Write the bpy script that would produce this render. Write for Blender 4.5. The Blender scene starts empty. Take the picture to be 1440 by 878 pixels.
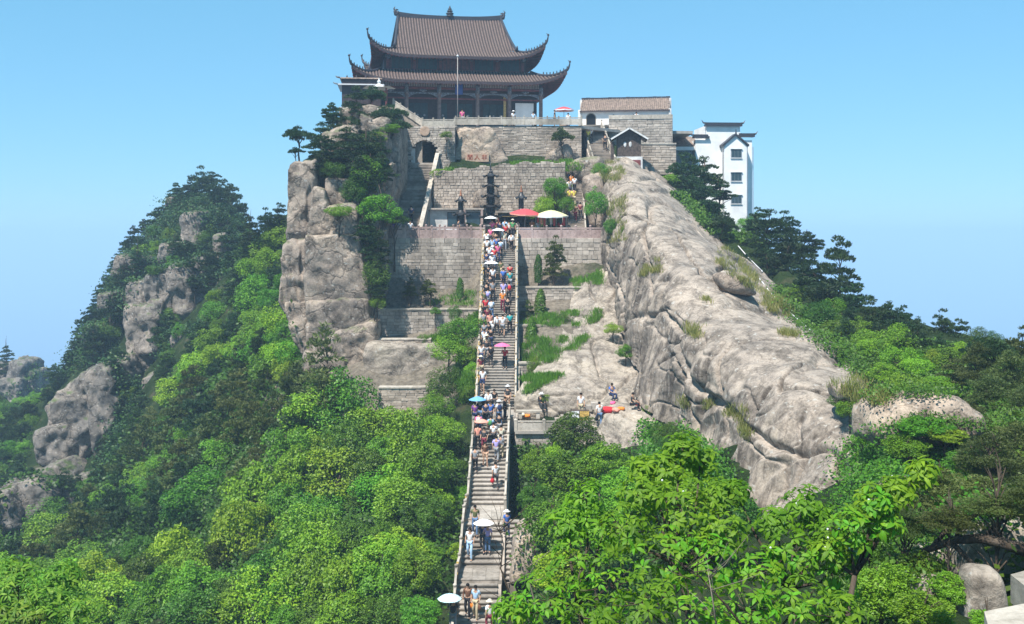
import bpy, bmesh, math, random
import numpy as np
from mathutils import Vector, Matrix
from mathutils.bvhtree import BVHTree
R = math.radians
PI = math.pi
SC = bpy.context.scene
# ------------------------------------------------------------------ camera, sky, sun, exposure
F = 1500.0                      # focal length in pixels of the 1440 px wide photograph
HOR = 330.0                     # image row of the horizon
cam_d = bpy.data.cameras.new('camera'); cam_o = bpy.data.objects.new('camera', cam_d)
SC.collection.objects.link(cam_o); SC.camera = cam_o
cam_d.sensor_width = 36.0; cam_d.lens = F / 1440 * 36.0
cam_d.shift_y = -(439 - HOR) / 1440.0
cam_d.clip_start = 0.2; cam_d.clip_end = 90000
cam_o.location = (0, 0, 0); cam_o.rotation_euler = (R(90), 0, 0)
SUN_DIR = Vector((-0.28, -0.44, 0.85)).normalized()        # towards the sun
SUN_EL = math.asin(SUN_DIR.z); SUN_AZ = math.atan2(SUN_DIR.x, SUN_DIR.y)
W = bpy.data.worlds.new('World'); SC.world = W; W.use_nodes = True
nt = W.node_tree; nt.nodes.clear()
sky = nt.nodes.new('ShaderNodeTexSky'); sky.sky_type = 'NISHITA'; sky.sun_disc = False
sky.sun_elevation = SUN_EL; sky.sun_rotation = SUN_AZ; sky.altitude = 1300; sky.air_density = 1.0
sky.dust_density = 0.05; sky.ozone_density = 3.0
bg = nt.nodes.new('ShaderNodeBackground'); bg.inputs[1].default_value = 0.105
wo = nt.nodes.new('ShaderNodeOutputWorld')
tn = nt.nodes.new('ShaderNodeMix'); tn.data_type = 'RGBA'; tn.blend_type = 'MULTIPLY'; tn.inputs[0].default_value = 1; tn.inputs[7].default_value = (2.6, 4.55, 5.9, 1)
t0_ = nt.nodes.new('ShaderNodeMix'); t0_.data_type = 'RGBA'; t0_.blend_type = 'MULTIPLY'; t0_.inputs[0].default_value = 1; t0_.inputs[7].default_value = (.164, .164, .164, 1)
sp_r = nt.nodes.new('ShaderNodeSeparateColor'); cb_r = nt.nodes.new('ShaderNodeCombineColor')
nt.links.new(sky.outputs[0], t0_.inputs[6]); nt.links.new(t0_.outputs[2], sp_r.inputs[0]); nt.links.new(cb_r.outputs[0], tn.inputs[6])
for i_, g__ in enumerate((.58, .42, .50)):
    pw = nt.nodes.new('ShaderNodeMath'); pw.operation = 'POWER'; pw.inputs[1].default_value = g__; nt.links.new(sp_r.outputs[i_], pw.inputs[0]); nt.links.new(pw.outputs[0], cb_r.inputs[i_]); nt.links.new(tn.outputs[2], bg.inputs[0]); nt.links.new(bg.outputs[0], wo.inputs[0])
sun_d = bpy.data.lights.new('sun', 'SUN'); sun_o = bpy.data.objects.new('sun', sun_d)
SC.collection.objects.link(sun_o)
sun_d.energy = 5.0; sun_d.angle = R(0.53); sun_d.color = (1.0, 0.955, 0.89)
sun_o.rotation_euler = (-SUN_DIR).to_track_quat('-Z', 'Y').to_euler()
sun_o.location = SUN_DIR * 300
SC.view_settings.view_transform = 'Standard'; SC.view_settings.look = 'None'
SC.view_settings.exposure = 0.66; SC.view_settings.gamma = 1.0
SC.cycles.max_bounces = 6; SC.cycles.diffuse_bounces = 3; SC.cycles.glossy_bounces = 2
SC.cycles.transmission_bounces = 3; SC.cycles.transparent_max_bounces = 6; SC.cycles.volume_bounces = 2
SC.cycles.use_denoising = True
SC.cycles.sample_clamp_indirect = 6

# ------------------------------------------------------------------ helpers
COL = SC.collection
rng = random.Random(7)
nrng = np.random.RandomState(11)
def at(px, py, Y):
    return Vector(((px - 720) / F * Y, Y, (HOR - py) / F * Y))
def link(o, parent=None):
    COL.objects.link(o)
    if parent is not None: o.parent = parent
    return o
def tag(o, label=None, cat=None, group=None, kind=None):
    if label: o['label'] = label
    if cat: o['category'] = cat
    if group: o['group'] = group
    if kind: o['kind'] = kind
    return o
def thing(name, label, cat, loc=(0, 0, 0), rz=0, group=None):
    o = bpy.data.objects.new(name, None); o.empty_display_size = 0.3
    o.location = loc; o.rotation_euler = (0, 0, rz)
    COL.objects.link(o)
    return tag(o, label, cat, group)
def inst(name, me, parent=None, loc=(0, 0, 0), rot=(0, 0, 0), scl=(1, 1, 1)):
    o = bpy.data.objects.new(name, me); o.location = loc; o.rotation_euler = rot; o.scale = scl
    COL.objects.link(o)
    if parent is not None: o.parent = parent
    return o
def mesh_np(name, V, Fc, mats, smooth=False, midx=None):
    V = np.asarray(V, dtype=np.float32); Fc = np.asarray(Fc, dtype=np.int32)
    me = bpy.data.meshes.new(name); n, k = Fc.shape
    me.vertices.add(len(V)); me.vertices.foreach_set('co', V.ravel())
    me.loops.add(n * k); me.loops.foreach_set('vertex_index', Fc.ravel())
    me.polygons.add(n); me.polygons.foreach_set('loop_start', np.arange(0, n * k, k, dtype=np.int32))
    if smooth: me.polygons.foreach_set('use_smooth', np.ones(n, dtype=bool))
    for m in (mats if isinstance(mats, (list, tuple)) else [mats]): me.materials.append(m)
    if midx is not None: me.polygons.foreach_set('material_index', np.asarray(midx, dtype=np.int32))
    me.update(calc_edges=True); me.validate()
    return me
class MB:
    def __init__(s): s.v = []; s.f = []; s.m = []; s.cur = 0
    def add(s, vs, fs):
        b = len(s.v); s.v += [tuple(v) for v in vs]
        for f in fs: s.f.append(tuple(b + i for i in f)); s.m.append(s.cur)
    def box(s, x0, x1, y0, y1, z0, z1):
        s.add([(x0,y0,z0),(x1,y0,z0),(x1,y1,z0),(x0,y1,z0),(x0,y0,z1),(x1,y0,z1),(x1,y1,z1),(x0,y1,z1)],
              [(0,3,2,1),(4,5,6,7),(0,1,5,4),(1,2,6,5),(2,3,7,6),(3,0,4,7)])
    def hexa(s, a):    # 8 corners: bottom 4, top 4
        s.add(a, [(0,3,2,1),(4,5,6,7),(0,1,5,4),(1,2,6,5),(2,3,7,6),(3,0,4,7)])
    def beam(s, p, q, w, h, up=(0, 0, 1)):
        p = Vector(p); q = Vector(q); d = (q - p).normalized(); u = Vector(up)
        x = d.cross(u)
        if x.length < 1e-4: x = Vector((1, 0, 0))
        x.normalize(); z = x.cross(d).normalized(); x = x * w / 2; z = z * h / 2
        s.hexa([p-x-z, p+x-z, q+x-z, q-x-z, p-x+z, p+x+z, q+x+z, q-x+z])
    def tube(s, pts, rad, n=8, cap=True):
        pts = [Vector(p) for p in pts]
        if not isinstance(rad, (list, tuple)): rad = [rad] * len(pts)
        vs = []; fs = []; prev = None
        for i, p in enumerate(pts):
            d = (pts[min(i+1, len(pts)-1)] - pts[max(i-1, 0)])
            if d.length < 1e-9: d = Vector((0, 0, 1))
            d.normalize()
            if prev is None:
                a = d.cross(Vector((0, 0, 1)))
                if a.length < 1e-3: a = d.cross(Vector((0, 1, 0)))
            else: a = prev - d * prev.dot(d)
            a.normalize(); prev = a; b = d.cross(a)
            for k in range(n):
                t = 2 * PI * k / n; vs.append(p + (a * math.cos(t) + b * math.sin(t)) * rad[i])
        for i in range(len(pts) - 1):
            for k in range(n):
                fs.append((i*n+k, i*n+(k+1) % n, (i+1)*n+(k+1) % n, (i+1)*n+k))
        if cap: fs.append(tuple(range(n))[::-1]); fs.append(tuple((len(pts)-1)*n+k for k in range(n)))
        s.add(vs, fs)
    def lathe(s, prof, n=12, c=(0, 0, 0), sx=1, sy=1, off=0.0):
        vs = []; fs = []
        for (r, z) in prof:
            for k in range(n):
                t = 2*PI*(k+off)/n; vs.append((c[0]+math.cos(t)*r*sx, c[1]+math.sin(t)*r*sy, c[2]+z))
        for i in range(len(prof)-1):
            for k in range(n): fs.append((i*n+k, i*n+(k+1) % n, (i+1)*n+(k+1) % n, (i+1)*n+k))
        fs.append(tuple(range(n))[::-1]); fs.append(tuple((len(prof)-1)*n+k for k in range(n)))
        s.add(vs, fs)
    def ball(s, c, rx, ry=None, rz=None, n=8, m=6):
        ry = ry or rx; rz = rz or rx; vs = [(c[0], c[1], c[2]-rz)]; fs = []
        for i in range(1, m):
            p = -PI/2 + PI*i/m
            for k in range(n):
                t = 2*PI*k/n; vs.append((c[0]+math.cos(p)*math.cos(t)*rx, c[1]+math.cos(p)*math.sin(t)*ry, c[2]+math.sin(p)*rz))
        vs.append((c[0], c[1], c[2]+rz)); L = len(vs)-1
        for k in range(n): fs.append((0, 1+(k+1) % n, 1+k)); fs.append((L, L-n+k, L-n+(k+1) % n))
        for i in range(m-2):
            for k in range(n): fs.append((1+i*n+k, 1+i*n+(k+1) % n, 1+(i+1)*n+(k+1) % n, 1+(i+1)*n+k))
        s.add(vs, fs)
    def prism(s, poly, y0, y1):   # poly in (x,z)
        n = len(poly); vs = [(x, y0, z) for x, z in poly] + [(x, y1, z) for x, z in poly]
        fs = [tuple(range(n)), tuple(range(2*n-1, n-1, -1))] + [(i, i+n, (i+1) % n+n, (i+1) % n) for i in range(n)]
        s.add(vs, fs)
    def grid(s, rows, close=False):
        nu = len(rows); nv = len(rows[0]); vs = [p for r in rows for p in r]; fs = []
        for i in range(nu-1):
            for j in range(nv-1): fs.append((i*nv+j, i*nv+j+1, (i+1)*nv+j+1, (i+1)*nv+j))
        s.add(vs, fs)
    def mesh(s, name, mats, smooth=False):
        me = bpy.data.meshes.new(name); me.from_pydata(s.v, [], s.f)
        for m in (mats if isinstance(mats, (list, tuple)) else [mats]): me.materials.append(m)
        me.polygons.foreach_set('material_index', s.m)
        if smooth: me.polygons.foreach_set('use_smooth', [True]*len(s.f))
        me.update(); return me
    def build(s, name, mats, parent=None, smooth=False, **kw):
        o = inst(name, s.mesh(name, mats, smooth), parent)
        return tag(o, **kw) if kw else o

# vectorised gradient-ish noise
_perm = nrng.permutation(1024)
_grad = nrng.normal(size=(1024, 3)); _grad /= np.linalg.norm(_grad, axis=1)[:, None]
def pnoise(P):
    P = np.asarray(P, dtype=np.float64); I = np.floor(P).astype(np.int64); f = P - I
    u = f*f*f*(f*(f*6-15)+10); out = 0
    for dx in (0, 1):
        for dy in (0, 1):
            for dz in (0, 1):
                h = _perm[(_perm[(_perm[(I[:,0]+dx) & 1023] + I[:,1]+dy) & 1023] + I[:,2]+dz) & 1023]
                g = _grad[h]; d = f - np.array([dx, dy, dz])
                w = (u[:,0] if dx else 1-u[:,0])*(u[:,1] if dy else 1-u[:,1])*(u[:,2] if dz else 1-u[:,2])
                out = out + w*(g*d).sum(1)
    return out*1.6
def fbm(P, o=4, lac=2.1, gain=0.5):
    P = np.asarray(P, dtype=np.float64); a = 1; s = 0
    for i in range(o): s = s + a*pnoise(P + 17.3*i); P = P*lac; a *= gain
    return s
def ridged(P, o=4):
    P = np.asarray(P, dtype=np.float64); a = 1; s = 0
    for i in range(o): s = s + a*(1-2*np.abs(pnoise(P + 9.1*i))); P = P*2.1; a *= .5
    return s

# ------------------------------------------------------------------ materials
def new_mat(name, rough=0.8, spec=0.3):
    m = bpy.data.materials.new(name); m.use_nodes = True; n = m.node_tree
    b = n.nodes['Principled BSDF']; b.inputs['Roughness'].default_value = rough
    b.inputs['Specular IOR Level'].default_value = spec
    return m, n, b
def nd(n, t, **kw):
    x = n.nodes.new(t)
    for k, v in kw.items():
        if k.startswith('i_'): x.inputs[int(k[2:])].default_value = v
        else: setattr(x, k, v)
    return x
def ramp(n, stops, fac):
    r = n.nodes.new('ShaderNodeValToRGB'); cr = r.color_ramp
    while len(cr.elements) < len(stops): cr.elements.new(0.5)
    for e, (p, c) in zip(cr.elements, stops): e.position = p; e.color = (*c, 1) if len(c) == 3 else c
    n.links.new(fac, r.inputs[0]); return r.outputs[0]
def mix(n, a, b, fac, blend='MIX'):
    m = n.nodes.new('ShaderNodeMix'); m.data_type = 'RGBA'; m.blend_type = blend
    for s, v in ((6, a), (7, b)):
        if isinstance(v, (tuple, list)): m.inputs[s].default_value = (*v[:3], 1)
        else: n.links.new(v, m.inputs[s])
    if isinstance(fac, (int, float)): m.inputs[0].default_value = fac
    else: n.links.new(fac, m.inputs[0])
    return m.outputs[2]
def noise_tex(n, scale, detail=5, rough=.6, vec=None, dist=0):
    t = nd(n, 'ShaderNodeTexNoise'); t.inputs['Scale'].default_value = scale; t.inputs['Detail'].default_value = detail
    t.inputs['Roughness'].default_value = rough; t.inputs['Distortion'].default_value = dist
    if vec is not None: n.links.new(vec, t.inputs['Vector'])
    return t.outputs['Fac']
def geo_pos(n, scale=None, rot=None):
    g = nd(n, 'ShaderNodeNewGeometry'); p = g.outputs['Position']
    if scale is None: return p
    m = nd(n, 'ShaderNodeMapping'); m.inputs['Scale'].default_value = scale
    if rot: m.inputs['Rotation'].default_value = rot
    n.links.new(p, m.inputs[0]); return m.outputs[0]
def bump(n, b, h, strength=.5, dist=.1, prev=None):
    x = nd(n, 'ShaderNodeBump'); x.inputs['Strength'].default_value = strength; x.inputs['Distance'].default_value = dist
    n.links.new(h, x.inputs['Height'])
    if prev is not None: n.links.new(prev, x.inputs['Normal'])
    n.links.new(x.outputs[0], b.inputs['Normal']); return x.outputs[0]
def flat(name, c, rough=.7, spec=.3, var=.12, scale=3, metal=0):
    m, n, b = new_mat(name, rough, spec); b.inputs['Metallic'].default_value = metal
    t = noise_tex(n, scale, 4, .6, geo_pos(n))
    lo = tuple(max(0, x*(1-var*2)) for x in c); hi = tuple(min(1, x*(1+var*1.5)) for x in c)
    n.links.new(ramp(n, [(.3, lo), (.7, hi)], t), b.inputs['Base Color']); return m
def mth(n, op, a, b=None):
    m = nd(n, 'ShaderNodeMath', operation=op)
    for i, v in enumerate((a, b)):
        if v is None: continue
        if isinstance(v, (int, float)): m.inputs[i].default_value = v
        else: n.links.new(v, m.inputs[i])
    return m.outputs[0]

def rock_mat(name, base, dark, warm, crack=.6, streak=None, moss=0.0, bd=.16):
    m, n, b = new_mat(name, .9, .15)
    pos = geo_pos(n); big = noise_tex(n, .22, 6, .65, pos, .6); med = noise_tex(n, 1.3, 8, .7, pos, .3)
    fine = noise_tex(n, 9, 5, .75, pos)
    c = ramp(n, [(.30, dark), (.46, base), (.62, warm)], big)
    mm = ramp(n, [(.32, (.42, .41, .40)), (.52, (1, 1, 1)), (.75, (1.15, 1.12, 1.08))], med)
    c = mix(n, c, mm, .85, 'MULTIPLY')
    ff = ramp(n, [(.35, (.6, .6, .6)), (.6, (1.1, 1.1, 1.1))], fine)
    c = mix(n, c, ff, .7, 'MULTIPLY')
    if streak is not None:
        sp = geo_pos(n, streak[0], streak[1]); st = noise_tex(n, 1.0, 5, .65, sp, .35)
        gs = nd(n, 'ShaderNodeNewGeometry'); sz_ = nd(n, 'ShaderNodeSeparateXYZ'); n.links.new(gs.outputs['Normal'], sz_.inputs[0])
        stp = mth(n, 'MULTIPLY', ramp(n, [(.35, (1, 1, 1)), (.8, (.12, .12, .12))], sz_.outputs[2]), streak[2])
        c = mix(n, c, ramp(n, [(.38, (.30, .29, .29)), (.5, (.85, .85, .85)), (.68, (1.1, 1.08, 1.04))], st), stp, 'MULTIPLY')
    # thin dark cracks
    wv = nd(n, 'ShaderNodeTexVoronoi', feature='DISTANCE_TO_EDGE'); wv.inputs['Scale'].default_value = .33
    mp = nd(n, 'ShaderNodeMapping'); mp.inputs['Rotation'].default_value = (.4, .5, .3); mp.inputs['Scale'].default_value = (1, .6, 1.5)
    nz = nd(n, 'ShaderNodeTexNoise'); nz.inputs['Scale'].default_value = .8; nz.inputs['Detail'].default_value = 5; n.links.new(pos, nz.inputs['Vector'])
    va = nd(n, 'ShaderNodeVectorMath', operation='MULTIPLY_ADD'); n.links.new(nz.outputs['Color'], va.inputs[0])
    va.inputs[1].default_value = (3.2, 3.2, 3.2); n.links.new(pos, va.inputs[2])
    n.links.new(va.outputs[0], mp.inputs[0]); n.links.new(mp.outputs[0], wv.inputs['Vector'])
    cr = ramp(n, [(0.0, (.3, .29, .28)), (.035, (1, 1, 1))], wv.outputs['Distance'])
    c = mix(n, c, cr, crack, 'MULTIPLY')
    c = mix(n, c, ramp(n, [(.38, (.30, .295, .29)), (.5, (1, 1, 1))], noise_tex(n, .55, 9, .78, pos, .5)), .75, 'MULTIPLY')
    # pale lichen spots
    sp2 = noise_tex(n, 3.1, 4, .6, pos, .2); c = mix(n, c, (.47, .46, .42), ramp(n, [(.62, (0, 0, 0)), (.68, (.55, .55, .55))], sp2))
    if moss:
        g = nd(n, 'ShaderNodeNewGeometry'); sx = nd(n, 'ShaderNodeSeparateXYZ'); n.links.new(g.outputs['Normal'], sx.inputs[0])
        up = mth(n, 'MULTIPLY', ramp(n, [(.45, (0, 0, 0)), (.8, (1, 1, 1))], sx.outputs[2]), ramp(n, [(.5, (0, 0, 0)), (.6, (1, 1, 1))], noise_tex(n, .7, 6, .7, pos)))
        c = mix(n, c, (.07, .11, .025), mth(n, 'MULTIPLY', up, moss))
    n.links.new(c, b.inputs['Base Color'])
    h = mth(n, 'ADD', mth(n, 'MULTIPLY', med, 1.3), mth(n, 'MULTIPLY', fine, .25))
    h = mth(n, 'ADD', h, mth(n, 'MULTIPLY', ramp(n, [(0, (0, 0, 0)), (.06, (1, 1, 1))], wv.outputs['Distance']), .5*crack))
    bump(n, b, h, .7, bd)
    return m
M = {}
M['rock'] = rock_mat('granite', (.40, .315, .25), (.22, .18, .15), (.50, .395, .30), .55)
M['ridge'] = rock_mat('ridge_granite', (.34, .285, .235), (.185, .16, .138), (.42, .35, .285), .5,
                      ((.9, 1.7, .15), (0, 0, 0), .9), 0, .06)
M['slab'] = rock_mat('slab_granite', (.37, .315, .26), (.25, .215, .18), (.45, .385, .31), .4, ((.5, .5, 2.6), (0, R(25), 0), .5))
M['crag'] = rock_mat('crag_granite', (.31, .255, .21), (.17, .145, .125), (.42, .34, .27), .75, ((1.2, 1.2, .25), (0, 0, 0), .4), .5)
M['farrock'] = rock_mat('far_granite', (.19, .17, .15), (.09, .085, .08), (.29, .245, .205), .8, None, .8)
def stone_mat(name, lo, mid, hi, sc=2.5):
    m, n, b = new_mat(name, .92, .12)
    oi = nd(n, 'ShaderNodeObjectInfo'); g = nd(n, 'ShaderNodeNewGeometry')
    rnd = mth(n, 'FRACT', mth(n, 'ADD', oi.outputs['Random'], g.outputs['Random Per Island']))
    pos = geo_pos(n)
    c = ramp(n, [(0, lo), (.5, mid), (1, hi)], rnd)
    t = noise_tex(n, sc, 6, .7, pos); c = mix(n, c, ramp(n, [(.3, (.55, .54, .52)), (.55, (1, 1, 1)), (.8, (1.12, 1.1, 1.06))], t), .85, 'MULTIPLY')
    st = noise_tex(n, .35, 5, .65, geo_pos(n, (1, 1, .35))); c = mix(n, c, ramp(n, [(.38, (.45, .44, .43)), (.55, (1, 1, 1))], st), .7, 'MULTIPLY')
    n.links.new(c, b.inputs['Base Color']); bump(n, b, noise_tex(n, 14, 5, .7, pos), .5, .03)
    return m
M['stone'] = stone_mat('grey_wall_stone', (.34, .295, .25), (.45, .39, .335), (.55, .48, .41))
M['stone2'] = stone_mat('brown_wall_stone', (.33, .275, .225), (.45, .375, .31), (.56, .475, .395))
M['mortar'] = flat('dark_mortar', (.14, .125, .11), .95, .1)
M['step'] = stone_mat('stair_stone', (.36, .32, .275), (.42, .375, .325), (.47, .42, .365), 5)
M['pinkst'] = stone_mat('pink_balustrade_stone', (.40, .29, .265), (.46, .34, .31), (.50, .38, .35), 4)
M['rail'] = stone_mat('pale_rail_stone', (.42, .37, .31), (.48, .43, .36), (.54, .48, .41), 4)
M['dirt'] = flat('dirt', (.26, .21, .155), .95, .1, .2, 1.2)
M['paving'] = flat('terrace_paving', (.38, .34, .30), .9, .15, .12, 1.5)
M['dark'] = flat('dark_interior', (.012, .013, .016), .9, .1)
def soil_mat():
    m, n, b = new_mat('hillside_soil', .95, .1); pos = geo_pos(n)
    c = ramp(n, [(.35, (.015, .030, .009)), (.55, (.030, .052, .014)), (.70, (.10, .09, .055))], noise_tex(n, .35, 7, .7, pos))
    sx = nd(n, 'ShaderNodeSeparateXYZ'); n.links.new(pos, sx.inputs[0]); wob = mth(n, 'MULTIPLY', noise_tex(n, .3, 4, .6, pos), 8)
    mk = mth(n, 'MULTIPLY', ramp(n, [(.0, (0, 0, 0)), (.05, (1, 1, 1)), (.93, (1, 1, 1)), (1, (0, 0, 0))], mth(n, 'DIVIDE', mth(n, 'ADD', mth(n, 'ADD', sx.outputs[0], 18), wob), 30)), ramp(n, [(.0, (0, 0, 0)), (.06, (1, 1, 1)), (.93, (1, 1, 1)), (1, (0, 0, 0))], mth(n, 'DIVIDE', mth(n, 'SUBTRACT', mth(n, 'ADD', sx.outputs[1], wob), 84), 20)))
    c = mix(n, c, ramp(n, [(.3, (.13, .11, .085)), (.6, (.27, .23, .18))], noise_tex(n, 1.1, 6, .7, pos)), mk)
    c = mix(n, c, ramp(n, [(.3, (.5, .5, .5)), (.7, (1.2, 1.2, 1.2))], noise_tex(n, 3, 5, .7, pos)), .9, 'MULTIPLY')
    n.links.new(c, b.inputs['Base Color']); bump(n, b, noise_tex(n, 2.5, 6, .7, pos), .8, .5); return m
M['soil'] = soil_mat()
def leaf_mat(name, c0, c1, c2, transl=.24, rough=.5, big=.5):
    m, n, b = new_mat(name, rough, .3); g = nd(n, 'ShaderNodeNewGeometry'); oi = nd(n, 'ShaderNodeObjectInfo')
    t = noise_tex(n, big, 3, .5, geo_pos(n))
    k = mth(n, 'ADD', mth(n, 'MULTIPLY', g.outputs['Random Per Island'], .5), mth(n, 'MULTIPLY', t, .5))
    c = ramp(n, [(.15, c0), (.5, c1), (.85, c2)], k)
    hs = nd(n, 'ShaderNodeHueSaturation'); n.links.new(c, hs.inputs['Color'])
    n.links.new(mth(n, 'ADD', mth(n, 'MULTIPLY', oi.outputs['Random'], .05), .472), hs.inputs['Hue'])
    n.links.new(mth(n, 'ADD', mth(n, 'MULTIPLY', mth(n, 'FRACT', mth(n, 'MULTIPLY', oi.outputs['Random'], 7.7)), .55), .75), hs.inputs['Value'])
    c = hs.outputs[0]; n.links.new(c, b.inputs['Base Color'])
    if transl:
        tr = nd(n, 'ShaderNodeBsdfTranslucent'); cc = mix(n, c, (1.5, 1.5, .6), 1.0, 'MULTIPLY'); n.links.new(cc, tr.inputs[0])
        ms = nd(n, 'ShaderNodeMixShader'); ms.inputs[0].default_value = transl
        n.links.new(b.outputs[0], ms.inputs[1]); n.links.new(tr.outputs[0], ms.inputs[2])
        n.links.new(ms.outputs[0], n.nodes['Material Output'].inputs[0])
    return m
M['leaf'] = leaf_mat('broad_leaves', (.05, .13, .008), (.095, .225, .012), (.18, .34, .018))
M['leaf_y'] = leaf_mat('fresh_leaves', (.09, .21, .010), (.17, .32, .015), (.26, .40, .022))
M['leaf_d'] = leaf_mat('deep_leaves', (.03, .075, .007), (.055, .13, .010), (.10, .20, .016))
M['leaf_f'] = leaf_mat('near_leaves', (.06, .18, .008), (.12, .30, .012), (.21, .42, .022), .42, .55, 1.2)
M['leaf_o'] = leaf_mat('olive_near_leaves', (.045, .11, .008), (.10, .19, .012), (.22, .30, .03), .35, .55, 1.2)
M['pine'] = leaf_mat('pine_needles', (.012, .035, .012), (.024, .058, .016), (.045, .085, .02), .12, .6)
M['pine_o'] = leaf_mat('olive_pine_needles', (.045, .068, .016), (.075, .105, .024), (.12, .145, .036), .18, .6)
M['grass'] = leaf_mat('grass_blades', (.09, .22, .015), (.14, .31, .02), (.22, .38, .035), .35, .6)
M['grass_dry'] = leaf_mat('dry_grass_blades', (.10, .13, .03), (.17, .18, .05), (.26, .23, .08), .3, .7)
def bark_mat(name, a, b_):
    m, n, b = new_mat(name, .95, .1); t = noise_tex(n, 6, 6, .7, geo_pos(n, (1, 1, .3)))
    n.links.new(ramp(n, [(.35, a), (.65, b_)], t), b.inputs['Base Color']); bump(n, b, t, .8, .05); return m
M['bark'] = bark_mat('bark', (.045, .033, .025), (.13, .10, .075))
M['twig'] = bark_mat('pale_twig', (.16, .13, .10), (.34, .29, .23))
# ------------------------------------------------------------------ the ground (one sheet to the horizon)
CP = [ # (px, py, Y)
 (600,424,95.5),(650,424,95.5),(555,428,95),(640,432,93),(600,478,91.2),(660,476,90.5),(545,480,91.5),
 (560,520,88.5),(600,528,86),(660,540,82.5),(570,588,81.5),(560,548,85.5),(610,548,85),(630,610,77),(600,650,74),(645,700,67.5),(635,760,62.5),(625,820,58.5),(620,880,54.5),
 (500,520,87),(540,620,79),(450,600,83),(400,560,92),(520,700,73),(420,700,76),(300,700,82),(520,800,64),(400,800,66),(300,800,70),
 (500,878,57),(350,878,59),(200,878,62),(100,878,66),(0,900,66),(-200,900,70),(200,780,82),(100,780,90),(0,790,94),(-200,780,110),
 (200,690,100),(100,715,115),(20,760,118),(-150,700,140),(300,600,98),(230,600,112),(350,500,112),(400,450,112),(280,480,126),(400,390,122),(385,330,130),
 (350,345,142),(285,278,172),(255,300,169),(325,330,166),(190,375,167),(145,455,161),(100,525,157),(75,580,151),(300,400,147),(230,430,149),(180,520,142),
 (130,600,140),(60,660,134),(100,670,134),(60,610,168),(20,560,214),(0,560,212),(35,615,198),(-150,560,220),(-60,640,180),
 # right of the stair
 (740,640,73.0),(800,640,72.6),(860,618,71),(905,600,73),(760,525,80.5),(820,455,87),(840,385,95),(738,475,85),(738,405,94.5),(800,408,94.5),(738,560,77),
 (760,650,65),(800,700,60),(745,760,57),(820,800,50),(720,890,50),(900,700,54),(1000,740,46),(900,900,30),(1100,860,34),(1250,800,34),(1440,830,28),(1440,930,20),(1200,950,20),
 (950,640,72),(1100,760,50),(1000,520,84),(950,400,98),(900,300,108),(1050,440,92),(1120,520,74),(1180,580,62),
 (1240,560,52),(1300,570,52),(1440,560,50),(1350,640,40),(1440,690,34),(1210,500,66),(1150,440,76),(1100,375,90),(1060,335,102),(1000,300,112),(1000,330,122),
 (150,405,162),(170,365,165),(122,478,160),(212,318,166),(250,290,164),(310,285,166),(330,300,163),(235,330,160),(300,330,158),(200,400,158),(1300,612,42.5),(1400,650,38),(1250,700,34),(1400,730,27),(1310,800,24),(1400,845,20.5),(1440,872,17.5),(1330,870,18),
 (1330,520,60),(1440,500,64),(1260,640,44),(1300,740,37),(1560,560,50),(1560,700,34),
]
CW = [ # world points x, y, z
 (-3,60,-20.2),(-3,54,-21.5),(-1.2,75,-13.8),(-1.2,69,-18.2),(-1.1,86,-8.3),(-1.0,95,-3.2),(-1.8,59,-20.0),(1.5,68,-18.5),(1.6,60,-21),
 (-3,98,-.8),(-10,98,-.8),(6,98,-.8),(8,101,-.6),(-8,103,-.6),(0,104,-.6),(-12,100,-.6),(0,106.3,6.2),(-6,106.3,5.9),(5,106.3,6.4),(-2,111,7.4),(4,111,7.5),(-10,113,8),(-3,116,10.5),(5,116,10.5),
 (-12,125,10.8),(0,125,10.8),(8,125,10.8),(-8,138,10.6),(4,138,10.6),(-9,150,0),(10,150,-4),(0,175,-30),(-20,150,-6),(-17,112,8.5),(-18,120,8),(-16,104,4),
 (14,118,9.5),(20,120,6),(12,112,7.0),(26,122,-5),(34,118,-22),(32,135,-28),(45,105,-26),(55,80,-26),(60,60,-22),(80,60,-40),(100,100,-80),(50,140,-40),(70,30,-25),
 (-30,140,2),(-45,190,-18),(-50,196,-14),(-80,165,-24),(-60,230,-50),(-100,230,-60),(-70,240,-70),(-30,200,-30),(-10,200,-60),(40,220,-110),
 (0,0,-2.2),(4,2,-2.2),(-4,2,-2.2),(0,5,-5),(0,10,-10),(0,18,-14),(-2,28,-18),(-2,40,-21.5),(-10,20,-15),(-10,40,-22),(-25,40,-24),(-25,20,-18),(-45,45,-28),(-45,80,-24),(8,12,-8.5),(12,20,-6.8),(9,30,-12.5),
 (0,-20,-1),(20,-10,-4),(-20,-10,-8),(14,8,-5.5),(20,10,-5),(-60,10,-35),(-90,40,-50),(-110,120,-55),(60,5,-20),
]
CPT = np.array([tuple(at(*c)) for c in CP] + CW)
def rbf_fit(P, Z):
    n = len(P); D = np.linalg.norm(P[:, None]-P[None], axis=2); A = np.zeros((n+3, n+3)); A[:n, :n] = -D
    A[:n, :n] += np.eye(n)*-.3
    A[:n, n] = 1; A[:n, n+1:] = P; A[n:, :n] = A[:n, n:].T
    return np.linalg.solve(A, np.concatenate([Z, np.zeros(3)]))
RW = rbf_fit(CPT[:, :2], CPT[:, 2])
def gz(Q):
    Q = np.asarray(Q, dtype=float).reshape(-1, 2); out = np.empty(len(Q))
    for i in range(0, len(Q), 20000):
        q = Q[i:i+20000]; D = np.linalg.norm(q[:, None]-CPT[None, :, :2], axis=2)
        out[i:i+20000] = -D@RW[:-3] + RW[-3] + q@RW[-2:]
    return out
VALLEY = -520.0
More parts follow.
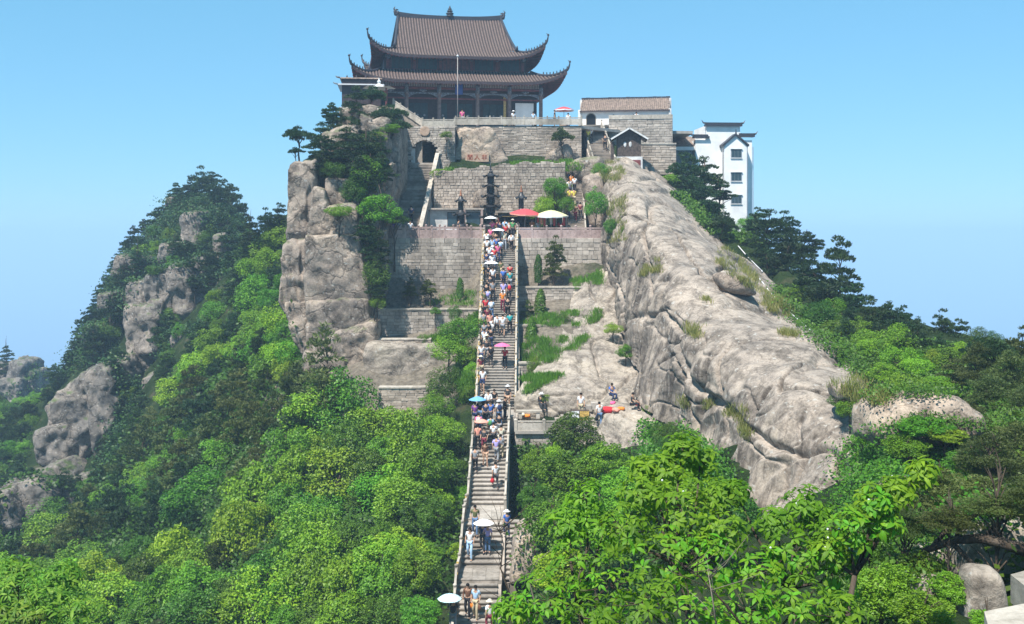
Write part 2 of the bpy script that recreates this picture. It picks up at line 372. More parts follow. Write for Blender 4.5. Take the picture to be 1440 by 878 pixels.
def ground_height(Q):
    z = gz(Q); x, y = Q[:, 0], Q[:, 1]
    d = np.maximum.reduce([np.maximum(0, -105-x), np.maximum(0, x-85), np.maximum(0, y-225), np.maximum(0, -18-y)])
    z = np.clip(z, -150, 40)
    k = np.clip(d/900, 0, 1); fall = z - d*.75
    n = fbm(np.c_[Q/260, np.zeros(len(Q))], 4)*60 + fbm(np.c_[Q/3500, np.ones(len(Q))], 3)*120
    low = VALLEY + n*1.0
    hill = 330*np.exp(-(((x-505)/75)**2+((y-1240)/140)**2))
    out = np.where(d > 0, np.maximum(fall, low), z) + np.where(d > 100, hill, 0)
    return out
def axis(lo, hi, step, far, neg=True):
    a = list(np.arange(lo, hi+.01, step)); g = step; x = hi
    while x < far: g *= 1.35; x += g; a.append(x)
    if neg:
        g = step; x = lo
        while x > -far: g *= 1.35; x -= g; a.insert(0, x)
    return np.array(a)
ax = axis(-105, 85, 1.25, 30000); ay = axis(-18, 225, 1.25, 30000)
GX, GY = np.meshgrid(ax, ay); Q = np.c_[GX.ravel(), GY.ravel()]
Z = ground_height(Q)
inn = (np.abs(Q[:, 0]+10) < 100) & (Q[:, 1] > -5) & (Q[:, 1] < 230)
Z = Z + np.where(inn & (np.hypot(Q[:, 0], Q[:, 1]) > 12), fbm(np.c_[Q/7, Z/7], 4)*.75, 0)*np.where(np.abs(Q[:, 0]+1.2) < 4, .15, 1)*np.where((np.abs(Q[:, 0]+3) < 11.5) & (Q[:, 1] > 76) & (Q[:, 1] < 97), .2, 1)*np.where((Q[:, 1] > 96) & (Q[:, 1] < 140) & (Q[:, 0] > -22) & (Q[:, 0] < 20), 0, 1)
nx, ny = len(ax), len(ay)
_sy = [51, 57.5, 59.5, 63.4, 66.2, 74.5, 77, 96.2]; _sz = [-22.2, -18.6, -18.6, -16.9, -16.9, -12.7, -12.7, -.3]
_ns = (np.abs(Q[:, 0]+1.1-.02*(Q[:, 1]-96)) < 3.4) & (Q[:, 1] > 50) & (Q[:, 1] < 96.5)
Z = np.where(_ns, np.minimum(Z, np.interp(Q[:, 1], _sy, _sz)-1.3), Z)
for _x0, _w, _ya, _za, _yb, _zb in ((-9.4, 2.6, 97.5, -1.2, 112, 6.6), (5.95, 1.8, 97.5, -1.2, 107.4, 5.0), (9.1, 1.9, 108, 5.9, 118, 10.6)):
    _m = (np.abs(Q[:, 0]-_x0) < _w) & (Q[:, 1] > _ya) & (Q[:, 1] < _yb); Z = np.where(_m, np.minimum(Z, _za+(_zb-_za)*(Q[:, 1]-_ya)/(_yb-_ya)), Z)
I = np.arange(nx*ny).reshape(ny, nx)
Fq = np.stack([I[:-1, :-1], I[:-1, 1:], I[1:, 1:], I[1:, :-1]], -1).reshape(-1, 4)
GV = np.c_[Q, Z]
ground = inst('ground', mesh_np('ground', GV, Fq, M['soil'], True)); tag(ground, kind='structure')
BV = []          # (bvh) surfaces that things may stand on
def add_bvh(V, Fc): BV.append(BVHTree.FromPolygons([tuple(v) for v in V], [tuple(f) for f in Fc]))
sel = (GV[Fq[:, 0], 1] > -10) & (GV[Fq[:, 0], 1] < 235) & (np.abs(GV[Fq[:, 0], 0]) < 112)
add_bvh(GV, Fq[sel])
def ray(px, py, maxd=400):
    d = at(px, py, 1.0).normalized(); best = None
    for b in BV:
        h = b.ray_cast(Vector((0, 0, 0)), d, maxd)
        if h[0] is not None and h[3] > 8 and (best is None or h[3] < best[3]): best = h
    return best
def drop(x, y, zt=60):
    best = None
    for b in BV:
        h = b.ray_cast(Vector((x, y, zt)), Vector((0, 0, -1)), 400)
        if h[0] is not None and (best is None or h[0].z > best.z): best = h[0]
    return best

def saw(x, w=.14):      # overlapping sheets: slow rise, sharp drop
    f = x-np.floor(x); return np.where(f < 1-w, f/(1-w), (1-f)/w)-.5
def hsh(x): return np.abs(np.sin(np.floor(x)*127.1)*43758.5) % 1
# ------------------------------------------------------------------ rock surfaces
def cr_interp(A, n):       # Catmull-Rom along axis 0
    A = np.asarray(A, float); m = len(A); t = np.linspace(0, m-1-1e-6, n); i = t.astype(int); f = (t-i)[(...,)+(None,)*(A.ndim-1)]
    P0 = A[np.maximum(i-1, 0)]; P1 = A[i]; P2 = A[np.minimum(i+1, m-1)]; P3 = A[np.minimum(i+2, m-1)]
    return .5*((2*P1)+(-P0+P2)*f+(2*P0-5*P1+4*P2-P3)*f*f+(-P0+3*P1-3*P2+P3)*f**3)
def grid_normals(G):
    du = np.gradient(G, axis=0); dv = np.gradient(G, axis=1); N = np.cross(du, dv)
    return N/np.maximum(np.linalg.norm(N, axis=2, keepdims=True), 1e-9)
def rock_sheet(name, net, nu, nv, disp, mat, flip=1, bvh=True):
    A = np.array([[tuple(at(*c)) for c in row] for row in net]); G = cr_interp(A, nu); G = np.swapaxes(cr_interp(np.swapaxes(G, 0, 1), nv), 0, 1)
    N = grid_normals(G)*flip; P = G.reshape(-1, 3); D = disp(P, N.reshape(-1, 3)); G = (P+N.reshape(-1, 3)*D[:, None])
    I = np.arange(nu*nv).reshape(nu, nv); Fc = np.stack([I[:-1, :-1], I[1:, :-1], I[1:, 1:], I[:-1, 1:]], -1).reshape(-1, 4)
    if flip < 0: Fc = Fc[:, ::-1]
    o = inst(name, mesh_np(name, G, Fc, mat, True))
    if bvh: add_bvh(G, Fc)
    return o, G.reshape(nu, nv, 3)
RIDGE = [
 [(846,275,109),(847,250,108),(854,234,107.5),(872,226,109),(895,230,111),(925,250,113),(945,285,120)],
 [(845,335,99),(853,300,98),(868,272,98),(892,258,100),(925,260,103),(965,285,107),(985,325,114)],
 [(856,400,92.5),(868,350,90),(890,315,89),(920,303,91),(965,308,95),(1012,335,99),(1025,380,106)],
 [(878,462,84.5),(900,400,82),(930,362,80),(970,352,82),(1020,358,87),(1062,380,91),(1080,425,99)],
 [(895,530,77.5),(918,470,75),(948,420,73),(1000,398,75),(1055,403,79),(1108,425,82),(1128,470,90)],
 [(903,570,72.5),(938,520,69),(980,470,67),(1035,448,68),(1090,447,71),(1152,468,73),(1180,510,80)],
 [(925,590,69),(978,565,64),(1025,520,61),(1080,498,61),(1140,490,63),(1195,503,65),(1225,540,72)],
 [(950,612,66),(1015,596,60),(1068,568,56.5),(1120,542,55.5),(1170,525,57),(1222,525,59),(1258,570,66)],
 [(930,640,63),(1010,628,58.5),(1075,606,54.5),(1130,585,53),(1175,566,53.5),(1215,560,55),(1250,605,60)],
 [(960,680,60),(1040,668,55),(1100,650,51.5),(1150,632,50),(1190,615,50),(1222,615,51),(1250,650,55)],
 [(985,740,56),(1060,730,51.5),(1115,722,48.5),(1160,715,47),(1195,700,46.5),(1222,690,48),(1250,710,52)],
 [(1000,830,51),(1080,830,47),(1130,830,44),(1170,830,43),(1200,820,43),(1225,800,44),(1250,800,48)]]
def ridge_disp(P, N):
    s = fbm(P/9, 2)*.7; cl = np.clip(-N[:, 0]*1.2-.05, 0, 1)**.8; top = 1-cl
    wv = P[:, 1]*.26+P[:, 0]*.10+fbm(P/7, 3)*.7+P[:, 2]*.03; s += cl*(saw(wv, .2)*.55*(.4+hsh(wv))+saw(wv*2.7+3, .25)*.16)
    w2 = (P[:, 0]*.55-P[:, 1]*.35-P[:, 2]*.75)*.17+fbm(P/10, 3)*.55; s += top*saw(w2, .10)*.34*(.3+hsh(w2))
    w3 = (P[:, 0]*.75+P[:, 1]*.30-P[:, 2]*.6)*.34+fbm(P/5+5, 3)*.5; s += top*saw(w3, .12)*.08*(.2+hsh(w3+9))
    w4 = (P[:, 0]*.3-P[:, 1]*.2-P[:, 2]*.95)*1.1+fbm(P/3+9, 3)*.7; s += cl*saw(w4, .2)*.06*hsh(w4)
    for k, (ax_, ay_, az_, wd, dp) in enumerate(((.10, .13, .13, .022, .55), (.15, .05, .10, .022, .42), (.05, .30, .10, .030, .35*cl), (.4, .3, .45, .045, .14*cl+.02))):
        q = pnoise(np.c_[P[:, 0]*ax_+k*5, P[:, 1]*ay_, P[:, 2]*az_]+fbm(P/5, 2)[:, None]*.07); s -= np.exp(-(q/wd)**2)*dp
    return s+fbm(P/1.3, 3)*.018
ridge, RG = rock_sheet('granite_ridge', RIDGE, 520, 320, ridge_disp, M['ridge'], 1)
tag(ridge, 'huge pale granite ridge with streaked cliff, falling from the temple gate to the lower right', 'rock ridge')
SLAB = [
 [(812,383,97),(830,381,97),(850,378,97),(866,376,97),(880,375,97)],
 [(806,400,94),(828,392,93),(850,386,93),(868,384,93),(890,386,93)],
 [(800,436,89.5),(828,430,89),(850,425,89),(872,424,89),(900,430,89)],
 [(788,474,85.5),(815,470,85),(845,468,85),(875,468,85),(905,470,85)],
 [(762,514,81),(795,512,80.5),(835,510,80.5),(875,510,80.5),(912,512,80.5)],
 [(728,548,77),(770,548,76.2),(825,548,76),(870,548,76),(925,550,76)],
 [(722,580,76),(770,580,75.6),(825,577,74.5),(870,572,73),(935,574,73)],
 [(722,606,76),(780,602,75.6),(840,592,72.8),(880,588,71),(940,592,71.5)],
 [(722,650,76),(780,640,75.6),(850,612,71.5),(900,606,69),(960,610,69)],
 [(722,700,76),(790,690,75.6),(860,650,69.5),(930,636,66),(990,640,65)],
 [(722,760,76),(790,760,75.6),(860,740,68),(940,700,63),(990,700,62)]]
def slab_disp(P, N):
    w = (P[:, 2]*1.0+P[:, 0]*.38+P[:, 1]*.05)*.55+fbm(P/7, 3)*.6; w2 = (P[:, 2]+P[:, 0]*.5)*1.7+fbm(P/3, 3)*.6
    return fbm(P/6, 3)*.3+saw(w, .15)*.26*(.3+hsh(w))+saw(w2, .2)*.07*hsh(w2)+fbm(P/1.2, 3)*.02-np.exp(-(pnoise(np.c_[P[:, 0]*.3, P[:, 1]*.12, P[:, 2]*.45]+fbm(P/3, 3)[:, None]*.12)/.045)**2)*.3
slab, SG = rock_sheet('granite_slab', SLAB, 260, 170, slab_disp, M['slab'], 1)
tag(slab, 'pale layered granite slab sloping between the stairs and the foot of the cliff', 'rock slab')

_bn = 15
def unit_ball(n):
    vs = {}; V = []; Fc = []
    def vid(p):
        k = tuple(np.round(p, 5)); 
        if k not in vs: vs[k] = len(V); V.append(p)
        return vs[k]
    L = np.linspace(-1, 1, n+1)
    for axn in range(3):
        for sg in (-1, 1):
            for i in range(n):
                for j in range(n):
                    q = []
                    for a, b in ((i, j), (i+1, j), (i+1, j+1), (i, j+1)):
                        p = [0, 0, 0]; p[axn] = sg; p[(axn+1) % 3] = L[a]; p[(axn+2) % 3] = L[b]; q.append(vid(p))
                    Fc.append(q if sg > 0 else q[::-1])
    return np.array(V, float), np.array(Fc)
UB = {n: unit_ball(n) for n in (6, 10, 16, 30)}
bcount = [0]
def block_mesh(quad, Y, th, k=5, amp=.05, sc=.45, n=16, back=1.0, mat='rock', seed=None, fac=1.0):
    """quad: tl,tr,br,bl pixels; a rounded, broken boulder of thickness th whose front face lies at depth Y"""
    bcount[0] += 1; V, Fc = UB[n]; V = V.copy(); nrm = (np.abs(V)**k).sum(1)**(1/k); V = V/nrm[:, None]
    V[:, [0, 2]] = V[:, [0, 2]]*1.04
    u = (V[:, 0]+1)/2; w = (V[:, 2]+1)/2; d = (V[:, 1]+1)/2
    c = [np.array(at(q[0], q[1], (q[2] if len(q) > 2 else Y))) for q in quad]
    Pt = c[0][None]*(1-u)[:, None]+c[1][None]*u[:, None]; Pb = c[3][None]*(1-u)[:, None]+c[2][None]*u[:, None]
    P = Pb*(1-w)[:, None]+Pt*w[:, None]; P[:, 1] += d*th; cen = P.mean(0)
    P[:, [0]] = cen[0]+(P[:, [0]]-cen[0])*(1-(1-back)*d[:, None]); P[:, [2]] = cen[2]+(P[:, [2]]-cen[2])*(1-(1-back)*d[:, None])
    size = np.linalg.norm(c[0]-c[2]); N = P-cen; N /= np.linalg.norm(N, axis=1)[:, None]
    off = np.array([bcount[0]*7.7, 0, 0])
    s = fbm(P*sc+off, 4)*amp*size*.8; r = ridged(P*np.array([.6, .6, .45])*sc*1.7+off, 3); s += (r*.25-np.clip(r-.8, 0, 1)*1.3)*amp*size*.8
    w = (P[:, 2]*.5+P[:, 0]*.9+P[:, 1]*.5)*sc*.9+fbm(P*sc*.6+off, 2)*.9; w2 = (P[:, 2]*.9-P[:, 0]*.4+P[:, 1]*.2)*sc*.8+fbm(P*sc*.5-off, 2)*.9
    s += (saw(w, .12)*(.3+hsh(w+bcount[0]))+saw(w2, .12)*(.3+hsh(w2+bcount[0]+5)))*amp*size*.42*fac
    P = P+N*s[:, None]
    return P, Fc
def block(name, quad, Y, th, label=None, parent=None, mat='rock', bvh=True, group=None, cat='boulder', **kw):
    P, Fc = block_mesh(quad, Y, th, **kw); o = inst(name, mesh_np(name, P, Fc, M[mat], True), parent)
    if bvh: add_bvh(P, Fc)
    if label: tag(o, label, cat, group)
    return o
def rect(x0, y0, x1, y1, sk=0): return [(x0+sk, y0), (x1+sk, y0), (x1, y1), (x0, y1)]
# the crag left of the stairs
crag = thing('granite_crag', 'tall jointed granite crag of stacked blocks topped with pines left of the temple', 'crag', at(470, 500, 92))
def cb(quad, Y, th, **kw):
    kw['k'] = kw.get('k', 5)*1.8; kw['fac'] = 2.6; P, Fc = block_mesh(quad, Y, th, **kw); add_bvh(P, Fc); P = P-np.array(crag.location)
    return inst('rock_block', mesh_np('rock_block', P, Fc, M['crag'], True), crag)
cb([(405,232),(446,222),(437,344),(400,343)], 93.5, 9, k=7, n=30, amp=.035)
cb([(438,262),(456,266),(470,335),(430,335)], 92.0, 7, k=5, n=30, amp=.03)
cb([(456,250),(496,252),(499,292),(458,292)], 93.5, 8, k=6, n=16, amp=.04)
cb([(452,290),(502,284),(508,338),(445,336)], 92.0, 8, k=7, n=30, amp=.03)
cb([(430,333),(505,331),(520,424),(427,428)], 90.5, 10, k=12, n=30, amp=.022)
cb([(395,343),(432,341),(430,470),(392,430)], 92.0, 9, k=7, n=30, amp=.04)
cb([(396,425),(432,425),(436,520),(410,480)], 91.5, 9, k=6, n=16, amp=.05)
cb([(429,424),(518,420),(526,482),(431,520)], 90.0, 10, k=9, n=30, amp=.03)
cb([(462,470),(528,452),(534,525),(470,530)], 89.0, 8, k=6, n=30, amp=.04)
cb([(425,500),(480,500),(500,580),(420,580)], 88.5, 9, k=5, n=16, amp=.06)
cb([(500,262),(552,225),(545,345),(512,430)], 96.0, 8, k=6, n=30, amp=.05)
cb([(448,185),(545,165),(548,270),(450,270)], 98.0, 12, k=5, n=30, amp=.05)
cb([(505,158),(522,166),(526,190),(506,186)], 98.0, 4, k=4, n=16, amp=.05)
cb([(522,182),(545,192),(556,260),(530,250)], 98.5, 7, k=5, n=16, amp=.05)
cb([(478,152),(556,150),(560,225),(480,220)], 103.5, 8, k=6, n=30, amp=.04)
cb([(544,198),(562,168),(562,262),(548,296)], 99.5, 8, k=6, n=30, amp=.04)
cb([(515,330),(540,326),(536,500),(525,500)], 92.5, 5, k=6, n=16, amp=.05)
# boulders of the left mountain
gB = 'grey outcrops on the wooded left mountain'
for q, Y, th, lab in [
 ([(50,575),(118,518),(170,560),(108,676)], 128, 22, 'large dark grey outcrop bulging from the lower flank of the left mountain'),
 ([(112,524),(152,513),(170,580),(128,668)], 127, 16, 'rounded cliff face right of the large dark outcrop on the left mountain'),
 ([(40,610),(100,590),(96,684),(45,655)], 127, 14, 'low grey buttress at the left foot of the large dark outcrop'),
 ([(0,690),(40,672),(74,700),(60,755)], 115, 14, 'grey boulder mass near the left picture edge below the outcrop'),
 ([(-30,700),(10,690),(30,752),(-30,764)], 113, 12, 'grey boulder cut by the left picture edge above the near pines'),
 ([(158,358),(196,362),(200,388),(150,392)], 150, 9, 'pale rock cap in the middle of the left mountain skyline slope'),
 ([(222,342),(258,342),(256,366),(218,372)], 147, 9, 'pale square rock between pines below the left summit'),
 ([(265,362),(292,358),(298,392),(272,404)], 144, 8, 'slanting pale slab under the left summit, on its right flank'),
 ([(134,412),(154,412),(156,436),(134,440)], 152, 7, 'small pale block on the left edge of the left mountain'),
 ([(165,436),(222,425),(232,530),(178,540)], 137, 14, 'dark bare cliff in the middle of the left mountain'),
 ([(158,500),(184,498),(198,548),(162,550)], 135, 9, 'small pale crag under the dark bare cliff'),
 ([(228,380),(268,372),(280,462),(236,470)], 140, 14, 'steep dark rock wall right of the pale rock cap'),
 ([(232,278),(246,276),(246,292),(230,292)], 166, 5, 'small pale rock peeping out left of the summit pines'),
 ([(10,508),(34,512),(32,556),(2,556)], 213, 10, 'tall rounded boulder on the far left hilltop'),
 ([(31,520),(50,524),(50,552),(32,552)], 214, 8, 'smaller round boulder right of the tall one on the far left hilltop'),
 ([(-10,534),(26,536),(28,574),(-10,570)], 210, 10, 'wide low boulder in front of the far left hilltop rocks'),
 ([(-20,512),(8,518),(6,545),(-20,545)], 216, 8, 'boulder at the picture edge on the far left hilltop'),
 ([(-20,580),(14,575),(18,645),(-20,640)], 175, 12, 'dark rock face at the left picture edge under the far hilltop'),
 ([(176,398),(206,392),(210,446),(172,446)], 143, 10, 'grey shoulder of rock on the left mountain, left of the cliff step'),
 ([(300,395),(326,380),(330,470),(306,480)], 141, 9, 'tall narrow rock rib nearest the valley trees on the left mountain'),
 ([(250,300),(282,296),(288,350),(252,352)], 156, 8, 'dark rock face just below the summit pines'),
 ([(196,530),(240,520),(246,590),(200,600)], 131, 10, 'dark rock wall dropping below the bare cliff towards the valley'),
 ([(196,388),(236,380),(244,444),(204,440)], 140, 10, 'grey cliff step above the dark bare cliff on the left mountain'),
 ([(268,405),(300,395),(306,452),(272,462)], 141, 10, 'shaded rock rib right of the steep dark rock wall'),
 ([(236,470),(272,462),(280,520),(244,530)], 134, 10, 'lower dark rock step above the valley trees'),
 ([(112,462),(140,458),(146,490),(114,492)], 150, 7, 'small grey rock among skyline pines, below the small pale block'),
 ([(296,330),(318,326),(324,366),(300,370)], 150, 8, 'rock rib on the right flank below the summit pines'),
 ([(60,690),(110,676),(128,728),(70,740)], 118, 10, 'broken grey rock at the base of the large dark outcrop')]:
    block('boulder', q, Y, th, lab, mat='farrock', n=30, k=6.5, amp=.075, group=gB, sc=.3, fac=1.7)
# boulders at the right and near the stairs
gR = 'granite boulders around the right slope'
for q, Y, th, lab, mt, k in [
 ([(1236,566),(1380,564),(1412,628),(1226,640)], 41, 3.2, 'broad rounded granite boulder half covered by green scrub on the right slope', 'rock', 3.2),
 ([(1175,545),(1200,542),(1222,562),(1180,566)], 50, 2, 'small pale boulder in scrub at the lower right end of the ridge', 'rock', 4),
 ([(1012,386),(1052,384),(1074,420),(1022,414)], 73.3, 4, 'loose dark edged boulder perched on the granite ridge', 'rock', 3.5),
 ([(1362,748),(1470,734),(1480,920),(1360,915)], 21, 1.0, 'big bare rock face under the pine bough at the right edge', 'slab', 4),
 ([(1290,780),(1372,772),(1384,870),(1285,875)], 22, .8, 'flat pale slab of rock left of the big bare rock at lower right', 'slab', 6),
 ([(1368,810),(1416,812),(1430,920),(1360,915)], 19, .7, 'squarish rock beside the concrete box at lower right', 'slab', 5),
 ([(1300,822),(1366,820),(1380,900),(1296,900)], 20, .7, 'low rock below the flat pale slab at lower right', 'slab', 5),
 ([(1240,680),(1300,676),(1310,760),(1240,770)], 32, 1.0, 'bare rock between the leafy branches and the dark pine bough', 'rock', 5),
 ([(772,212),(802,200),(812,240),(762,242)], 110.5, 4, 'brown boulder against the upper wall left of the gate stair', 'crag', 5),
 ([(792,226),(850,218),(852,262),(798,250)], 105.8, 5, 'smooth pale rock between the two right hand stair flights', 'crag', 4),
 ([(820,250),(850,240),(852,330),(828,322)], 101.5, 5, 'overgrown rock beside the lower right stair flight', 'rock', 5),
 ([(724,756),(760,736),(768,800),(716,832)], 57.5, 3, 'grey boulder at the right foot of the lowest stair flight', 'rock', 5),
 ([(668,268),(698,262),(704,292),(664,292)], 103.9, 2.2, 'natural rock face built into the rubble wall behind the tallest pagoda burner', 'crag', 6),
 ([(775,270),(800,262),(806,292),(770,296)], 103.0, 3, 'weathered rock in green growth beside the right stair', 'rock', 4),
 ([(640,540),(672,520),(676,570),(652,580)], 80.0, 3, 'smooth slanting rock at the left foot of the long stair', 'rock', 4)]:
    block('boulder', q, Y, th, lab, mat=mt, n=16, k=k, amp=.05, group=gR)
# terraced rock left of the stair
block('rock_ledge', [(514,484),(630,488),(640,538),(510,544)], 87.2, 5, 'stepped pale rock ledge below the second terrace wall', mat='slab', n=30, k=10, amp=.03, cat='rock ledge')
# ------------------------------------------------------------------ more materials
M['tile'] = flat('brown_roof_tile', (.17, .122, .105), .75, .2, .14, 2.5)
M['tile_dark'] = flat('dark_tile_bed', (.055, .042, .038), .9, .1)
M['tile_pale'] = flat('weathered_roof_tile', (.24, .18, .145), .85, .2, .3, 4)
M['ridge_tile'] = flat('black_ridge_tile', (.035, .035, .045), .5, .4)
M['wood_dark'] = flat('dark_painted_wood', (.045, .028, .030), .55, .4, .2)
M['wood_red'] = flat('faded_red_wood', (.17, .035, .030), .5, .4, .25)
M['wood_old'] = flat('old_grey_timber', (.10, .075, .062), .85, .2, .3, 4)
M['teal'] = flat('dark_teal_panel', (.025, .052, .058), .5, .4, .2)
M['col'] = flat('painted_stone_column', (.15, .115, .11), .6, .3, .2)
M['carve'] = flat('carved_painted_beam', (.16, .17, .19), .6, .3, .45, 7)
M['slat'] = flat('pale_rafter_ends', (.36, .31, .28), .7, .2)
M['plaster'] = flat('white_plaster', (.80, .79, .77), .85, .2, .07, .8)
M['plaster2'] = flat('stained_plaster', (.60, .59, .57), .85, .2, .16, 1.3)
M['glass'] = flat('dark_window_glass', (.03, .055, .065), .12, .6, .2)
M['iron'] = flat('black_cast_iron', (.022, .022, .024), .45, .5, .2)
M['rust'] = flat('copper_spire', (.30, .12, .06), .5, .5)
M['white_metal'] = flat('white_painted_metal', (.72, .73, .75), .4, .5, .03)
M['grey_metal'] = flat('grey_metal', (.30, .31, .33), .4, .5, .05)
M['blue_sign'] = flat('blue_sign_board', (.03, .07, .26), .5, .4, .05)
M['gold'] = flat('gilded_letters', (.60, .42, .12), .4, .5, .05)
M['brass'] = flat('brass_padlocks', (.55, .36, .10), .4, .5, .3, 9)
M['redp'] = flat('red_paint_letters', (.36, .09, .045), .8, .2, .3)
M['tabl'] = flat('dressed_tan_stone', (.42, .30, .22), .9, .1, .12)
def cloth(name, c, r=.8): 
    M[name] = flat(name, c, r, .15, .06, 6); return M[name]
cloth('cloth_red', (.50, .08, .09)); cloth('cloth_yellow', (.70, .66, .36)); cloth('cloth_white', (.78, .78, .78)); cloth('cloth_pink', (.75, .16, .32)); cloth('cloth_blue', (.16, .38, .62)); cloth('cloth_salmon', (.75, .33, .25)); cloth('cloth_cyan', (.55, .75, .80))

# ------------------------------------------------------------------ masonry
def stone_mb(mb, x0, x1, y, d, z0, z1, r):
    g = .012; c = .022
    X0, X1, Z0, Z1 = x0+g, x1-g, z0+g, z1-g
    j = lambda s=.012: r.uniform(-s, s)
    vs = [(X0+j(), y+c, Z0+j()), (X1+j(), y+c, Z0+j()), (X1+j(), y+c, Z1+j()), (X0+j(), y+c, Z1+j()),
          (X0+c+j(), y+j(.008), Z0+c+j()), (X1-c+j(), y+j(.008), Z0+c+j()), (X1-c+j(), y+j(.008), Z1-c+j()), (X0+c+j(), y+j(.008), Z1-c+j()),
          (X0, y+d, Z0), (X1, y+d, Z0), (X1, y+d, Z1), (X0, y+d, Z1)]
    mb.add(vs, [(4,5,6,7),(0,1,5,4),(1,2,6,5),(2,3,7,6),(3,0,4,7),(1,0,8,9),(2,1,9,10),(3,2,10,11),(0,3,11,8)])
_sp = []
for k in range(7):
    mb = MB(); r = random.Random(k); mb2 = MB()
    c = .06; j = lambda: r.uniform(-.03, .03)
    vs = [(-.5+j(), c*1.3, -.5+j()), (.5+j(), c*1.3, -.5+j()), (.5+j(), c*1.3, .5+j()), (-.5+j(), c*1.3, .5+j()),
          (-.5+c+j(), j(), -.5+c+j()), (.5-c+j(), j(), -.5+c+j()), (.5-c+j(), j(), .5-c+j()), (-.5+c+j(), j(), .5-c+j()),
          (-.5, 1, -.5), (.5, 1, -.5), (.5, 1, .5), (-.5, 1, .5)]
    mb.add(vs, [(4,5,6,7),(0,1,5,4),(1,2,6,5),(2,3,7,6),(3,0,4,7),(1,0,8,9),(2,1,9,10),(3,2,10,11),(0,3,11,8)])
    _sp.append(mb)
_spm = {}
def stone_proto(mat, k):
    if (mat, k) not in _spm: _spm[(mat, k)] = _sp[k].mesh('stone', M[mat])
    return _spm[(mat, k)]
def wall(name, label, A, B, z0, z1, th, ch, sw, mat='stone', indiv=False, top=None, keep=None, seed=0, cat='retaining wall', arch=None, cap=None, parent=None):
    r = random.Random(seed+5); L = math.hypot(B[0]-A[0], B[1]-A[1]); rz = math.atan2(B[1]-A[1], B[0]-A[0])
    if parent is None: t = thing(name, label, cat, (A[0], A[1], z0), rz)
    else: t = parent
    H = z1-z0; topf = top or (lambda u: H)
    bk = MB(); n = max(1, int(L/.35)) if (top or arch) else 1
    for i in range(n):
        a, b = L*i/n, L*(i+1)/n; lo = 0
        if arch:
            cx, rad, sp = arch; m = (a+b)/2-cx
            if abs(m) < rad: lo = sp+math.sqrt(max(0, rad*rad-m*m))
        ha, hb_ = topf(a)-.03, topf(b)-.03
        bk.hexa([(a, .05, lo), (b, .05, lo), (b, th, lo), (a, th, lo), (a, .05, ha), (b, .05, hb_), (b, th, hb_), (a, th, ha)])
    bk.build('wall_core', M['mortar'], t)
    if arch: keep0 = keep; keep = lambda u, z: (keep0 is None or keep0(u, z)) and not (abs(u-arch[0]) < arch[1] and z < arch[2]+math.sqrt(max(0, arch[1]**2-(u-arch[0])**2)))
    z = 0; mb = MB(); cnt = 0; cells = []
    while z < H-.05:
        h = ch*r.uniform(.8, 1.22); h = min(h, H-z) if H-z-h > ch*.5 else H-z
        u = -r.uniform(0, sw*.5)
        while u < L:
            w = sw*r.uniform(.6, 1.45); a, b = max(0, u), min(L, u+w); u += w
            if b-a < .06: continue
            m = (a+b)/2; T = topf(m)
            if z+.08 > T: continue
            hh = min(h, T-z)
            if keep and not keep(m, z+hh/2): continue
            cells.append((a, b, z, z+hh))
        z += h
    for i, (a, b, c, d) in enumerate(cells):
        y = r.uniform(-.028, .02)
        if indiv and i < 296:
            inst('stone', stone_proto(mat, r.randrange(7)), t, ((a+b)/2, y, (c+d)/2), (0, 0, 0), (b-a-.02, .16, d-c-.02))
        else: stone_mb(mb, a, b, y, .12, c, d, r)
    if mb.v: o = mb.build('stone_courses', M[mat], t, kind='stuff')
    if cap:
        cm = MB(); n2 = max(1, int(L/1.1))
        for i in range(n2):
            a, b = L*i/n2+.006, L*(i+1)/n2-.006; cm.hexa([(a, -.06, topf(a)-.02), (b, -.06, topf(b)-.02), (b, th, topf(b)-.02), (a, th, topf(a)-.02), (a, -.06, topf(a)+cap), (b, -.06, topf(b)+cap), (b, th, topf(b)+cap), (a, th, topf(a)+cap)])
        cm.build('coping', M['rail' if mat != 'pinkst' else mat], t)
    return t
def XY(px, Y): return ((px-720)/F*Y, Y)
def ZZ(py, Y): return (HOR-py)/F*Y

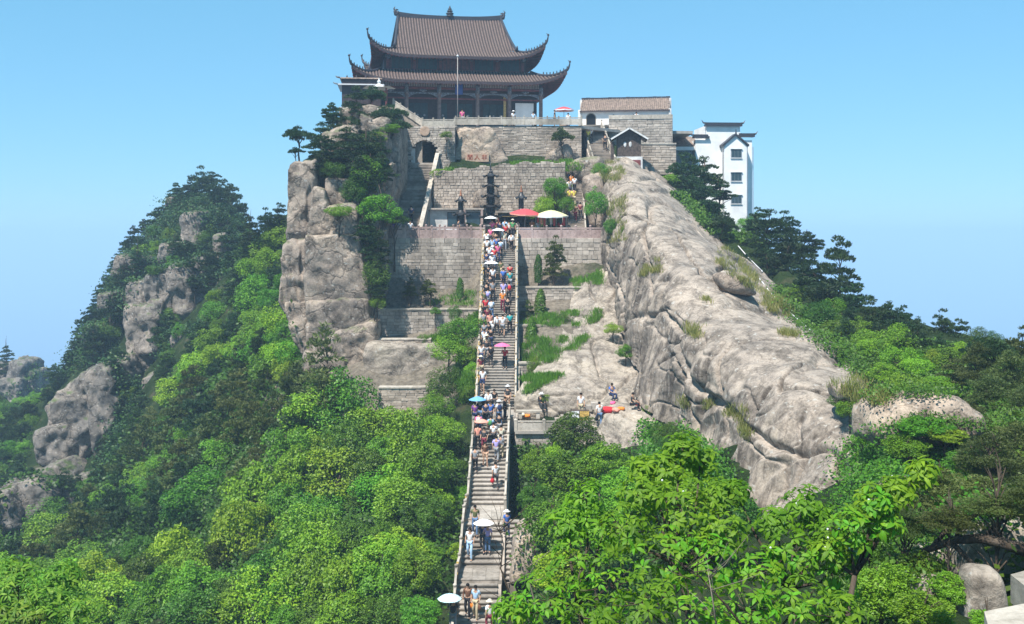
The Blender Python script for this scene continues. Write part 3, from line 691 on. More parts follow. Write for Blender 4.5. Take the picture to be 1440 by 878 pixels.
# ------------------------------------------------------------------ balustrades
def post_mesh(w, h, mat, knob=True):
    m = MB(); m.box(-w/2, w/2, -w/2, w/2, 0, h*.84)
    if knob:
        m.lathe([(w*.35, h*.84), (w*.35, h*.87), (w*.62, h*.885), (w*.66, h*.93), (w*.55, h*.98), (w*.2, h)], 8)
    else: m.lathe([(w*.78, h*.84), (w*.78, h*.9), (w*.1, h)], 4, off=.5)
    return m.mesh('post', M[mat])
def balustrade(name, label, pts, h=1.05, spacing=1.3, mat='pinkst', w=.16, holes=False, knob=True, pan=True, cat='balustrade', locks=0):
    o0 = Vector(pts[0]); t = thing(name, label, cat, o0); pm = post_mesh(w, h, mat, knob); r = random.Random(len(label))
    lk = MB()
    for a, b in zip(pts[:-1], pts[1:]):
        a = Vector(a)-o0; b = Vector(b)-o0; L = (b-a).length; n = max(1, round(L/spacing)); d = (b-a)/n
        rz = math.atan2(d.y, d.x)
        for i in range(n+1):
            if i == 0 and a.length > .01 and (a-b).length > 0 and pts[0] is not a and any((Vector(q)-o0-a).length < 1e-4 for q in pts[1:-1]): continue
            p = a+d*i; inst('post', pm, t, p, (0, 0, rz))
        for i in range(n):
            p, q = a+d*i, a+d*(i+1); e = (q-p); eh = Vector((e.x, e.y, 0)).normalized(); sl = e.z/max(1e-6, math.hypot(e.x, e.y))
            P0 = p+eh*w*.45; P0.z = p.z+sl*w*.45; P1 = q-eh*w*.45; P1.z = q.z-sl*w*.45
            nrm = Vector((-eh.y, eh.x, 0))
            def slab_(m, z0, z1, tt):
                m.hexa([P0-nrm*tt+Vector((0,0,z0)), P1-nrm*tt+Vector((0,0,z0)), P1+nrm*tt+Vector((0,0,z0)), P0+nrm*tt+Vector((0,0,z0)),
                        P0-nrm*tt+Vector((0,0,z1)), P1-nrm*tt+Vector((0,0,z1)), P1+nrm*tt+Vector((0,0,z1)), P0+nrm*tt+Vector((0,0,z1))])
            m = MB(); slab_(m, h*.72, h*.82, w*.36); m.build('handrail', M[mat], t)
            if pan:
                m = MB(); slab_(m, 0, h*(.55 if holes else .66), w*.26)
                m.build('panel', M[mat], t)
            if locks:
                for k in range(locks):
                    f = r.random(); c = P0.lerp(P1, f); c = c+Vector((r.uniform(-.1, .1), r.uniform(-.1, .1), h*r.uniform(.25, .88))); s = r.uniform(.03, .06)
                    lk.box(c.x-s, c.x+s, c.y-s, c.y+s, c.z-s, c.z+s)
    if locks: lk.build('padlocks', M['brass'], t, kind='stuff')
    return t

# ------------------------------------------------------------------ stairs
_u = MB(); _u.box(-.5, .5, 0, 1, -.32, 0); _u.box(-.495, .495, .15, .98, -1.15, -.32)
STEP_Z = []        # (x0 of centre, x1, Ytop, Ybot, ztop, zbot, w) for standing people
def flight(t, top, bot, n, w0, w1, mat='step', deep=1.6, r=random.Random(3)):
    o = Vector(t.location); me = STEPME[mat]; top = Vector(top); bot = Vector(bot)
    for i in range(n):      # i=0 is the top tread (one riser below top)
        f = (i+1)/n; f0 = i/n; z = top.z+(bot.z-top.z)*f; y0 = top.y+(bot.y-top.y)*f0; y1 = top.y+(bot.y-top.y)*f
        x = top.x+(bot.x-top.x)*(f-.5/n); w = w0+(w1-w0)*f; tr = (y0-y1)
        inst('step', me, t, (x-o.x+r.uniform(-.01, .01), y1-o.y-.025+r.uniform(-.008, .008), z-o.z+r.uniform(-.008, .008)), (0, 0, r.uniform(-.003, .003)), (w, tr*1.25+.03, abs(top.z-bot.z)/n*.9))
    m = MB(); a, b = w0/2+.2, w1/2+.2; e = .25
    m.hexa([Vector(v)-o for v in [(bot.x-b, bot.y, bot.z-deep-1), (bot.x+b, bot.y, bot.z-deep-1), (top.x+a, top.y, top.z-deep-1), (top.x-a, top.y, top.z-deep-1),
            (bot.x-b, bot.y, bot.z-e), (bot.x+b, bot.y, bot.z-e), (top.x+a, top.y, top.z-e), (top.x-a, top.y, top.z-e)]])
    m.build('foundation', M['stone'], t)
    STEP_Z.append((top, bot, max(w0, w1)))
def landing(t, x0, x1, y0, y1, z, mat='step', deep=3, cols=4):
    o = Vector(t.location); m = MB(); n = max(1, round((y1-y0)/.7))
    for i in range(n):
        for j in range(cols):
            a = x0+(x1-x0)*j/cols; b = x0+(x1-x0)*(j+1)/cols; c = y0+(y1-y0)*i/n; d = y0+(y1-y0)*(i+1)/n
            inst('paving_slab', STEPME[mat], t, ((a+b)/2-o.x, c-o.y+.004, z-o.z-.004*((i+j) % 2)), (0, 0, 0), (b-a-.012, d-c-.012, .12))
    m.box(x0-.15-o.x, x1+.15-o.x, y0+.02-o.y, y1-o.y, z-deep-o.z, z-.05-o.z); m.build('foundation', M['stone'], t)
STEPME = {k: _u.mesh('step', M[k]) for k in ('step', 'stone')}
main_stair = thing('stone_staircase', 'long straight stone staircase crowded with visitors, from the bottom edge to the terrace', 'staircase', (-1.8, 57, -18.6))
FL = [((-1.02, 96.2, -.30), (-1.18, 77, -12.7), 69, 2.75, 2.62), ((-1.38, 74.5, -12.7), (-1.55, 66.2, -16.9), 22, 2.15, 2.15),
      ((-1.66, 63.4, -16.9), (-1.74, 59.5, -18.6), 9, 2.15, 2.2), ((-1.83, 57.5, -18.6), (-1.86, 51.0, -22.2), 19, 2.1, 2.2)]
for a in FL: flight(main_stair, *a)
landing(main_stair, -2.65, .25, 74.5, 77, -12.7); landing(main_stair, -2.72, -.5, 63.4, 66.2, -16.9, cols=3); landing(main_stair, -2.9, -.7, 57.5, 59.5, -18.6, cols=3)
flight(main_stair, (-.05, 64.2, -17.0), (-.35, 59.5, -19.2), 12, 1.0, .9)
def zst(y):
    P = [(96.2, -.3), (77, -12.7), (74.5, -12.7), (66.2, -16.9), (63.4, -16.9), (59.5, -18.6), (57.5, -18.6), (51, -22.2)]
    for (ya, za), (yb, zb) in zip(P[:-1], P[1:]):
        if yb <= y <= ya: return za+(zb-za)*(ya-y)/(ya-yb)
    return -22
def xst(y): return -1.02+(-.86)*(96.2-y)/45
balustrade('stair_balustrade', 'long weathered stone railing hung with brass padlocks along the left of the upper stair flight', [(-2.52, 96.0, -.35), (-2.6, 77, -12.8)], .95, 1.7, 'rail', .17, pan=False, locks=26)
balustrade('stair_balustrade', 'weathered stone railing along the right edge of the upper stair flight', [(.48, 96.0, -.35), (.25, 77.2, -12.8)], .95, 1.7, 'rail', .17, pan=True, locks=9)
balustrade('stair_balustrade', 'pale stone railing left of the second stair flight, below the crowded landing', [(-2.62, 74.6, -12.75), (-2.76, 66.2, -16.95)], .9, 1.6, 'rail', .17)
balustrade('stair_balustrade', 'pale stone railing right of the second stair flight, beside the leafy bushes', [(-.18, 74.6, -12.75), (-.42, 66.2, -16.95), (-.42, 65.0, -16.95)], .9, 1.6, 'rail', .17)
balustrade('stair_balustrade', 'lowest stone railing, running down to the bottom edge on the left of the stairs', [(-2.82, 66.0, -16.95), (-2.86, 63.4, -16.95), (-2.93, 59.5, -18.65), (-3.0, 57.5, -18.65), (-3.05, 51.5, -22.0)], .9, 1.4, 'rail', .17, pan=True, locks=2)
# side walls of the stair (visible right face, in shade)
for nm, x, lab in (('stair_side_wall', .42, 'rough stone side wall carrying the right railing of the upper stair flight'), ('stair_side_wall', -2.56, 'rough stone side wall carrying the left railing of the upper stair flight')):
    t = thing(nm, lab, 'wall', (x, 86, -8)); m = MB(); dz = 12.4/19.2
    for k in range(24):
        y0 = 77+19.2*k/24; y1 = 77+19.2*(k+1)/24-.015; za = -12.75+(y0-77)*dz; zb = -12.75+(y1-77)*dz
        m.hexa([Vector(v)-Vector((x, 86, -8)) for v in [(x-.14, y0, za-3), (x+.14, y0, za-3), (x+.14, y1, zb-3), (x-.14, y1, zb-3), (x-.14, y0, za+.03), (x+.14, y0, za+.03), (x+.14, y1, zb+.03), (x-.14, y1, zb+.03)]])
    m.build('coping_blocks', M['rail'], t)

# ------------------------------------------------------------------ terraces and retaining walls
def W_(name, label, p0, p1, Y, ytop, ybot, ch, sw, mat='stone', **kw):
    Yb = kw.pop('Y1', Y); A = XY(p0, Y); B = XY(p1, Yb); return wall(name, label, A, B, ZZ(ybot, Y), ZZ(ytop, Y), kw.pop('th', .9), ch, sw, mat, **kw)
W_('retaining_wall', 'tall block wall under the pink balustrade, left of the stairs', 533, 681, 96.3, 335, 424, .33, .62, indiv=True, seed=1)
W_('retaining_wall', 'tall block wall under the pink balustrade, right of the stairs', 728, 850, 96.3, 335, 398, .34, .6, indiv=True, seed=2)
W_('retaining_wall', 'second terrace wall down on the left of the stairs, behind the bright shrubs', 526, 672, 92.0, 436, 482, .26, .5, indiv=True, seed=3, cap=.1)
W_('retaining_wall', 'lowest short terrace wall on the left, just above the green tree tops', 532, 628, 82.6, 546, 596, .19, .6, indiv=True, seed=4, mat='stone2', cap=.08)
W_('retaining_wall', 'third terrace wall on the left, a low course above the stepped pale rock ledge', 520, 606, 89.6, 478, 500, .22, .5, indiv=True, seed=14, mat='stone2', cap=.08)
W_('retaining_wall', 'upper garden wall on the right of the stairs, between the cypress and the small pines', 729, 842, 92.6, 405, 440, .24, .5, indiv=True, seed=5, cap=.12)
W_('retaining_wall', 'low garden wall in the middle of the ledges right of the stairs', 728, 836, 86.8, 459, 478, .22, .55, indiv=True, seed=6, cap=.12)
W_('retaining_wall', 'shortest garden wall, right of the stairs beside the pink umbrella', 727, 790, 81.2, 512, 530, .22, .55, indiv=True, seed=7, cap=.1)
W_('rubble_wall', 'rubble stone wall behind the three iron pagoda burners, under the grass strip', 610, 795, 104.2, 227, 318, .30, .42, mat='stone2', seed=8, top=lambda u: 5.35+.9*min(1, u/9)+.12*math.sin(u*3))
W_('upper_wall', 'thin coursed wall below the temple terrace, with the carved boulder', 636, 818, 112.0, 178, 250, .17, .75, mat='stone2', seed=9, top=None)
aw = W_('arch_wall', 'weathered wall with the round arched gateway at the top of the left stair', 568, 640, 109.6, 178, 268, .22, .6, mat='stone', seed=10, arch=((597.5-568)/F*109.6, 1.46, ZZ(217, 109.6)-ZZ(268, 109.6)), cat='gateway', th=2.6)
ac = (597.5-568)/F*109.6; asp = ZZ(217, 109.6)-ZZ(268, 109.6); fl0 = ZZ(229, 109.6)-ZZ(268, 109.6)
for k in range(13):
    a0 = PI*k/13+.02; a1 = PI*(k+1)/13-.02; m = MB(); r0, r1 = 1.44, 1.72
    m.prism([(ac+math.cos(a)*q, asp+math.sin(a)*q) for a, q in ((a0, r0), (a0, r1), (a1, r1), (a1, r0))], -.07, .3); m.build('arch_stone', M['stone'], aw)
m = MB(); N_ = 16
ring = [(ac-1.45, fl0)]+[(ac-math.cos(PI*k/N_)*1.45, asp+math.sin(PI*k/N_)*1.45) for k in range(N_+1)]+[(ac+1.45, fl0)]
rows = [[(x, .12, z) for x, z in ring], [(x, 9, z) for x, z in ring]]; m.grid(rows); m.build('tunnel_vault', M['stone'], aw)
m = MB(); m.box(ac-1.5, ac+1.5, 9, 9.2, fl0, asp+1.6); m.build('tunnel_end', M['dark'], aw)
m = MB(); m.box(ac-1.5, ac+1.5, .1, 9, fl0-.6, fl0); m.build('tunnel_floor', M['paving'], aw)
m = MB(); m.box(ac-1.44, ac-1.05, .4, .6, fl0, fl0+1.5); m.build('stone_tablet', M['plaster2'], aw)
m = MB(); m.lathe([(.5, 0), (.5, .1), (.42, .12)], 20); o = m.build('round_plaque', M['tabl'], aw); o.location = (ac, -.02, asp+2.35); o.rotation_euler = (R(90), 0, 0)
# boulder with the carved tablet
tb = block('carved_boulder', [(642, 180), (694, 180), (716, 232), (637, 247)], 110.6, 2.2, 'big rounded boulder with a red lettered tablet, built into the wall under the temple terrace', mat='rock', n=30, k=6, amp=.035, cat='inscribed boulder')
tbc = at(671, 222, 110.45)
tt = thing('inscription_tablet', 'tan tablet with three faded red characters set in the big boulder', 'inscription', tbc)
m = MB(); m.box(-1.22, 1.22, -.06, .5, -.42, .42); m.build('tablet', M['tabl'], tt)
try:
    for k, chr_ in enumerate('\u9593\u4eba\u975e'):
        fc = bpy.data.curves.new('letter', 'FONT'); fc.body = chr_; fc.size = .62; fc.align_x = 'CENTER'; fc.align_y = 'CENTER'; fc.extrude = .012; fc.resolution_u = 2
        fo = bpy.data.objects.new('letter', fc); COL.objects.link(fo); bpy.context.view_layer.update()
        me = bpy.data.meshes.new_from_object(fo.evaluated_get(bpy.context.evaluated_depsgraph_get())); bpy.data.objects.remove(fo)
        me.materials.clear(); me.materials.append(M['redp']); print('letter faces', len(me.polygons))
        inst('letter', me, tt, ((k-1)*.74, -.075, 0), (R(90), 0, 0))
except Exception as e: print('letters', e)

def floor_(name, poly, z, mat='paving', d=.3):
    m = MB(); n = len(poly); m.add([(x, y, z) for x, y in poly]+[(x, y, z-d) for x, y in poly], [tuple(range(n)), tuple(range(2*n-1, n-1, -1))]+[(i, i+n, (i+1) % n+n, (i+1) % n)[::1] for i in range(n)])
    o = m.build(name, M[mat]); tag(o, kind='structure'); return o
floor_('terrace_floor', [(-14, 96.5), (8.4, 96.5), (9, 104.2), (-14, 104.2)], -.35)
floor_('temple_terrace_floor', [(-14.5, 112.3), (7.4, 112.3), (12, 117), (20, 118), (20, 146), (-22, 146), (-20, 118)], 11.45)
balustrade('terrace_balustrade', 'pink stone balustrade on the middle terrace, left of the stair head', [(-13.2, 96.4, -.35), (-2.5, 96.4, -.35)], 1.2, 1.22, 'pinkst', .17)
balustrade('terrace_balustrade', 'pink stone balustrade on the middle terrace, right of the stair head under the yellow umbrella', [(.5, 96.4, -.35), (8.4, 96.4, -.35)], 1.2, 1.25, 'pinkst', .17)
balustrade('inner_balustrade', 'pink balustrade with arched openings behind the left terrace rail, before the dark shop windows', [(-9.2, 98.6, -.35), (-2.9, 98.6, -.35)], 1.3, 1.2, 'pinkst', .17, holes=True)
zt = ZZ(176, 112.1)
balustrade('temple_balustrade', 'pale stone balustrade along the edge of the temple terrace', [(-5.9, 111.9, zt), (7.3, 111.9, zt)], .95, 1.25, 'rail', .14)
balustrade('temple_balustrade', 'short pale balustrade above the arched gateway', [(-9.2, 109.7, ZZ(178, 109.7)), (-5.9, 109.7, ZZ(178, 109.7))], .9, 1.1, 'rail', .14)
balustrade('temple_balustrade', 'sloping pale balustrade rising left from the arched gateway towards the temple', [(-9.25, 109.8, ZZ(178, 109.7)), (-12.4, 111.5, ZZ(150, 111.5))], .9, 1.2, 'rail', .14)
m = MB(); A_ = Vector((-9.25, 109.9, 0)); B_ = Vector((-12.4, 111.6, 0))
m.hexa([(A_.x, A_.y, 5), (A_.x, A_.y+1, 5), (B_.x, B_.y+1, 5), (B_.x, B_.y, 5), (A_.x, A_.y, ZZ(178, 109.7)), (A_.x, A_.y+1, ZZ(178, 109.7)), (B_.x, B_.y+1, ZZ(150, 111.5)), (B_.x, B_.y, ZZ(150, 111.5))])
m.build('ramp_wall', M['stone'], None, label='sloping wall under the rising balustrade left of the arched gateway', cat='wall')

# left stair up to the arch, right stairs up to the gate
ls = thing('stone_stair', 'shaded stair rising from the terrace to the arched gateway', 'staircase', (-10, 99, 0))
flight(ls, (-8.95, 109.6, 7.37), (-9.9, 99.2, -.35), 42, 2.6, 3.0, 'stone')
m = MB(); m.hexa([Vector(v)-Vector((-8, 99, 0)) for v in [(-8.65, 98.9, -.6), (-8.35, 98.9, -.6), (-7.5, 109.5, -.6), (-7.8, 109.5, -.6), (-8.65, 98.9, .55), (-8.35, 98.9, .55), (-7.5, 109.5, 8.25), (-7.8, 109.5, 8.25)]])
pw = thing('stair_parapet', 'pale sloping parapet on the right side of the stair to the arched gateway', 'parapet', (-8, 99, 0)); m.build('parapet_wall', M['stone'], pw)
m = MB(); m.hexa([Vector(v)-Vector((-8, 99, 0)) for v in [(-8.7, 98.85, .555), (-8.3, 98.85, .555), (-7.45, 109.5, 8.255), (-7.85, 109.5, 8.255), (-8.7, 98.85, .7), (-8.3, 98.85, .7), (-7.45, 109.5, 8.4), (-7.85, 109.5, 8.4)]]); m.build('coping', M['rail'], pw)
rs = thing('stone_stair', 'narrow stair climbing from the terrace behind the yellow umbrella, lower flight of the right stairs', 'staircase', (6, 100, 0))
flight(rs, (5.95, 107.2, 5.95), (5.9, 98.8, -.35), 35, 1.9, 1.75, 'stone')
for dx, la in ((-1.0, 'left'), (1.0, 'right')):
    balustrade('stair_railing', 'narrow pale stone railing on the %s of the lower flight behind the yellow umbrella' % la, [(5.85+dx, 99, -.2), (5.95+dx*1.02, 107.2 if dx < 0 else 105, 5.95 if dx < 0 else 4.3)], .85, 1.6, 'rail', .16)
rs2 = thing('stone_stair', 'upper stair leading to the dark arched door of the white walled hall', 'staircase', (9, 110, 7.5))
flight(rs2, (8.75, 117.2, 11.75), (9.45, 109.2, 7.1), 26, 2.0, 2.1, 'stone')
balustrade('stair_railing', 'pale stone railing left of the upper stair to the white hall', [(8.35, 109.0, 7.0), (7.65, 117.3, 11.7)], .95, 1.5, 'rail', .18)
balustrade('stair_railing', 'pale stone railing right of the upper stair to the white hall', [(10.6, 109.0, 7.0), (9.85, 117.3, 11.7)], .95, 1.5, 'rail', .18)
# platform and low bridge at the landing
W_('platform_wall', 'mossy wall of the small platform right of the crowded landing', 724, 850, 73.4, 606, 650, .26, .55, indiv=True, seed=12, th=1.2)
floor_('platform_floor', [(.2, 73.2), (6.3, 73.2), (6.6, 75.6), (.2, 77)], ZZ(606, 73.4)+.02, 'paving', .2)
balustrade('platform_balustrade', 'grey slab balustrade along the small platform right of the landing', [(.25, 73.3, ZZ(607, 73.3)), (6.1, 73.3, ZZ(607, 73.3))], .9, 1.95, 'rail', .2, knob=False)
sf = thing('side_steps', 'few side steps climbing from the platform onto the pale slab', 'steps', (3, 74, -13)); 
for k in range(7):
    inst('step', STEPME['step'], sf, (.25+k*.42, .4, .1+k*.19), (0, 0, 0), (.5, 1.6, .3+.19*k))
bn = thing('stone_bench', 'pale stone bench at the platform corner beside the stair railing', 'bench', at(744, 582, 75)+Vector((0, 0, -.3)))
for nm, b in (('seat', (-.9, .9, -.3, .3, .42, .54)), ('leg', (-.75, -.5, -.25, .25, 0, .42)), ('leg', (.5, .75, -.25, .25, 0, .42))): m = MB(); m.box(*b); m.build(nm, M['rail'], bn)

# ------------------------------------------------------------------ the temple
T = thing('temple', 'big temple hall with double brown tiled roof and swept up eaves on the summit', 'temple', (-6.1, 121.7, 11.95), R(10))
CY = 8.5
def g_(t): return 1-(1-t)**1.35
def ring_pt(side, s, t, a, b, zi, A, B, zo, lift, q=7, out=.035):
    hx = a+(A-a)*t; hy = b+(B-b)*t; e = abs(s)**q
    k = 1+out*t*e; z = zi-(zi-zo)*g_(t)+lift*(t**2.0)*e
    if side == 0: x, y = s*hx*k, -hy*k
    elif side == 1: x, y = hx*k, s*hy*k
    elif side == 2: x, y = -s*hx*k, hy*k
    else: x, y = -hx*k, -s*hy*k
    return (x, CY+y, z)
def ring_roof(parent, prm, ribs, fr_obj=True):
    ss = [math.sin(v*PI/2) for v in np.linspace(-1, 1, 49)]; ts = np.linspace(0, 1, 11); m = MB()
    for side in range(4):
        m.grid([[ring_pt(side, s, t, *prm) for s in ss] for t in ts])
    roof = m.build('roof', M['tile_dark'], parent, smooth=True)
    m = MB()
    for side in range(4):      # soffit and fascia
        low = [[tuple(np.array(ring_pt(side, s, t, *prm))-np.array((0, 0, .30))) for s in ss] for t in ts]; m.grid([r[::-1] for r in low])
        m.grid([[tuple(np.array(ring_pt(side, s, 1, *prm))+np.array((0, 0, dz))) for s in ss] for dz in (0, -.30)])
    m.build('soffit', M['wood_dark'], roof)
    a, b, zi, A, B = prm[:5]
    for side in (0, 1, 2, 3):
        hi, ho = (a, A) if side % 2 == 0 else (b, B); n = int(ho/ribs); js = MB()
        for i in range(-n, n+1):
            x = i*ribs; t0 = 0 if abs(x) <= hi else (abs(x)-hi)/(ho-hi)
            if t0 > .97: continue
            pts = []
            for t in np.linspace(t0, 1.0, 6):
                s = max(-1, min(1, x/(hi+(ho-hi)*t))); p = Vector(ring_pt(side, s, t, *prm)); pts.append(p+Vector((0, 0, .02)))
            if side == 0:
                mm = MB(); mm.tube(pts, .085, 5); mm.build('tile_row', M['tile'], roof)
            else: js.tube(pts, .062, 4)
        if js.v: js.build('side_tiles', M['tile'], roof, kind='stuff')
    # rafter ends
    rf = MB()
    for side in range(4):
        ho = A if side % 2 == 0 else B; n = int(ho/.42)
        for i in range(-n, n+1):
            s = i*.42/ho; p = Vector(ring_pt(side, s, .995, *prm))+Vector((0, 0, -.36)); q_ = Vector(ring_pt(side, s, .5, *prm))+Vector((0, 0, -.36)); rf.beam(p, q_, .09, .09)
    rf.build('rafters', M['wood_red'], roof, kind='stuff')
    # hip ridges with curled tips and small beasts
    for sx, sy in ((-1, 0), (1, 0), (-1, 2), (1, 2)):
        pts = [Vector(ring_pt(sy, sx if sy == 0 else -sx, t, *prm))+Vector((0, 0, .12)) for t in np.linspace(0, 1, 12)]
        d = pts[-1]-pts[-2]; d.normalize(); up = Vector((0, 0, 1))
        for k in range(1, 7): pts.append(pts[-1]+(d*(.13-.018*k)+up*(.03+.026*k)))
        rr = [.16]*12+[.14, .12, .10, .085, .07, .05]
        mm = MB(); mm.tube(pts, rr, 6); e = pts[-1]; mm.ball((e.x, e.y, e.z), .14, n=6, m=5); mm.tube([e, e+Vector((-d.x*.3, -d.y*.3, .22))], [.07, .02], 5)
        mm.build('hip_ridge', M['ridge_tile'], roof, True)
        for k in range(4, 12, 1):
            p = pts[k]; b = MB(); b.lathe([(.06, .1), (.09, .18), (.05, .27), (.07, .33), (.02, .42)], 6, (p.x, p.y, p.z)); b.build('ridge_beast', M['ridge_tile'], roof)
    return roof
LOW = (8.7, 6.9, 6.95, 11.75, 10.5, 5.25, 1.45)
UP = (7.1, 5.95, 9.56, 9.75, 8.5, 8.4, 1.6)
ring_roof(T, LOW, .33); upr = ring_roof(T, UP, .33)
# main gabled slopes
def mz(t): return 14.3-(14.3-8.4)*g_(t)
def mp_(s, t, sy): return (s*(6.3+.8*t/.7), CY+sy*8.5*t, mz(t)+.12*(s**4))
for sy in (-1, 1):
    m = MB(); rows = [[mp_(s, t, sy) for s in np.linspace(-1, 1, 9)] for t in np.linspace(0, .72, 9)]
    if sy > 0: rows = [r[::-1] for r in rows]
    m.grid(rows); mr = m.build('main_roof', M['tile_dark'], T, True)
    js = MB(); n = int(7.1/.33)
    for i in range(-n, n+1):
        x = i*.33; t0 = max(0, (abs(x)-6.3)/.8*.7)
        pts = []
        for t in np.linspace(t0, .715, 6):
            s = x/(6.3+.8*t/.7); p = Vector(mp_(s, t, sy)); pts.append(p+Vector((0, 0, .02)))
        if sy < 0: mm = MB(); mm.tube(pts, .085, 5); mm.build('tile_row', M['tile'], mr)
        else: js.tube(pts, .062, 4)
    if js.v: js.build('rear_tiles', M['tile'], mr, kind='stuff')
    for sx in (-1, 1):
        pts = [Vector(mp_(sx, t, sy))+Vector((0, 0, .15)) for t in np.linspace(0, .74, 9)]; pts.append(pts[-1]+Vector((0, sy*.25, .15))); pts.append(pts[-1]+Vector((0, sy*.05, .35)))
        mm = MB(); mm.tube(pts, [.17]*9+[.14, .05], 6); mm.build('verge_ridge', M['ridge_tile'], T, True)
m = MB(); rdg = [(s*6.6, CY, 14.42+.35*abs(s)**3) for s in np.linspace(-1, 1, 15)]
for a, b in zip(rdg[:-1], rdg[1:]): m.beam((a[0], a[1], a[2]), (b[0]+.01, b[1], b[2]), .34, .5)
m.build('main_ridge', M['ridge_tile'], T)
for sx in (-1, 1):
    m = MB(); c = (sx*6.5, CY, 14.9); m.tube([(sx*6.2, CY, 14.6), (sx*6.6, CY, 14.7), (sx*6.7, CY, 15.0), (sx*6.5, CY, 15.25), (sx*6.25, CY, 15.2)], [.24, .24, .18, .12, .05], 7)
    m.tube([(sx*6.6, CY, 14.9), (sx*6.8, CY, 15.35), (sx*6.65, CY, 15.6)], [.14, .1, .03], 6); m.ball((sx*6.35, CY, 14.85), .25, n=7); m.build('ridge_dragon', M['ridge_tile'], T, True)
m = MB(); m.lathe([(.45, 14.6), (.5, 14.85), (.3, 14.95), (.42, 15.1), (.5, 15.25), (.42, 15.4), (.2, 15.5), (.33, 15.62), (.38, 15.75), (.3, 15.88), (.14, 15.96), (.24, 16.08), (.26, 16.18), (.1, 16.3), (.13, 16.42), (.03, 16.8)], 10, (0, CY, 2.6)); m.v = [(a, b, 14.55+(c-17.2)*.64) for a, b, c in m.v]
m.build('finial', M['ridge_tile'], T, True)
for sx in (-1, 1):      # gable walls
    m = MB(); pts = [(sx*6.25, CY+sy*8.5*t, mz(t)-.05) for sy, t in [(-1, v) for v in np.linspace(.7, 0, 7)]+[(1, v) for v in np.linspace(.1, .7, 6)]]
    n = len(pts); m.add(pts+[(p[0]-sx*.3, p[1], p[2]) for p in pts], [tuple(range(n)), tuple(range(2*n-1, n-1, -1))]+[(i, i+n, (i+1) % n+n, (i+1) % n) for i in range(n)]); m.build('gable', M['wood_red'], T)
# storeys
m = MB(); m.box(-8.3, 8.3, 2.6, 14.4, 6.5, 9.4); m.build('upper_wall', M['wood_dark'], T)
m = MB(); m.box(-9.7, 9.7, 3.0, 15.5, 0, 6.6); m.build('lower_wall', M['wood_dark'], T)
m = MB(); m.box(-11.3, 11.3, -1.3, 18.3, -.5, 0); m.build('plinth', M['stone'], T)
CX = [-9.6, -5.9, -2.2, 2.2, 5.9, 9.6]
for x in CX:      # upper storey columns and panels
    m = MB(); m.box(x*.82-.2, x*.82+.2, 2.32, 2.62, 6.9, 9.0); m.build('upper_column', M['wood_red'], T)
    m = MB(); m.box(x*.82-.28, x*.82+.28, 1.7, 2.6, 8.45, 8.75); m.box(x*.82-.14, x*.82+.14, 1.3, 2.6, 8.2, 8.5); m.build('bracket', M['carve'], T)
for i in range(5):
    a, b = CX[i]*.82+.3, CX[i+1]*.82-.3
    f = MB(); f.box(a, b, 2.48, 2.598, 7.1, 8.75); fo = f.build('window', M['wood_red'], T)
    m = MB(); m.box(a+.1, b-.1, 2.44, 2.475, 7.2, 8.65); m.build('pane', M['wood_red' if i == 2 else 'teal'], fo)
    n = int((b-a)/.42); m = MB()
    for k in range(1, n): x = a+(b-a)*k/n; m.box(x-.025, x+.025, 2.40, 2.438, 7.2, 8.65)
    m.build('lattice', M['wood_dark'], fo)
for s_ in (-1, 1):
    m = MB(); m.box(-8.35, 8.35, 2.2, 2.6, 6.85, 7.05) if s_ < 0 else m.box(-8.35, 8.35, 2.2, 2.6, 8.8, 9.0); m.build('beam', M['wood_dark'], T)
# lower storey
for i, x in enumerate(CX):
    m = MB(); m.lathe([(.34, 0), (.36, .15), (.25, .25), (.23, .3), (.22, 3.9), (.3, 4.0), (.3, 4.2)], 12, (x, .1, 0)); m.build('column', M['col'], T, True)
    m = MB(); m.box(x-.2, x+.2, -.25, .35, 4.2, 5.0); m.tube([(x-.02, -.2, 4.1), (x, -.55, 4.4), (x, -.6, 4.9)], [.1, .14, .06], 6); m.build('bracket', M['carve'], T)
for i in range(5):
    a, b = CX[i]+.22, CX[i+1]-.22; w = b-a
    m = MB(); m.box(a, b, -.02, .22, 4.55, 4.78); m.build('beam', M['wood_red'], T)
    m = MB(); k = 10; up_ = []; lo_ = []
    for j in range(k+1):
        u = j/k; d = .15+.45*abs(2*u-1)**3.5; up_.append((a+w*u, 4.2)); lo_.append((a+w*u, 4.2-d))
    m.prism(lo_+up_[::-1], .02, .18); m.build('carved_lintel', M['carve'], T)
    m = MB(); cx = (a+b)/2; m.ball((cx, -.02, 4.38), .26, .12, .16); m.ball((cx-.3, -.02, 4.4), .13, .1, .1); m.ball((cx+.3, -.02, 4.4), .13, .1, .1); m.build('carved_boss', M['carve'], T, True)
    n = int(w/.19); m = MB()
    for j in range(n): x = a+w*(j+.5)/n; m.box(x-.05, x+.05, -.06, .02, 4.85, 5.35)
    m.build('frieze_slats', M['slat'], T, kind='stuff')
    m = MB(); m.box(a, b, .06, .16, 3.45, 3.6); m.build('hanging_rail', M['wood_red'], T)
    # doors
    m = MB(); m.box(a, b, 2.85, 2.99, 0, 4.2); m.build('door_frame', M['wood_dark'], T)
    nd_ = 4
    for j in range(nd_):
        if (i, j) in ((0, 2), (0, 3), (1, 3), (2, 1), (3, 0), (4, 0)): continue
        x0 = a+w*j/nd_+.03; x1 = a+w*(j+1)/nd_-.03; d = MB(); d.box(x0, x1, 2.72, 2.845, .05, 3.3); do = d.build('door', M['teal'], T)
        m = MB(); m.lathe([(.13, 0), (.13, .03), (.05, .06)], 10); h_ = m.build('medallion', M['grey_metal'], do); h_.location = ((x0+x1)/2, 2.715, 1.9); h_.rotation_euler = (R(90), 0, 0)
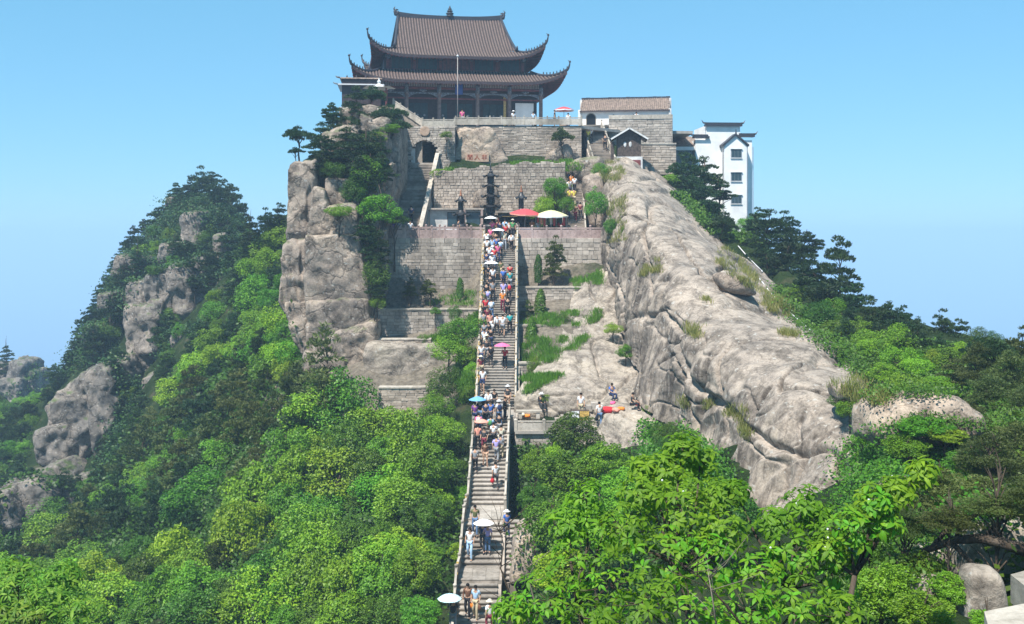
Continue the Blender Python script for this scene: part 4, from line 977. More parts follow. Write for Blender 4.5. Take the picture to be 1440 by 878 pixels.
m = MB(); m.box(6.75, 8.9, .9, 1.0, 0, 3.3); m.build('white_screen', M['plaster'], T)
m = MB(); m.box(5.3, 5.6, .5, .7, 0, 3.9); m.build('gilded_couplet', M['brass'], T)
m = MB(); m.box(-.42, .42, -.5, -.38, 3.95, 5.3); sb = m.build('name_board', M['blue_sign'], T)
m = MB(); m.box(-.47, .47, -.48, -.36, 3.9, 5.35); m.build('board_frame', M['wood_dark'], sb)
for side in (-1, 1):
    m = MB()
    for k in range(4): y = .1+(k+1)*3.6; m.lathe([(.3, 0), (.22, .25), (.22, 4.2)], 10, (side*9.6, y, 0))
    m.build('side_columns', M['col'], T, kind='stuff')
    m = MB(); m.box(side*9.6-.12, side*9.6+.12, .3, 16, 4.2, 5.3); m.build('side_beam', M['wood_dark'], T)

# flagpole
fp = thing('flagpole', 'slim white flagpole in front of the temple doors', 'flagpole', at(643.5, 172, 113.5))
m = MB(); m.tube([(0, 0, 0), (0, 0, 7.0)], [.05, .04], 8); m.build('pole', M['slat'], fp, True)
m = MB(); m.ball((0, 0, 7.05), .12); m.build('knob', M['white_metal'], fp, True); m = MB(); m.lathe([(.3, 0), (.3, .2), (.12, .25)], 10); m.build('base', M['grey_metal'], fp)

# side hall left of the temple
sh = thing('side_hall', 'small red walled side hall with two pale eaves at the left of the temple', 'hall', at(498, 150, 114), R(6))
m = MB(); m.box(-1.3, 2.8, 0, 5, -.5, 2.9); m.build('wall', M['wood_dark'], sh)
for z0, e in ((2.25, .45), (2.95, .2)):
    m = MB(); m.hexa([(-1.3-e, -e, z0), (2.8+e, -e, z0), (2.8+e, 5+e, z0), (-1.3-e, 5+e, z0), (-1.2-e, -e+.1, z0+.14), (2.7+e, -e+.1, z0+.14), (2.7+e, 5, z0+.3), (-1.2-e, 5, z0+.3)])
    m.tube([(-1.3-e, -e, z0+.1), (-1.6-e, -e-.2, z0+.12), (-1.75-e, -e-.25, z0+.25)], [.1, .08, .02], 5); m.build('eave', M['tile_pale' if z0 > 2.5 else 'grey_metal'], sh)
m = MB(); m.box(-1.6, 3, -.35, 0, -.9, -.1); m.build('parapet', M['stone'], sh)
for x in (-.8, .2, 1.2, 2.2): m = MB(); m.lathe([(.05, 3.15), (.09, 3.3), (.03, 3.5)], 6, (x, 1, 0)); m.build('ridge_beast', M['ridge_tile'], sh)
pv_ = thing('pavilion', 'little pavilion with pale curved roof and knob, half hidden by pines by the temple', 'pavilion', at(533, 152, 111.5), R(4))
m = MB()
for sgn, y0 in ((0, -1), (1, 1)): pass
rows = []
for t in np.linspace(0, 1, 7):
    rr_ = .08+1.5*t; z = 2.6-.75*(t**.7)+.18*t**4; rows.append([(rr_*math.cos(2*PI*k/24)*(1+.1*t*abs(math.cos(4*PI*k/24))**4), rr_*math.sin(2*PI*k/24), z+.15*t*t*abs(math.cos(4*PI*k/24+PI/2))**6) for k in range(25)])
m.grid(rows); m.build('roof', M['plaster2'], pv_, True)
m = MB(); m.lathe([(.12, 2.55), (.2, 2.75), (.1, 2.9), (.02, 3.15)], 8); m.build('finial', M['plaster2'], pv_)
for a_ in (45, 135, 225, 315): m = MB(); m.tube([(1.1*math.cos(R(a_)), 1.1*math.sin(R(a_)), -.4), (1.1*math.cos(R(a_)), 1.1*math.sin(R(a_)), 2.0)], .09, 6); m.build('post', M['wood_red'], pv_)
m = MB(); m.ball((.55, -.9, 1.45), .2, .2, .22); m.build('red_lantern', M['cloth_red'], pv_, True)

# ------------------------------------------------------------------ gate hall with white wall
gh = thing('white_hall', 'low white hall with mottled brown roof and dark arched door right of the temple', 'hall', at(817, 176, 121.5), R(-9))
GL = 9.9
m = MB(); m.box(0, GL, 0, 4.5, 0, 1.55); m.build('wall', M['plaster'], gh)
rm = MB(); rm.hexa([(-.1, -.35, 1.45), (GL+.1, -.35, 1.45), (GL+.1, 2.4, 3.05), (-.1, 2.4, 3.05), (-.1, -.35, 1.57), (GL+.1, -.35, 1.57), (GL+.1, 2.4, 3.2), (-.1, 2.4, 3.2)])
rm.hexa([(-.1, 2.4, 3.05), (GL+.1, 2.4, 3.05), (GL+.1, 5, 1.4), (-.1, 5, 1.4), (-.1, 2.4, 3.2), (GL+.1, 2.4, 3.2), (GL+.1, 5, 1.6), (-.1, 5, 1.6)]); ro = rm.build('roof', M['tile_pale'], gh)
rr9 = random.Random(4)
tme = MB(); tme.tube([(0, 0, 0), (0, 2.75, 1.63)], .065, 5); tme = tme.mesh('tile_row', M['tile_pale'])
for k in range(46): inst('tile_row', tme, ro, (.05+k*.216, -.37, 1.58+rr9.uniform(-.012, .012)), (0, 0, rr9.uniform(-.008, .008)))
m = MB(); 
for k in range(20): x = -.15+k*(GL+.3)/20; m.box(x, x+(GL+.3)/20-.02, 2.28, 2.55, 3.15, 3.36+rr9.uniform(0, .04))
m.build('ridge', M['ridge_tile'], gh)
m = MB(); m.box(-.12, GL+.12, -.42, -.3, 1.42, 1.52); m.build('eave_board', M['wood_dark'], gh)
m = MB(); m.prism([(1.15+.5*math.cos(v), .75+.5*math.sin(v)) for v in np.linspace(0, PI, 10)]+[(.65, 0), (1.65, 0)], -.02, .04); m.build('door_way', M['dark'], gh)
m = MB(); m.prism([(1.15+.6*math.cos(v), .75+.6*math.sin(v)) for v in np.linspace(0, PI, 10)]+[(.55, 0), (1.75, 0)], -.012, .04); m.build('door_surround', M['stone'], gh)
for x in (3.7, 6.0): m = MB(); m.lathe([(.17, -.02), (.17, .05)], 12); o = m.build('round_window', M['dark'], gh); o.location = (x, 0, .95); o.rotation_euler = (R(90), 0, 0)
m = MB(); m.prism([(8.1+.4*math.cos(v), .55+.4*math.sin(v)) for v in np.linspace(0, PI, 10)]+[(7.7, .2), (8.5, .2)], -.03, .04); m.build('arched_window', M['dark'], gh)
for x in (-.3, GL): m = MB(); m.prism([(0, -.05), (0, 1.7), (.28, 1.7), (.28, -.05)], -.3, 4.6); m.prism([(.02, 1.7), (.02, 3.1), (.26, 3.1), (.26, 1.7)], 1.7, 3.0); o = m.build('end_wall', M['plaster2'], gh); o.location.x = x
# walls under the hall
W_('hall_terrace_wall', 'upper stepped wall with a pale coping below the white hall', 856, 946, 117.0, 168, 215, .28, .8, mat='stone', seed=20, Y1=116.2, cap=.45, cat='retaining wall')
W_('hall_terrace_wall', 'lower stained wall right of the gabled timber hut', 884, 951, 113.5, 203, 246, .26, .8, mat='stone2', seed=21, cap=.14, cat='retaining wall')
hut = thing('timber_hut', 'small dark timber hut with a pointed gable on the rock beside the upper stair', 'hut', at(885, 243, 109.5), R(-3))
m = MB(); m.box(-1.35, 1.35, 0, 2.6, 0, 1.65); m.build('base_wall', M['plaster2'], hut)
hw_ = MB(); hw_.prism([(-1.2, 1.65), (1.2, 1.65), (1.2, 3.6), (0, 4.4), (-1.2, 3.6)], .05, 2.5); hb_ = hw_.build('wall', M['wood_old'], hut)
for k in range(12):
    x = -1.2+k*.2; zt_ = 3.6+.8*(1-abs(x+.1)/1.2)-.05; m = MB(); m.box(x+.01, x+.19, .0, .045, 1.66, zt_); m.build('plank', M['wood_old'], hut)
for sx in (-1, 1):
    m = MB(); m.hexa([(0, -.5, 4.42), (sx*1.85, -.5, 3.32), (sx*1.85, 2.9, 3.32), (0, 2.9, 4.42), (0, -.5, 4.56), (sx*1.85, -.5, 3.46), (sx*1.85, 2.9, 3.46), (0, 2.9, 4.56)]); m.build('roof', M['ridge_tile'], hut)
    m = MB(); m.beam((0, -.52, 4.52), (sx*1.9, -.52, 3.40), .08, .16, (0, 0, 1)); m.build('barge_board', M['plaster2'], hut)
m = MB(); m.box(.3, 1.15, -.04, .02, .05, 1.3); m.build('door', M['wood_red'], hut)
for x in (-.45, .1): m = MB(); m.ball((x, -.02, 2.9), .16, .03, .28); m.build('pale_door_guardian', M['plaster2'], hut, True)
m = MB(); m.box(-1.9, -1.55, .2, .5, -.6, 3.2); m.build('post', M['wood_old'], hut)

# ------------------------------------------------------------------ white tower house
lk_ = thing('link_building', 'low link building with a brown roof between the stepped walls and the white tower house', 'building', at(949, 260, 121))
m = MB(); m.box(0, 2.7, 0, 4, 0, 4.3); m.build('wall', M['plaster2'], lk_)
m = MB(); m.box(.1, 2.5, -.03, .02, 2.1, 3.9); m.build('window', M['glass'], lk_)
m = MB(); m.hexa([(-.1, -.5, 4.1), (2.6, -.5, 4.3), (2.6, 3, 5.6), (-.1, 3, 5.6), (-.1, -.5, 4.3), (2.6, -.5, 4.5), (2.6, 3, 5.75), (-.1, 3, 5.75)]); m.build('roof', M['tile_pale'], lk_)
m = MB(); m.box(-.1, 2.7, -.75, -.5, 3.85, 4.25); m.build('canopy', M['plaster'], lk_)
tw = thing('white_tower_house', 'tall narrow white tower house with three windows and black tiled parapets on the right', 'house', at(978, 330, 120), R(4))
u = 120/F
def TX(px): return (px-978)*u
def TZ(py): return (330-py)*u
m = MB(); m.box(0, TX(1059), 0, 6, -8, TZ(197)); m.box(TX(994), TX(1042), .02, 5.9, TZ(197)-.2, TZ(176)); m.build('wall', M['plaster'], tw)
for a, b, y in ((976, 996, 193), (993, 1043, 176), (1040, 1061, 191)):
    m = MB(); x0, x1 = TX(a)-.1, TX(b)+.1; z = TZ(y); n = 14
    m.box(x0, x1, -.3, .5, z-.12, z+.1); m.box(x0+.1, x1-.1, -.1, .35, z+.1, z+.3); m.build('parapet_tiles', M['ridge_tile'], tw)
    for q, sg in ((x0, -1), (x1, 1)):
        if a == 976 and sg == 1 or a == 1040 and sg == -1: continue
        m = MB(); m.tube([(q-sg*.1, 0, z+.2), (q+sg*.2, 0, z+.26), (q+sg*.42, 0, z+.6)], [.14, .09, .01], 5); m.build('curled_tip', M['ridge_tile'], tw)
m = MB(); bx0, bx1 = TX(1015), TX(1047); m.prism([(bx0, -8), (bx1, -8), (bx1, TZ(206)), ((bx0+bx1)/2, TZ(192)), (bx0, TZ(206))], -1.25, .3); m.build('bay', M['plaster'], tw)
for sg in (-1, 1):
    cx = (bx0+bx1)/2; ex = cx+sg*((bx1-bx0)/2+.22); m = MB()
    m.hexa([(cx, -1.45, TZ(192)+.02), (ex, -1.45, TZ(207)), (ex, .2, TZ(207)), (cx, .2, TZ(192)+.02), (cx, -1.45, TZ(192)+.24), (ex, -1.45, TZ(207)+.2), (ex, .2, TZ(207)+.2), (cx, .2, TZ(192)+.24)]); m.build('bay_roof', M['ridge_tile'], tw)
m = MB(); m.tube([((bx0+bx1)/2, -1.4, TZ(192)+.2), ((bx0+bx1)/2, -1.4, TZ(192)+.75)], [.1, .02], 5); m.build('finial', M['ridge_tile'], tw)
for py in (217, 249.5, 281):
    f = MB(); xc = TX(1032); z = TZ(py); hw, hh = .56, .42
    f.box(xc-hw-.07, xc+hw+.07, -1.29, -1.22, z-hh-.07, z+hh+.07); fo = f.build('window', M['grey_metal'], tw)
    for sg in (-1, 0, 1): m = MB(); m.box(xc+sg*hw*.667-hw*.31, xc+sg*hw*.667+hw*.31, -1.305, -1.292, z-hh, z+hh); m.build('pane', M['glass'], fo)
    m = MB(); m.box(xc-hw-.12, xc+hw+.12, -1.4, -1.295, z+hh+.07, z+hh+.13); m.box(xc-hw-.1, xc+hw+.1, -1.36, -1.295, z-hh-.14, z-hh-.07); m.build('sill', M['plaster2'], fo)
for x, y0 in ((TX(1059)+.08, -.1), (bx0-.12, -1.1), (bx1+.07, -1.15)):
    m = MB(); m.tube([(x, y0, -8), (x, y0, TZ(206))], .05, 6); m.build('downpipe', M['grey_metal'], tw)

# ------------------------------------------------------------------ terrace things
def pagoda(px, Y, zb, H, tiers, rbase, label, spire='iron'):
    t = thing('pagoda_burner', label, 'incense burner', ((px-720)/F*Y, Y, zb), 0, 'black iron pagoda incense burners on the middle terrace')
    m = MB(); m.lathe([(rbase*.95, 0), (rbase*.95, .35), (rbase*.85, .4)], 8); m.build('stone_base', M['rail'], t)
    m = MB(); m.lathe([(rbase*.5, .75), (rbase*.85, .85), (rbase*.95, 1.1), (rbase*.8, 1.3), (rbase*.6, 1.35)], 12); m.build('urn', M['iron'], t, True)
    for k in range(3):
        a = 2*PI*k/3+.5; m = MB(); m.tube([(rbase*.9*math.cos(a), rbase*.9*math.sin(a), .4), (rbase*.65*math.cos(a), rbase*.65*math.sin(a), .85)], [.09, .07], 6); m.build('leg', M['iron'], t)
    hs = (H*.86-1.35)/tiers; z = 1.35
    for k in range(tiers):
        f = 1-.32*k/max(1, tiers-1); r0 = rbase*f
        m = MB()
        for j in range(6): a = PI/3*j+.3; m.tube([(r0*.42*math.cos(a), r0*.42*math.sin(a), z), (r0*.42*math.cos(a), r0*.42*math.sin(a), z+hs*.62)], .05*f+.015, 5)
        m.lathe([(r0*.3, z), (r0*.3, z+hs*.62)], 6); m.build('tier', M['iron'], t)
        m = MB(); rows = []
        for q in np.linspace(0, 1, 5):
            rows.append([((r0*(.28+.72*q))*(1+.12*q*abs(math.cos(3*v))**6)*math.cos(v), (r0*(.28+.72*q))*(1+.12*q*abs(math.cos(3*v))**6)*math.sin(v), z+hs*(1-.38*q**.6)+r0*.25*q**3*abs(math.cos(3*v))**6) for v in np.linspace(0, 2*PI, 37)])
        m.grid(rows); m.grid([[(x, y, zz-.06) for x, y, zz in r_[::-1]] for r_ in rows]); m.build('eave', M['iron'], t, True)
        z += hs
    m = MB(); m.lathe([(rbase*.16, z), (rbase*.2, z+.12), (.06, z+.2), (.11, z+.3), (.04, z+.42), (.07, z+.5), (.01, H)], 8); m.build('spire', M[spire], t, True)
pagoda(690, 99.6, -.35, 7.1, 5, 1.02, 'tallest black iron pagoda burner, at the head of the stairs')
pagoda(648, 99.9, -.35, 4.55, 2, .78, 'left small iron pagoda burner with an orange spire, before the dark shop windows', 'rust')
pagoda(733, 100.3, -.35, 5.0, 2, .75, 'right small iron pagoda burner rising behind the red stall umbrella', 'rust')
# shop row in the rubble wall
sp_ = thing('souvenir_shop', 'grey shop with two dark window openings left of the tallest pagoda burner', 'shop', (-8.1, 103.2, -.35))
m = MB(); m.box(0, 5.3, 0, .9, 0, 2.75); m.build('wall', M['plaster2'], sp_)
for a, b in ((1.9, 3.3), (3.75, 5.0)):
    m = MB(); m.box(a, b, -.02, .03, .7, 2.45); w_ = m.build('window', M['glass'], sp_); m = MB(); m.box(a-.06, b+.06, -.012, .02, .64, 2.51); m.build('frame', M['wood_dark'], w_)
m = MB(); m.box(-.1, 5.4, -.5, 1, 2.75, 2.9); m.build('roof_slab', M['stone'], sp_)
for x in (-.3, 3.42, 5.1): m = MB(); m.box(x, x+.22, -.9, -.7, 0, 2.75); m.build('pillar', M['pinkst'], sp_)
se = thing('incense_shop', 'dark open shop doorway with a long dark name beam behind the stair head', 'shop', (-1.35, 103.0, -.35))
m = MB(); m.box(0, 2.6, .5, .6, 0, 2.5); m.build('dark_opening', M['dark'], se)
m = MB(); m.box(-.1, 3.6, -.3, .9, 2.45, 2.62); m.build('roof_slab', M['stone'], se)
m = MB(); m.box(0, 3.4, -.12, 0, 2.05, 2.4); m.build('name_beam', M['wood_dark'], se)
m = MB(); m.box(.05, 3.35, -.13, -.122, 2.09, 2.11); m.box(.05, 3.35, -.13, -.122, 2.34, 2.36); m.build('gold_edge', M['gold'], se)
for x in (0, 2.5): m = MB(); m.box(x, x+.14, .1, .3, 0, 2.45); m.build('post', M['wood_red'], se)
def umbrella(name, label, loc, r, h, mat, cat='umbrella', n=8, drop_=.32, pole=True, group=None, mat2=None, tilt=(0, 0)):
    t = thing(name, label, cat, loc, 0, group); t.rotation_euler = (tilt[0], tilt[1], 0)
    m = MB(); rows = []
    for q in np.linspace(0, 1, 5):
        rows.append([(r*q*math.cos(2*PI*k/(n*2))*(1-.05*q*(k % 2)), r*q*math.sin(2*PI*k/(n*2))*(1-.05*q*(k % 2)), h-r*drop_*q**1.6-(.02*r*q*(k % 2))) for k in range(2*n+1)])
    m.grid(rows); m.cur = 0; m.grid([[(x, y, z-.012) for x, y, z in r_[::-1]] for r_ in rows])
    if r > .8: m.cur = 1; m.grid([rows[-1], [(x, y, z-.12) for x, y, z in rows[-1]]])
    m.build('canopy', [M[mat], M[mat2 or mat]], t)
    m = MB(); m.tube([(0, 0, 0), (0, 0, h+.06)], .012 if r < .8 else .03, 6); m.build('shaft', M['grey_metal'], t)
    if r > .8:
        for k in range(n): a = 2*PI*k/n; m = MB(); m.tube([(0, 0, h-.35*r), (r*.55*math.cos(a), r*.55*math.sin(a), h-r*drop_*.4-.03)], .012, 4); m.build('rib', M['grey_metal'], t)
    return t
tz = -.35
umbrella('stall_umbrella', 'faded red market umbrella over the stall at the stair head', ((737-720)/F*98.6, 98.6, tz), 1.45, 2.75, 'cloth_red', n=8, mat2='cloth_salmon', tilt=(R(5), R(3)))
umbrella('stall_umbrella', 'pale yellow market umbrella above the souvenir stall', ((775-720)/F*98.4, 98.4, tz), 1.5, 2.6, 'cloth_yellow', mat2='cloth_white', tilt=(R(5), 0))
umbrella('stall_umbrella', 'red and white umbrella beside the white hall on the temple terrace', ((793-720)/F*116, 116, 11.45), 1.1, 2.45, 'cloth_red', mat2='cloth_white')
st = thing('souvenir_stall', 'souvenir stall with red cloths under the yellow umbrella', 'market stall', (2.2, 98.9, tz))
m = MB(); m.box(0, 2.9, 0, .8, .75, .82); m.build('table_top', M['wood_old'], st); m = MB(); m.box(.02, 2.88, -.03, -.005, .1, .8); m.build('front_cloth', M['cloth_red'], st)
m = MB(); m.box(-.05, 3.0, -.25, 1.2, 2.02, 2.1); m.build('white_awning', M['cloth_white'], st)
for x in (0, .95, 1.9, 2.85): m = MB(); m.tube([(x, -.2, 0), (x, -.2, 2.02)], .03, 5); m.build('post', M['grey_metal'], st)
hr_ = random.Random(8)
for k in range(9): m = MB(); x = .12+k*.3; m.box(x, x+.2, .02+.02*k % .05, .1, 1.45-.3*(k % 3)*.5, 1.95); m.build('hanging_cloth', M[['cloth_red', 'cloth_salmon', 'cloth_red', 'teal', 'cloth_white', 'cloth_red', 'wood_dark', 'teal', 'cloth_red'][k]], st)
td = thing('drum_table', 'round stone table under the red umbrella on the temple terrace', 'table', ((793-720)/F*115.6, 115.6, 11.45))
m = MB(); m.lathe([(.35, 0), (.5, .3), (.5, .8), (.4, .95)], 14); m.build('drum', M['tabl'], td, True); m = MB(); m.lathe([(.62, .95), (.62, 1.03)], 14); m.build('table_top', M['rail'], td)
for i, (px, lab) in enumerate(((636, 'white cloth covered offering table left of the tallest pagoda burner'), (740, 'white topped stall table beneath the red umbrella'))):
    t = thing('offering_table', lab, 'table', ((px-720)/F*98.9, 98.9, tz)); m = MB(); m.box(-.6, .6, -.3, .3, .85, .93); m.box(-.62, .62, -.32, -.3, .6, .93); m.build('cloth', M['cloth_white'], t)
    for sx in (-.5, .5): m = MB(); m.box(sx-.04, sx+.04, -.25, .25, 0, .85); m.build('leg', M['wood_old'], t)
# white pipe and cable on the ridge
def hose(name, label, pix, rad, mat, lift=.25, cat='pipe'):
    pts = []
    for a, b in zip(pix[:-1], pix[1:]):
        for k in range(6):
            px = a[0]+(b[0]-a[0])*k/6; py = a[1]+(b[1]-a[1])*k/6; Y = a[2]+(b[2]-a[2])*k/6; pts.append(at(px, py, Y))
    pts.append(at(*pix[-1])); m = MB(); m.tube(pts, rad, 6); return m.build(name, M[mat], None, True, label=label, cat=cat)
HOSE = [(1038, 346, 86), (1052, 362, 84), (1072, 382, 82)], [(1068, 392, 79), (1082, 410, 78), (1104, 434, 76), (1132, 458, 71), (1160, 482, 66), (1190, 502, 60), (1206, 513, 57)]
# concrete box and slab in the lower right corner
def slab_prism(name, pix, z, d, mat, label, cat):
    P = [((px-720)/F*(z*-F/(py-HOR)), z*-F/(py-HOR)) for px, py in pix]; c = (P[0][0], P[0][1], z); n = len(P); m = MB()
    m.add([(x-c[0], y-c[1], 0) for x, y in P]+[(x-c[0], y-c[1], -d) for x, y in P], [tuple(range(n)), tuple(range(2*n-1, n-1, -1))]+[(i, i+n, (i+1) % n+n, (i+1) % n) for i in range(n)])
    o = m.build(name, M[mat], None, label=label, cat=cat); o.location = c; return o
slab_prism('concrete_box', [(1421, 808), (1446, 828), (1490, 815), (1462, 797)], -5.1, .42, 'grey_metal' if False else 'rail', 'pale concrete box cut by the right edge near the bottom corner', 'concrete box')
slab_prism('path_slab', [(1384, 860), (1395, 900), (1520, 900), (1500, 842), (1440, 849)], -5.0, .3, 'rail', 'flat pale paving slab in the bottom right corner of the picture', 'paving slab')
for i_, hp in enumerate(HOSE): hose('water_pipe', ['short upper length of thin white pipe lying along the back of the ridge', 'long white pipe running down the right edge of the ridge into the scrub'][i_], [(a, b, ray(a, b)[0].y-.3 if ray(a, b) else c) for a, b, c in hp], .045, 'white_metal')
# ------------------------------------------------------------------ people
CC = {'white': (.75, .75, .76), 'black': (.02, .02, .024), 'navy': (.03, .045, .11), 'blue': (.06, .14, .42), 'light blue': (.38, .55, .75), 'red': (.55, .03, .04), 'pink': (.75, .14, .30), 'salmon': (.72, .30, .22),
      'yellow': (.75, .60, .10), 'teal': (.03, .32, .33), 'grey': (.28, .29, .31), 'lilac': (.42, .36, .72), 'maroon': (.19, .03, .05), 'olive': (.13, .14, .06), 'khaki': (.45, .38, .25), 'jeans': (.12, .20, .34), 'brown': (.16, .08, .05), 'green': (.08, .28, .10), 'tan': (.52, .33, .22), 'orange': (.75, .24, .04), 'charcoal': (.055, .055, .06), 'cream': (.68, .62, .48), 'purple': (.20, .06, .26), 'hair': (.012, .010, .009), 'skin': (.50, .30, .20)}
for k, c in CC.items(): M['c_'+k] = flat(k.replace(' ', '_')+('_cloth' if k not in ('skin', 'hair') else ''), c, .75, .2, .10, 9)
def skin_mesh(name, V, E, Rd, sub=1):
    me = bpy.data.meshes.new(name); me.from_pydata([tuple(v) for v in V], E, []); me.update(); o = bpy.data.objects.new(name, me); COL.objects.link(o)
    md = o.modifiers.new('s', 'SKIN'); md.use_smooth_shade = True; sv = me.skin_vertices[0].data
    for i, r in enumerate(Rd): sv[i].radius = (r if isinstance(r, tuple) else (r, r)); sv[i].use_root = (i == 0)
    if sub: sm = o.modifiers.new('u', 'SUBSURF'); sm.levels = sub; sm.render_levels = sub
    bpy.context.view_layer.update(); out = bpy.data.meshes.new_from_object(o.evaluated_get(bpy.context.evaluated_depsgraph_get())); out.name = name
    bpy.data.objects.remove(o); bpy.data.meshes.remove(me); return out
def merge(mesh, mb):     # add extra geometry to a mesh
    bm = bmesh.new(); bm.from_mesh(mesh); vs = [bm.verts.new(v) for v in mb.v]
    for f in mb.f:
        try: q = bm.faces.new([vs[i] for i in f]); q.smooth = True
        except ValueError: pass
    bm.to_mesh(mesh); bm.free()
Vv = Vector
# poses facing -Y, standing height about 1.68; each: hips, knees, ankles, shoulders, elbows, wrists
def pose(kind):
    P = dict(pel=Vv((0, 0, .93)), ch=Vv((0, 0, 1.30)), nk=Vv((0, 0, 1.46)), hd=Vv((0, -.015, 1.58)), hipL=Vv((.095, 0, .88)), hipR=Vv((-.095, 0, .88)), knL=Vv((.11, -.02, .49)), knR=Vv((-.11, -.02, .49)), anL=Vv((.115, .03, .09)), anR=Vv((-.115, .03, .09)),
             shL=Vv((.175, 0, 1.39)), shR=Vv((-.175, 0, 1.39)), elL=Vv((.225, .02, 1.12)), elR=Vv((-.225, .02, 1.12)), wrL=Vv((.225, -.06, .89)), wrR=Vv((-.225, -.06, .89)))
    if kind == 'climb': P.update(knL=Vv((.11, -.26, .66)), anL=Vv((.115, -.16, .27)), knR=Vv((-.11, -.03, .48)), anR=Vv((-.11, .10, .08)), elR=Vv((-.23, -.06, 1.14)), wrR=Vv((-.2, -.22, 1.0)), elL=Vv((.23, .10, 1.14)), wrL=Vv((.22, .06, .90)), hd=Vv((0, -.05, 1.57)))
    if kind == 'descend': P.update(knL=Vv((.11, -.16, .50)), anL=Vv((.115, -.15, -.07)), knR=Vv((-.11, -.10, .52)), anR=Vv((-.11, .10, .10)), elL=Vv((.23, .07, 1.13)), wrL=Vv((.21, -.05, .92)), elR=Vv((-.24, .03, 1.13)), wrR=Vv((-.22, -.12, .95)), hd=Vv((0, -.045, 1.57)))
    if kind == 'hold': P.update(elR=Vv((-.26, -.12, 1.18)), wrR=Vv((-.18, -.27, 1.36)), knL=Vv((.11, -.08, .50)), anL=Vv((.115, -.06, .10)))
    if kind == 'carry': P.update(elL=Vv((.25, -.02, 1.14)), wrL=Vv((.20, -.24, 1.08)), elR=Vv((-.25, -.02, 1.14)), wrR=Vv((-.20, -.24, 1.08)), knR=Vv((-.11, -.14, .53)), anR=Vv((-.11, -.04, .14)))
    if kind == 'sit':
        for k in ('pel', 'ch', 'nk', 'hd', 'hipL', 'hipR', 'shL', 'shR'): P[k] = P[k]-Vv((0, 0, .45))
        P['hd'] += Vv((0, -.06, -.01)); P['ch'] += Vv((0, -.03, 0)); P.update(knL=Vv((.14, -.42, .50)), knR=Vv((-.14, -.42, .50)), anL=Vv((.13, -.44, .09)), anR=Vv((-.13, -.44, .09)), elL=Vv((.24, -.12, .70)), elR=Vv((-.24, -.12, .70)), wrL=Vv((.14, -.36, .60)), wrR=Vv((-.12, -.36, .60)))
    return P
KIT = {}
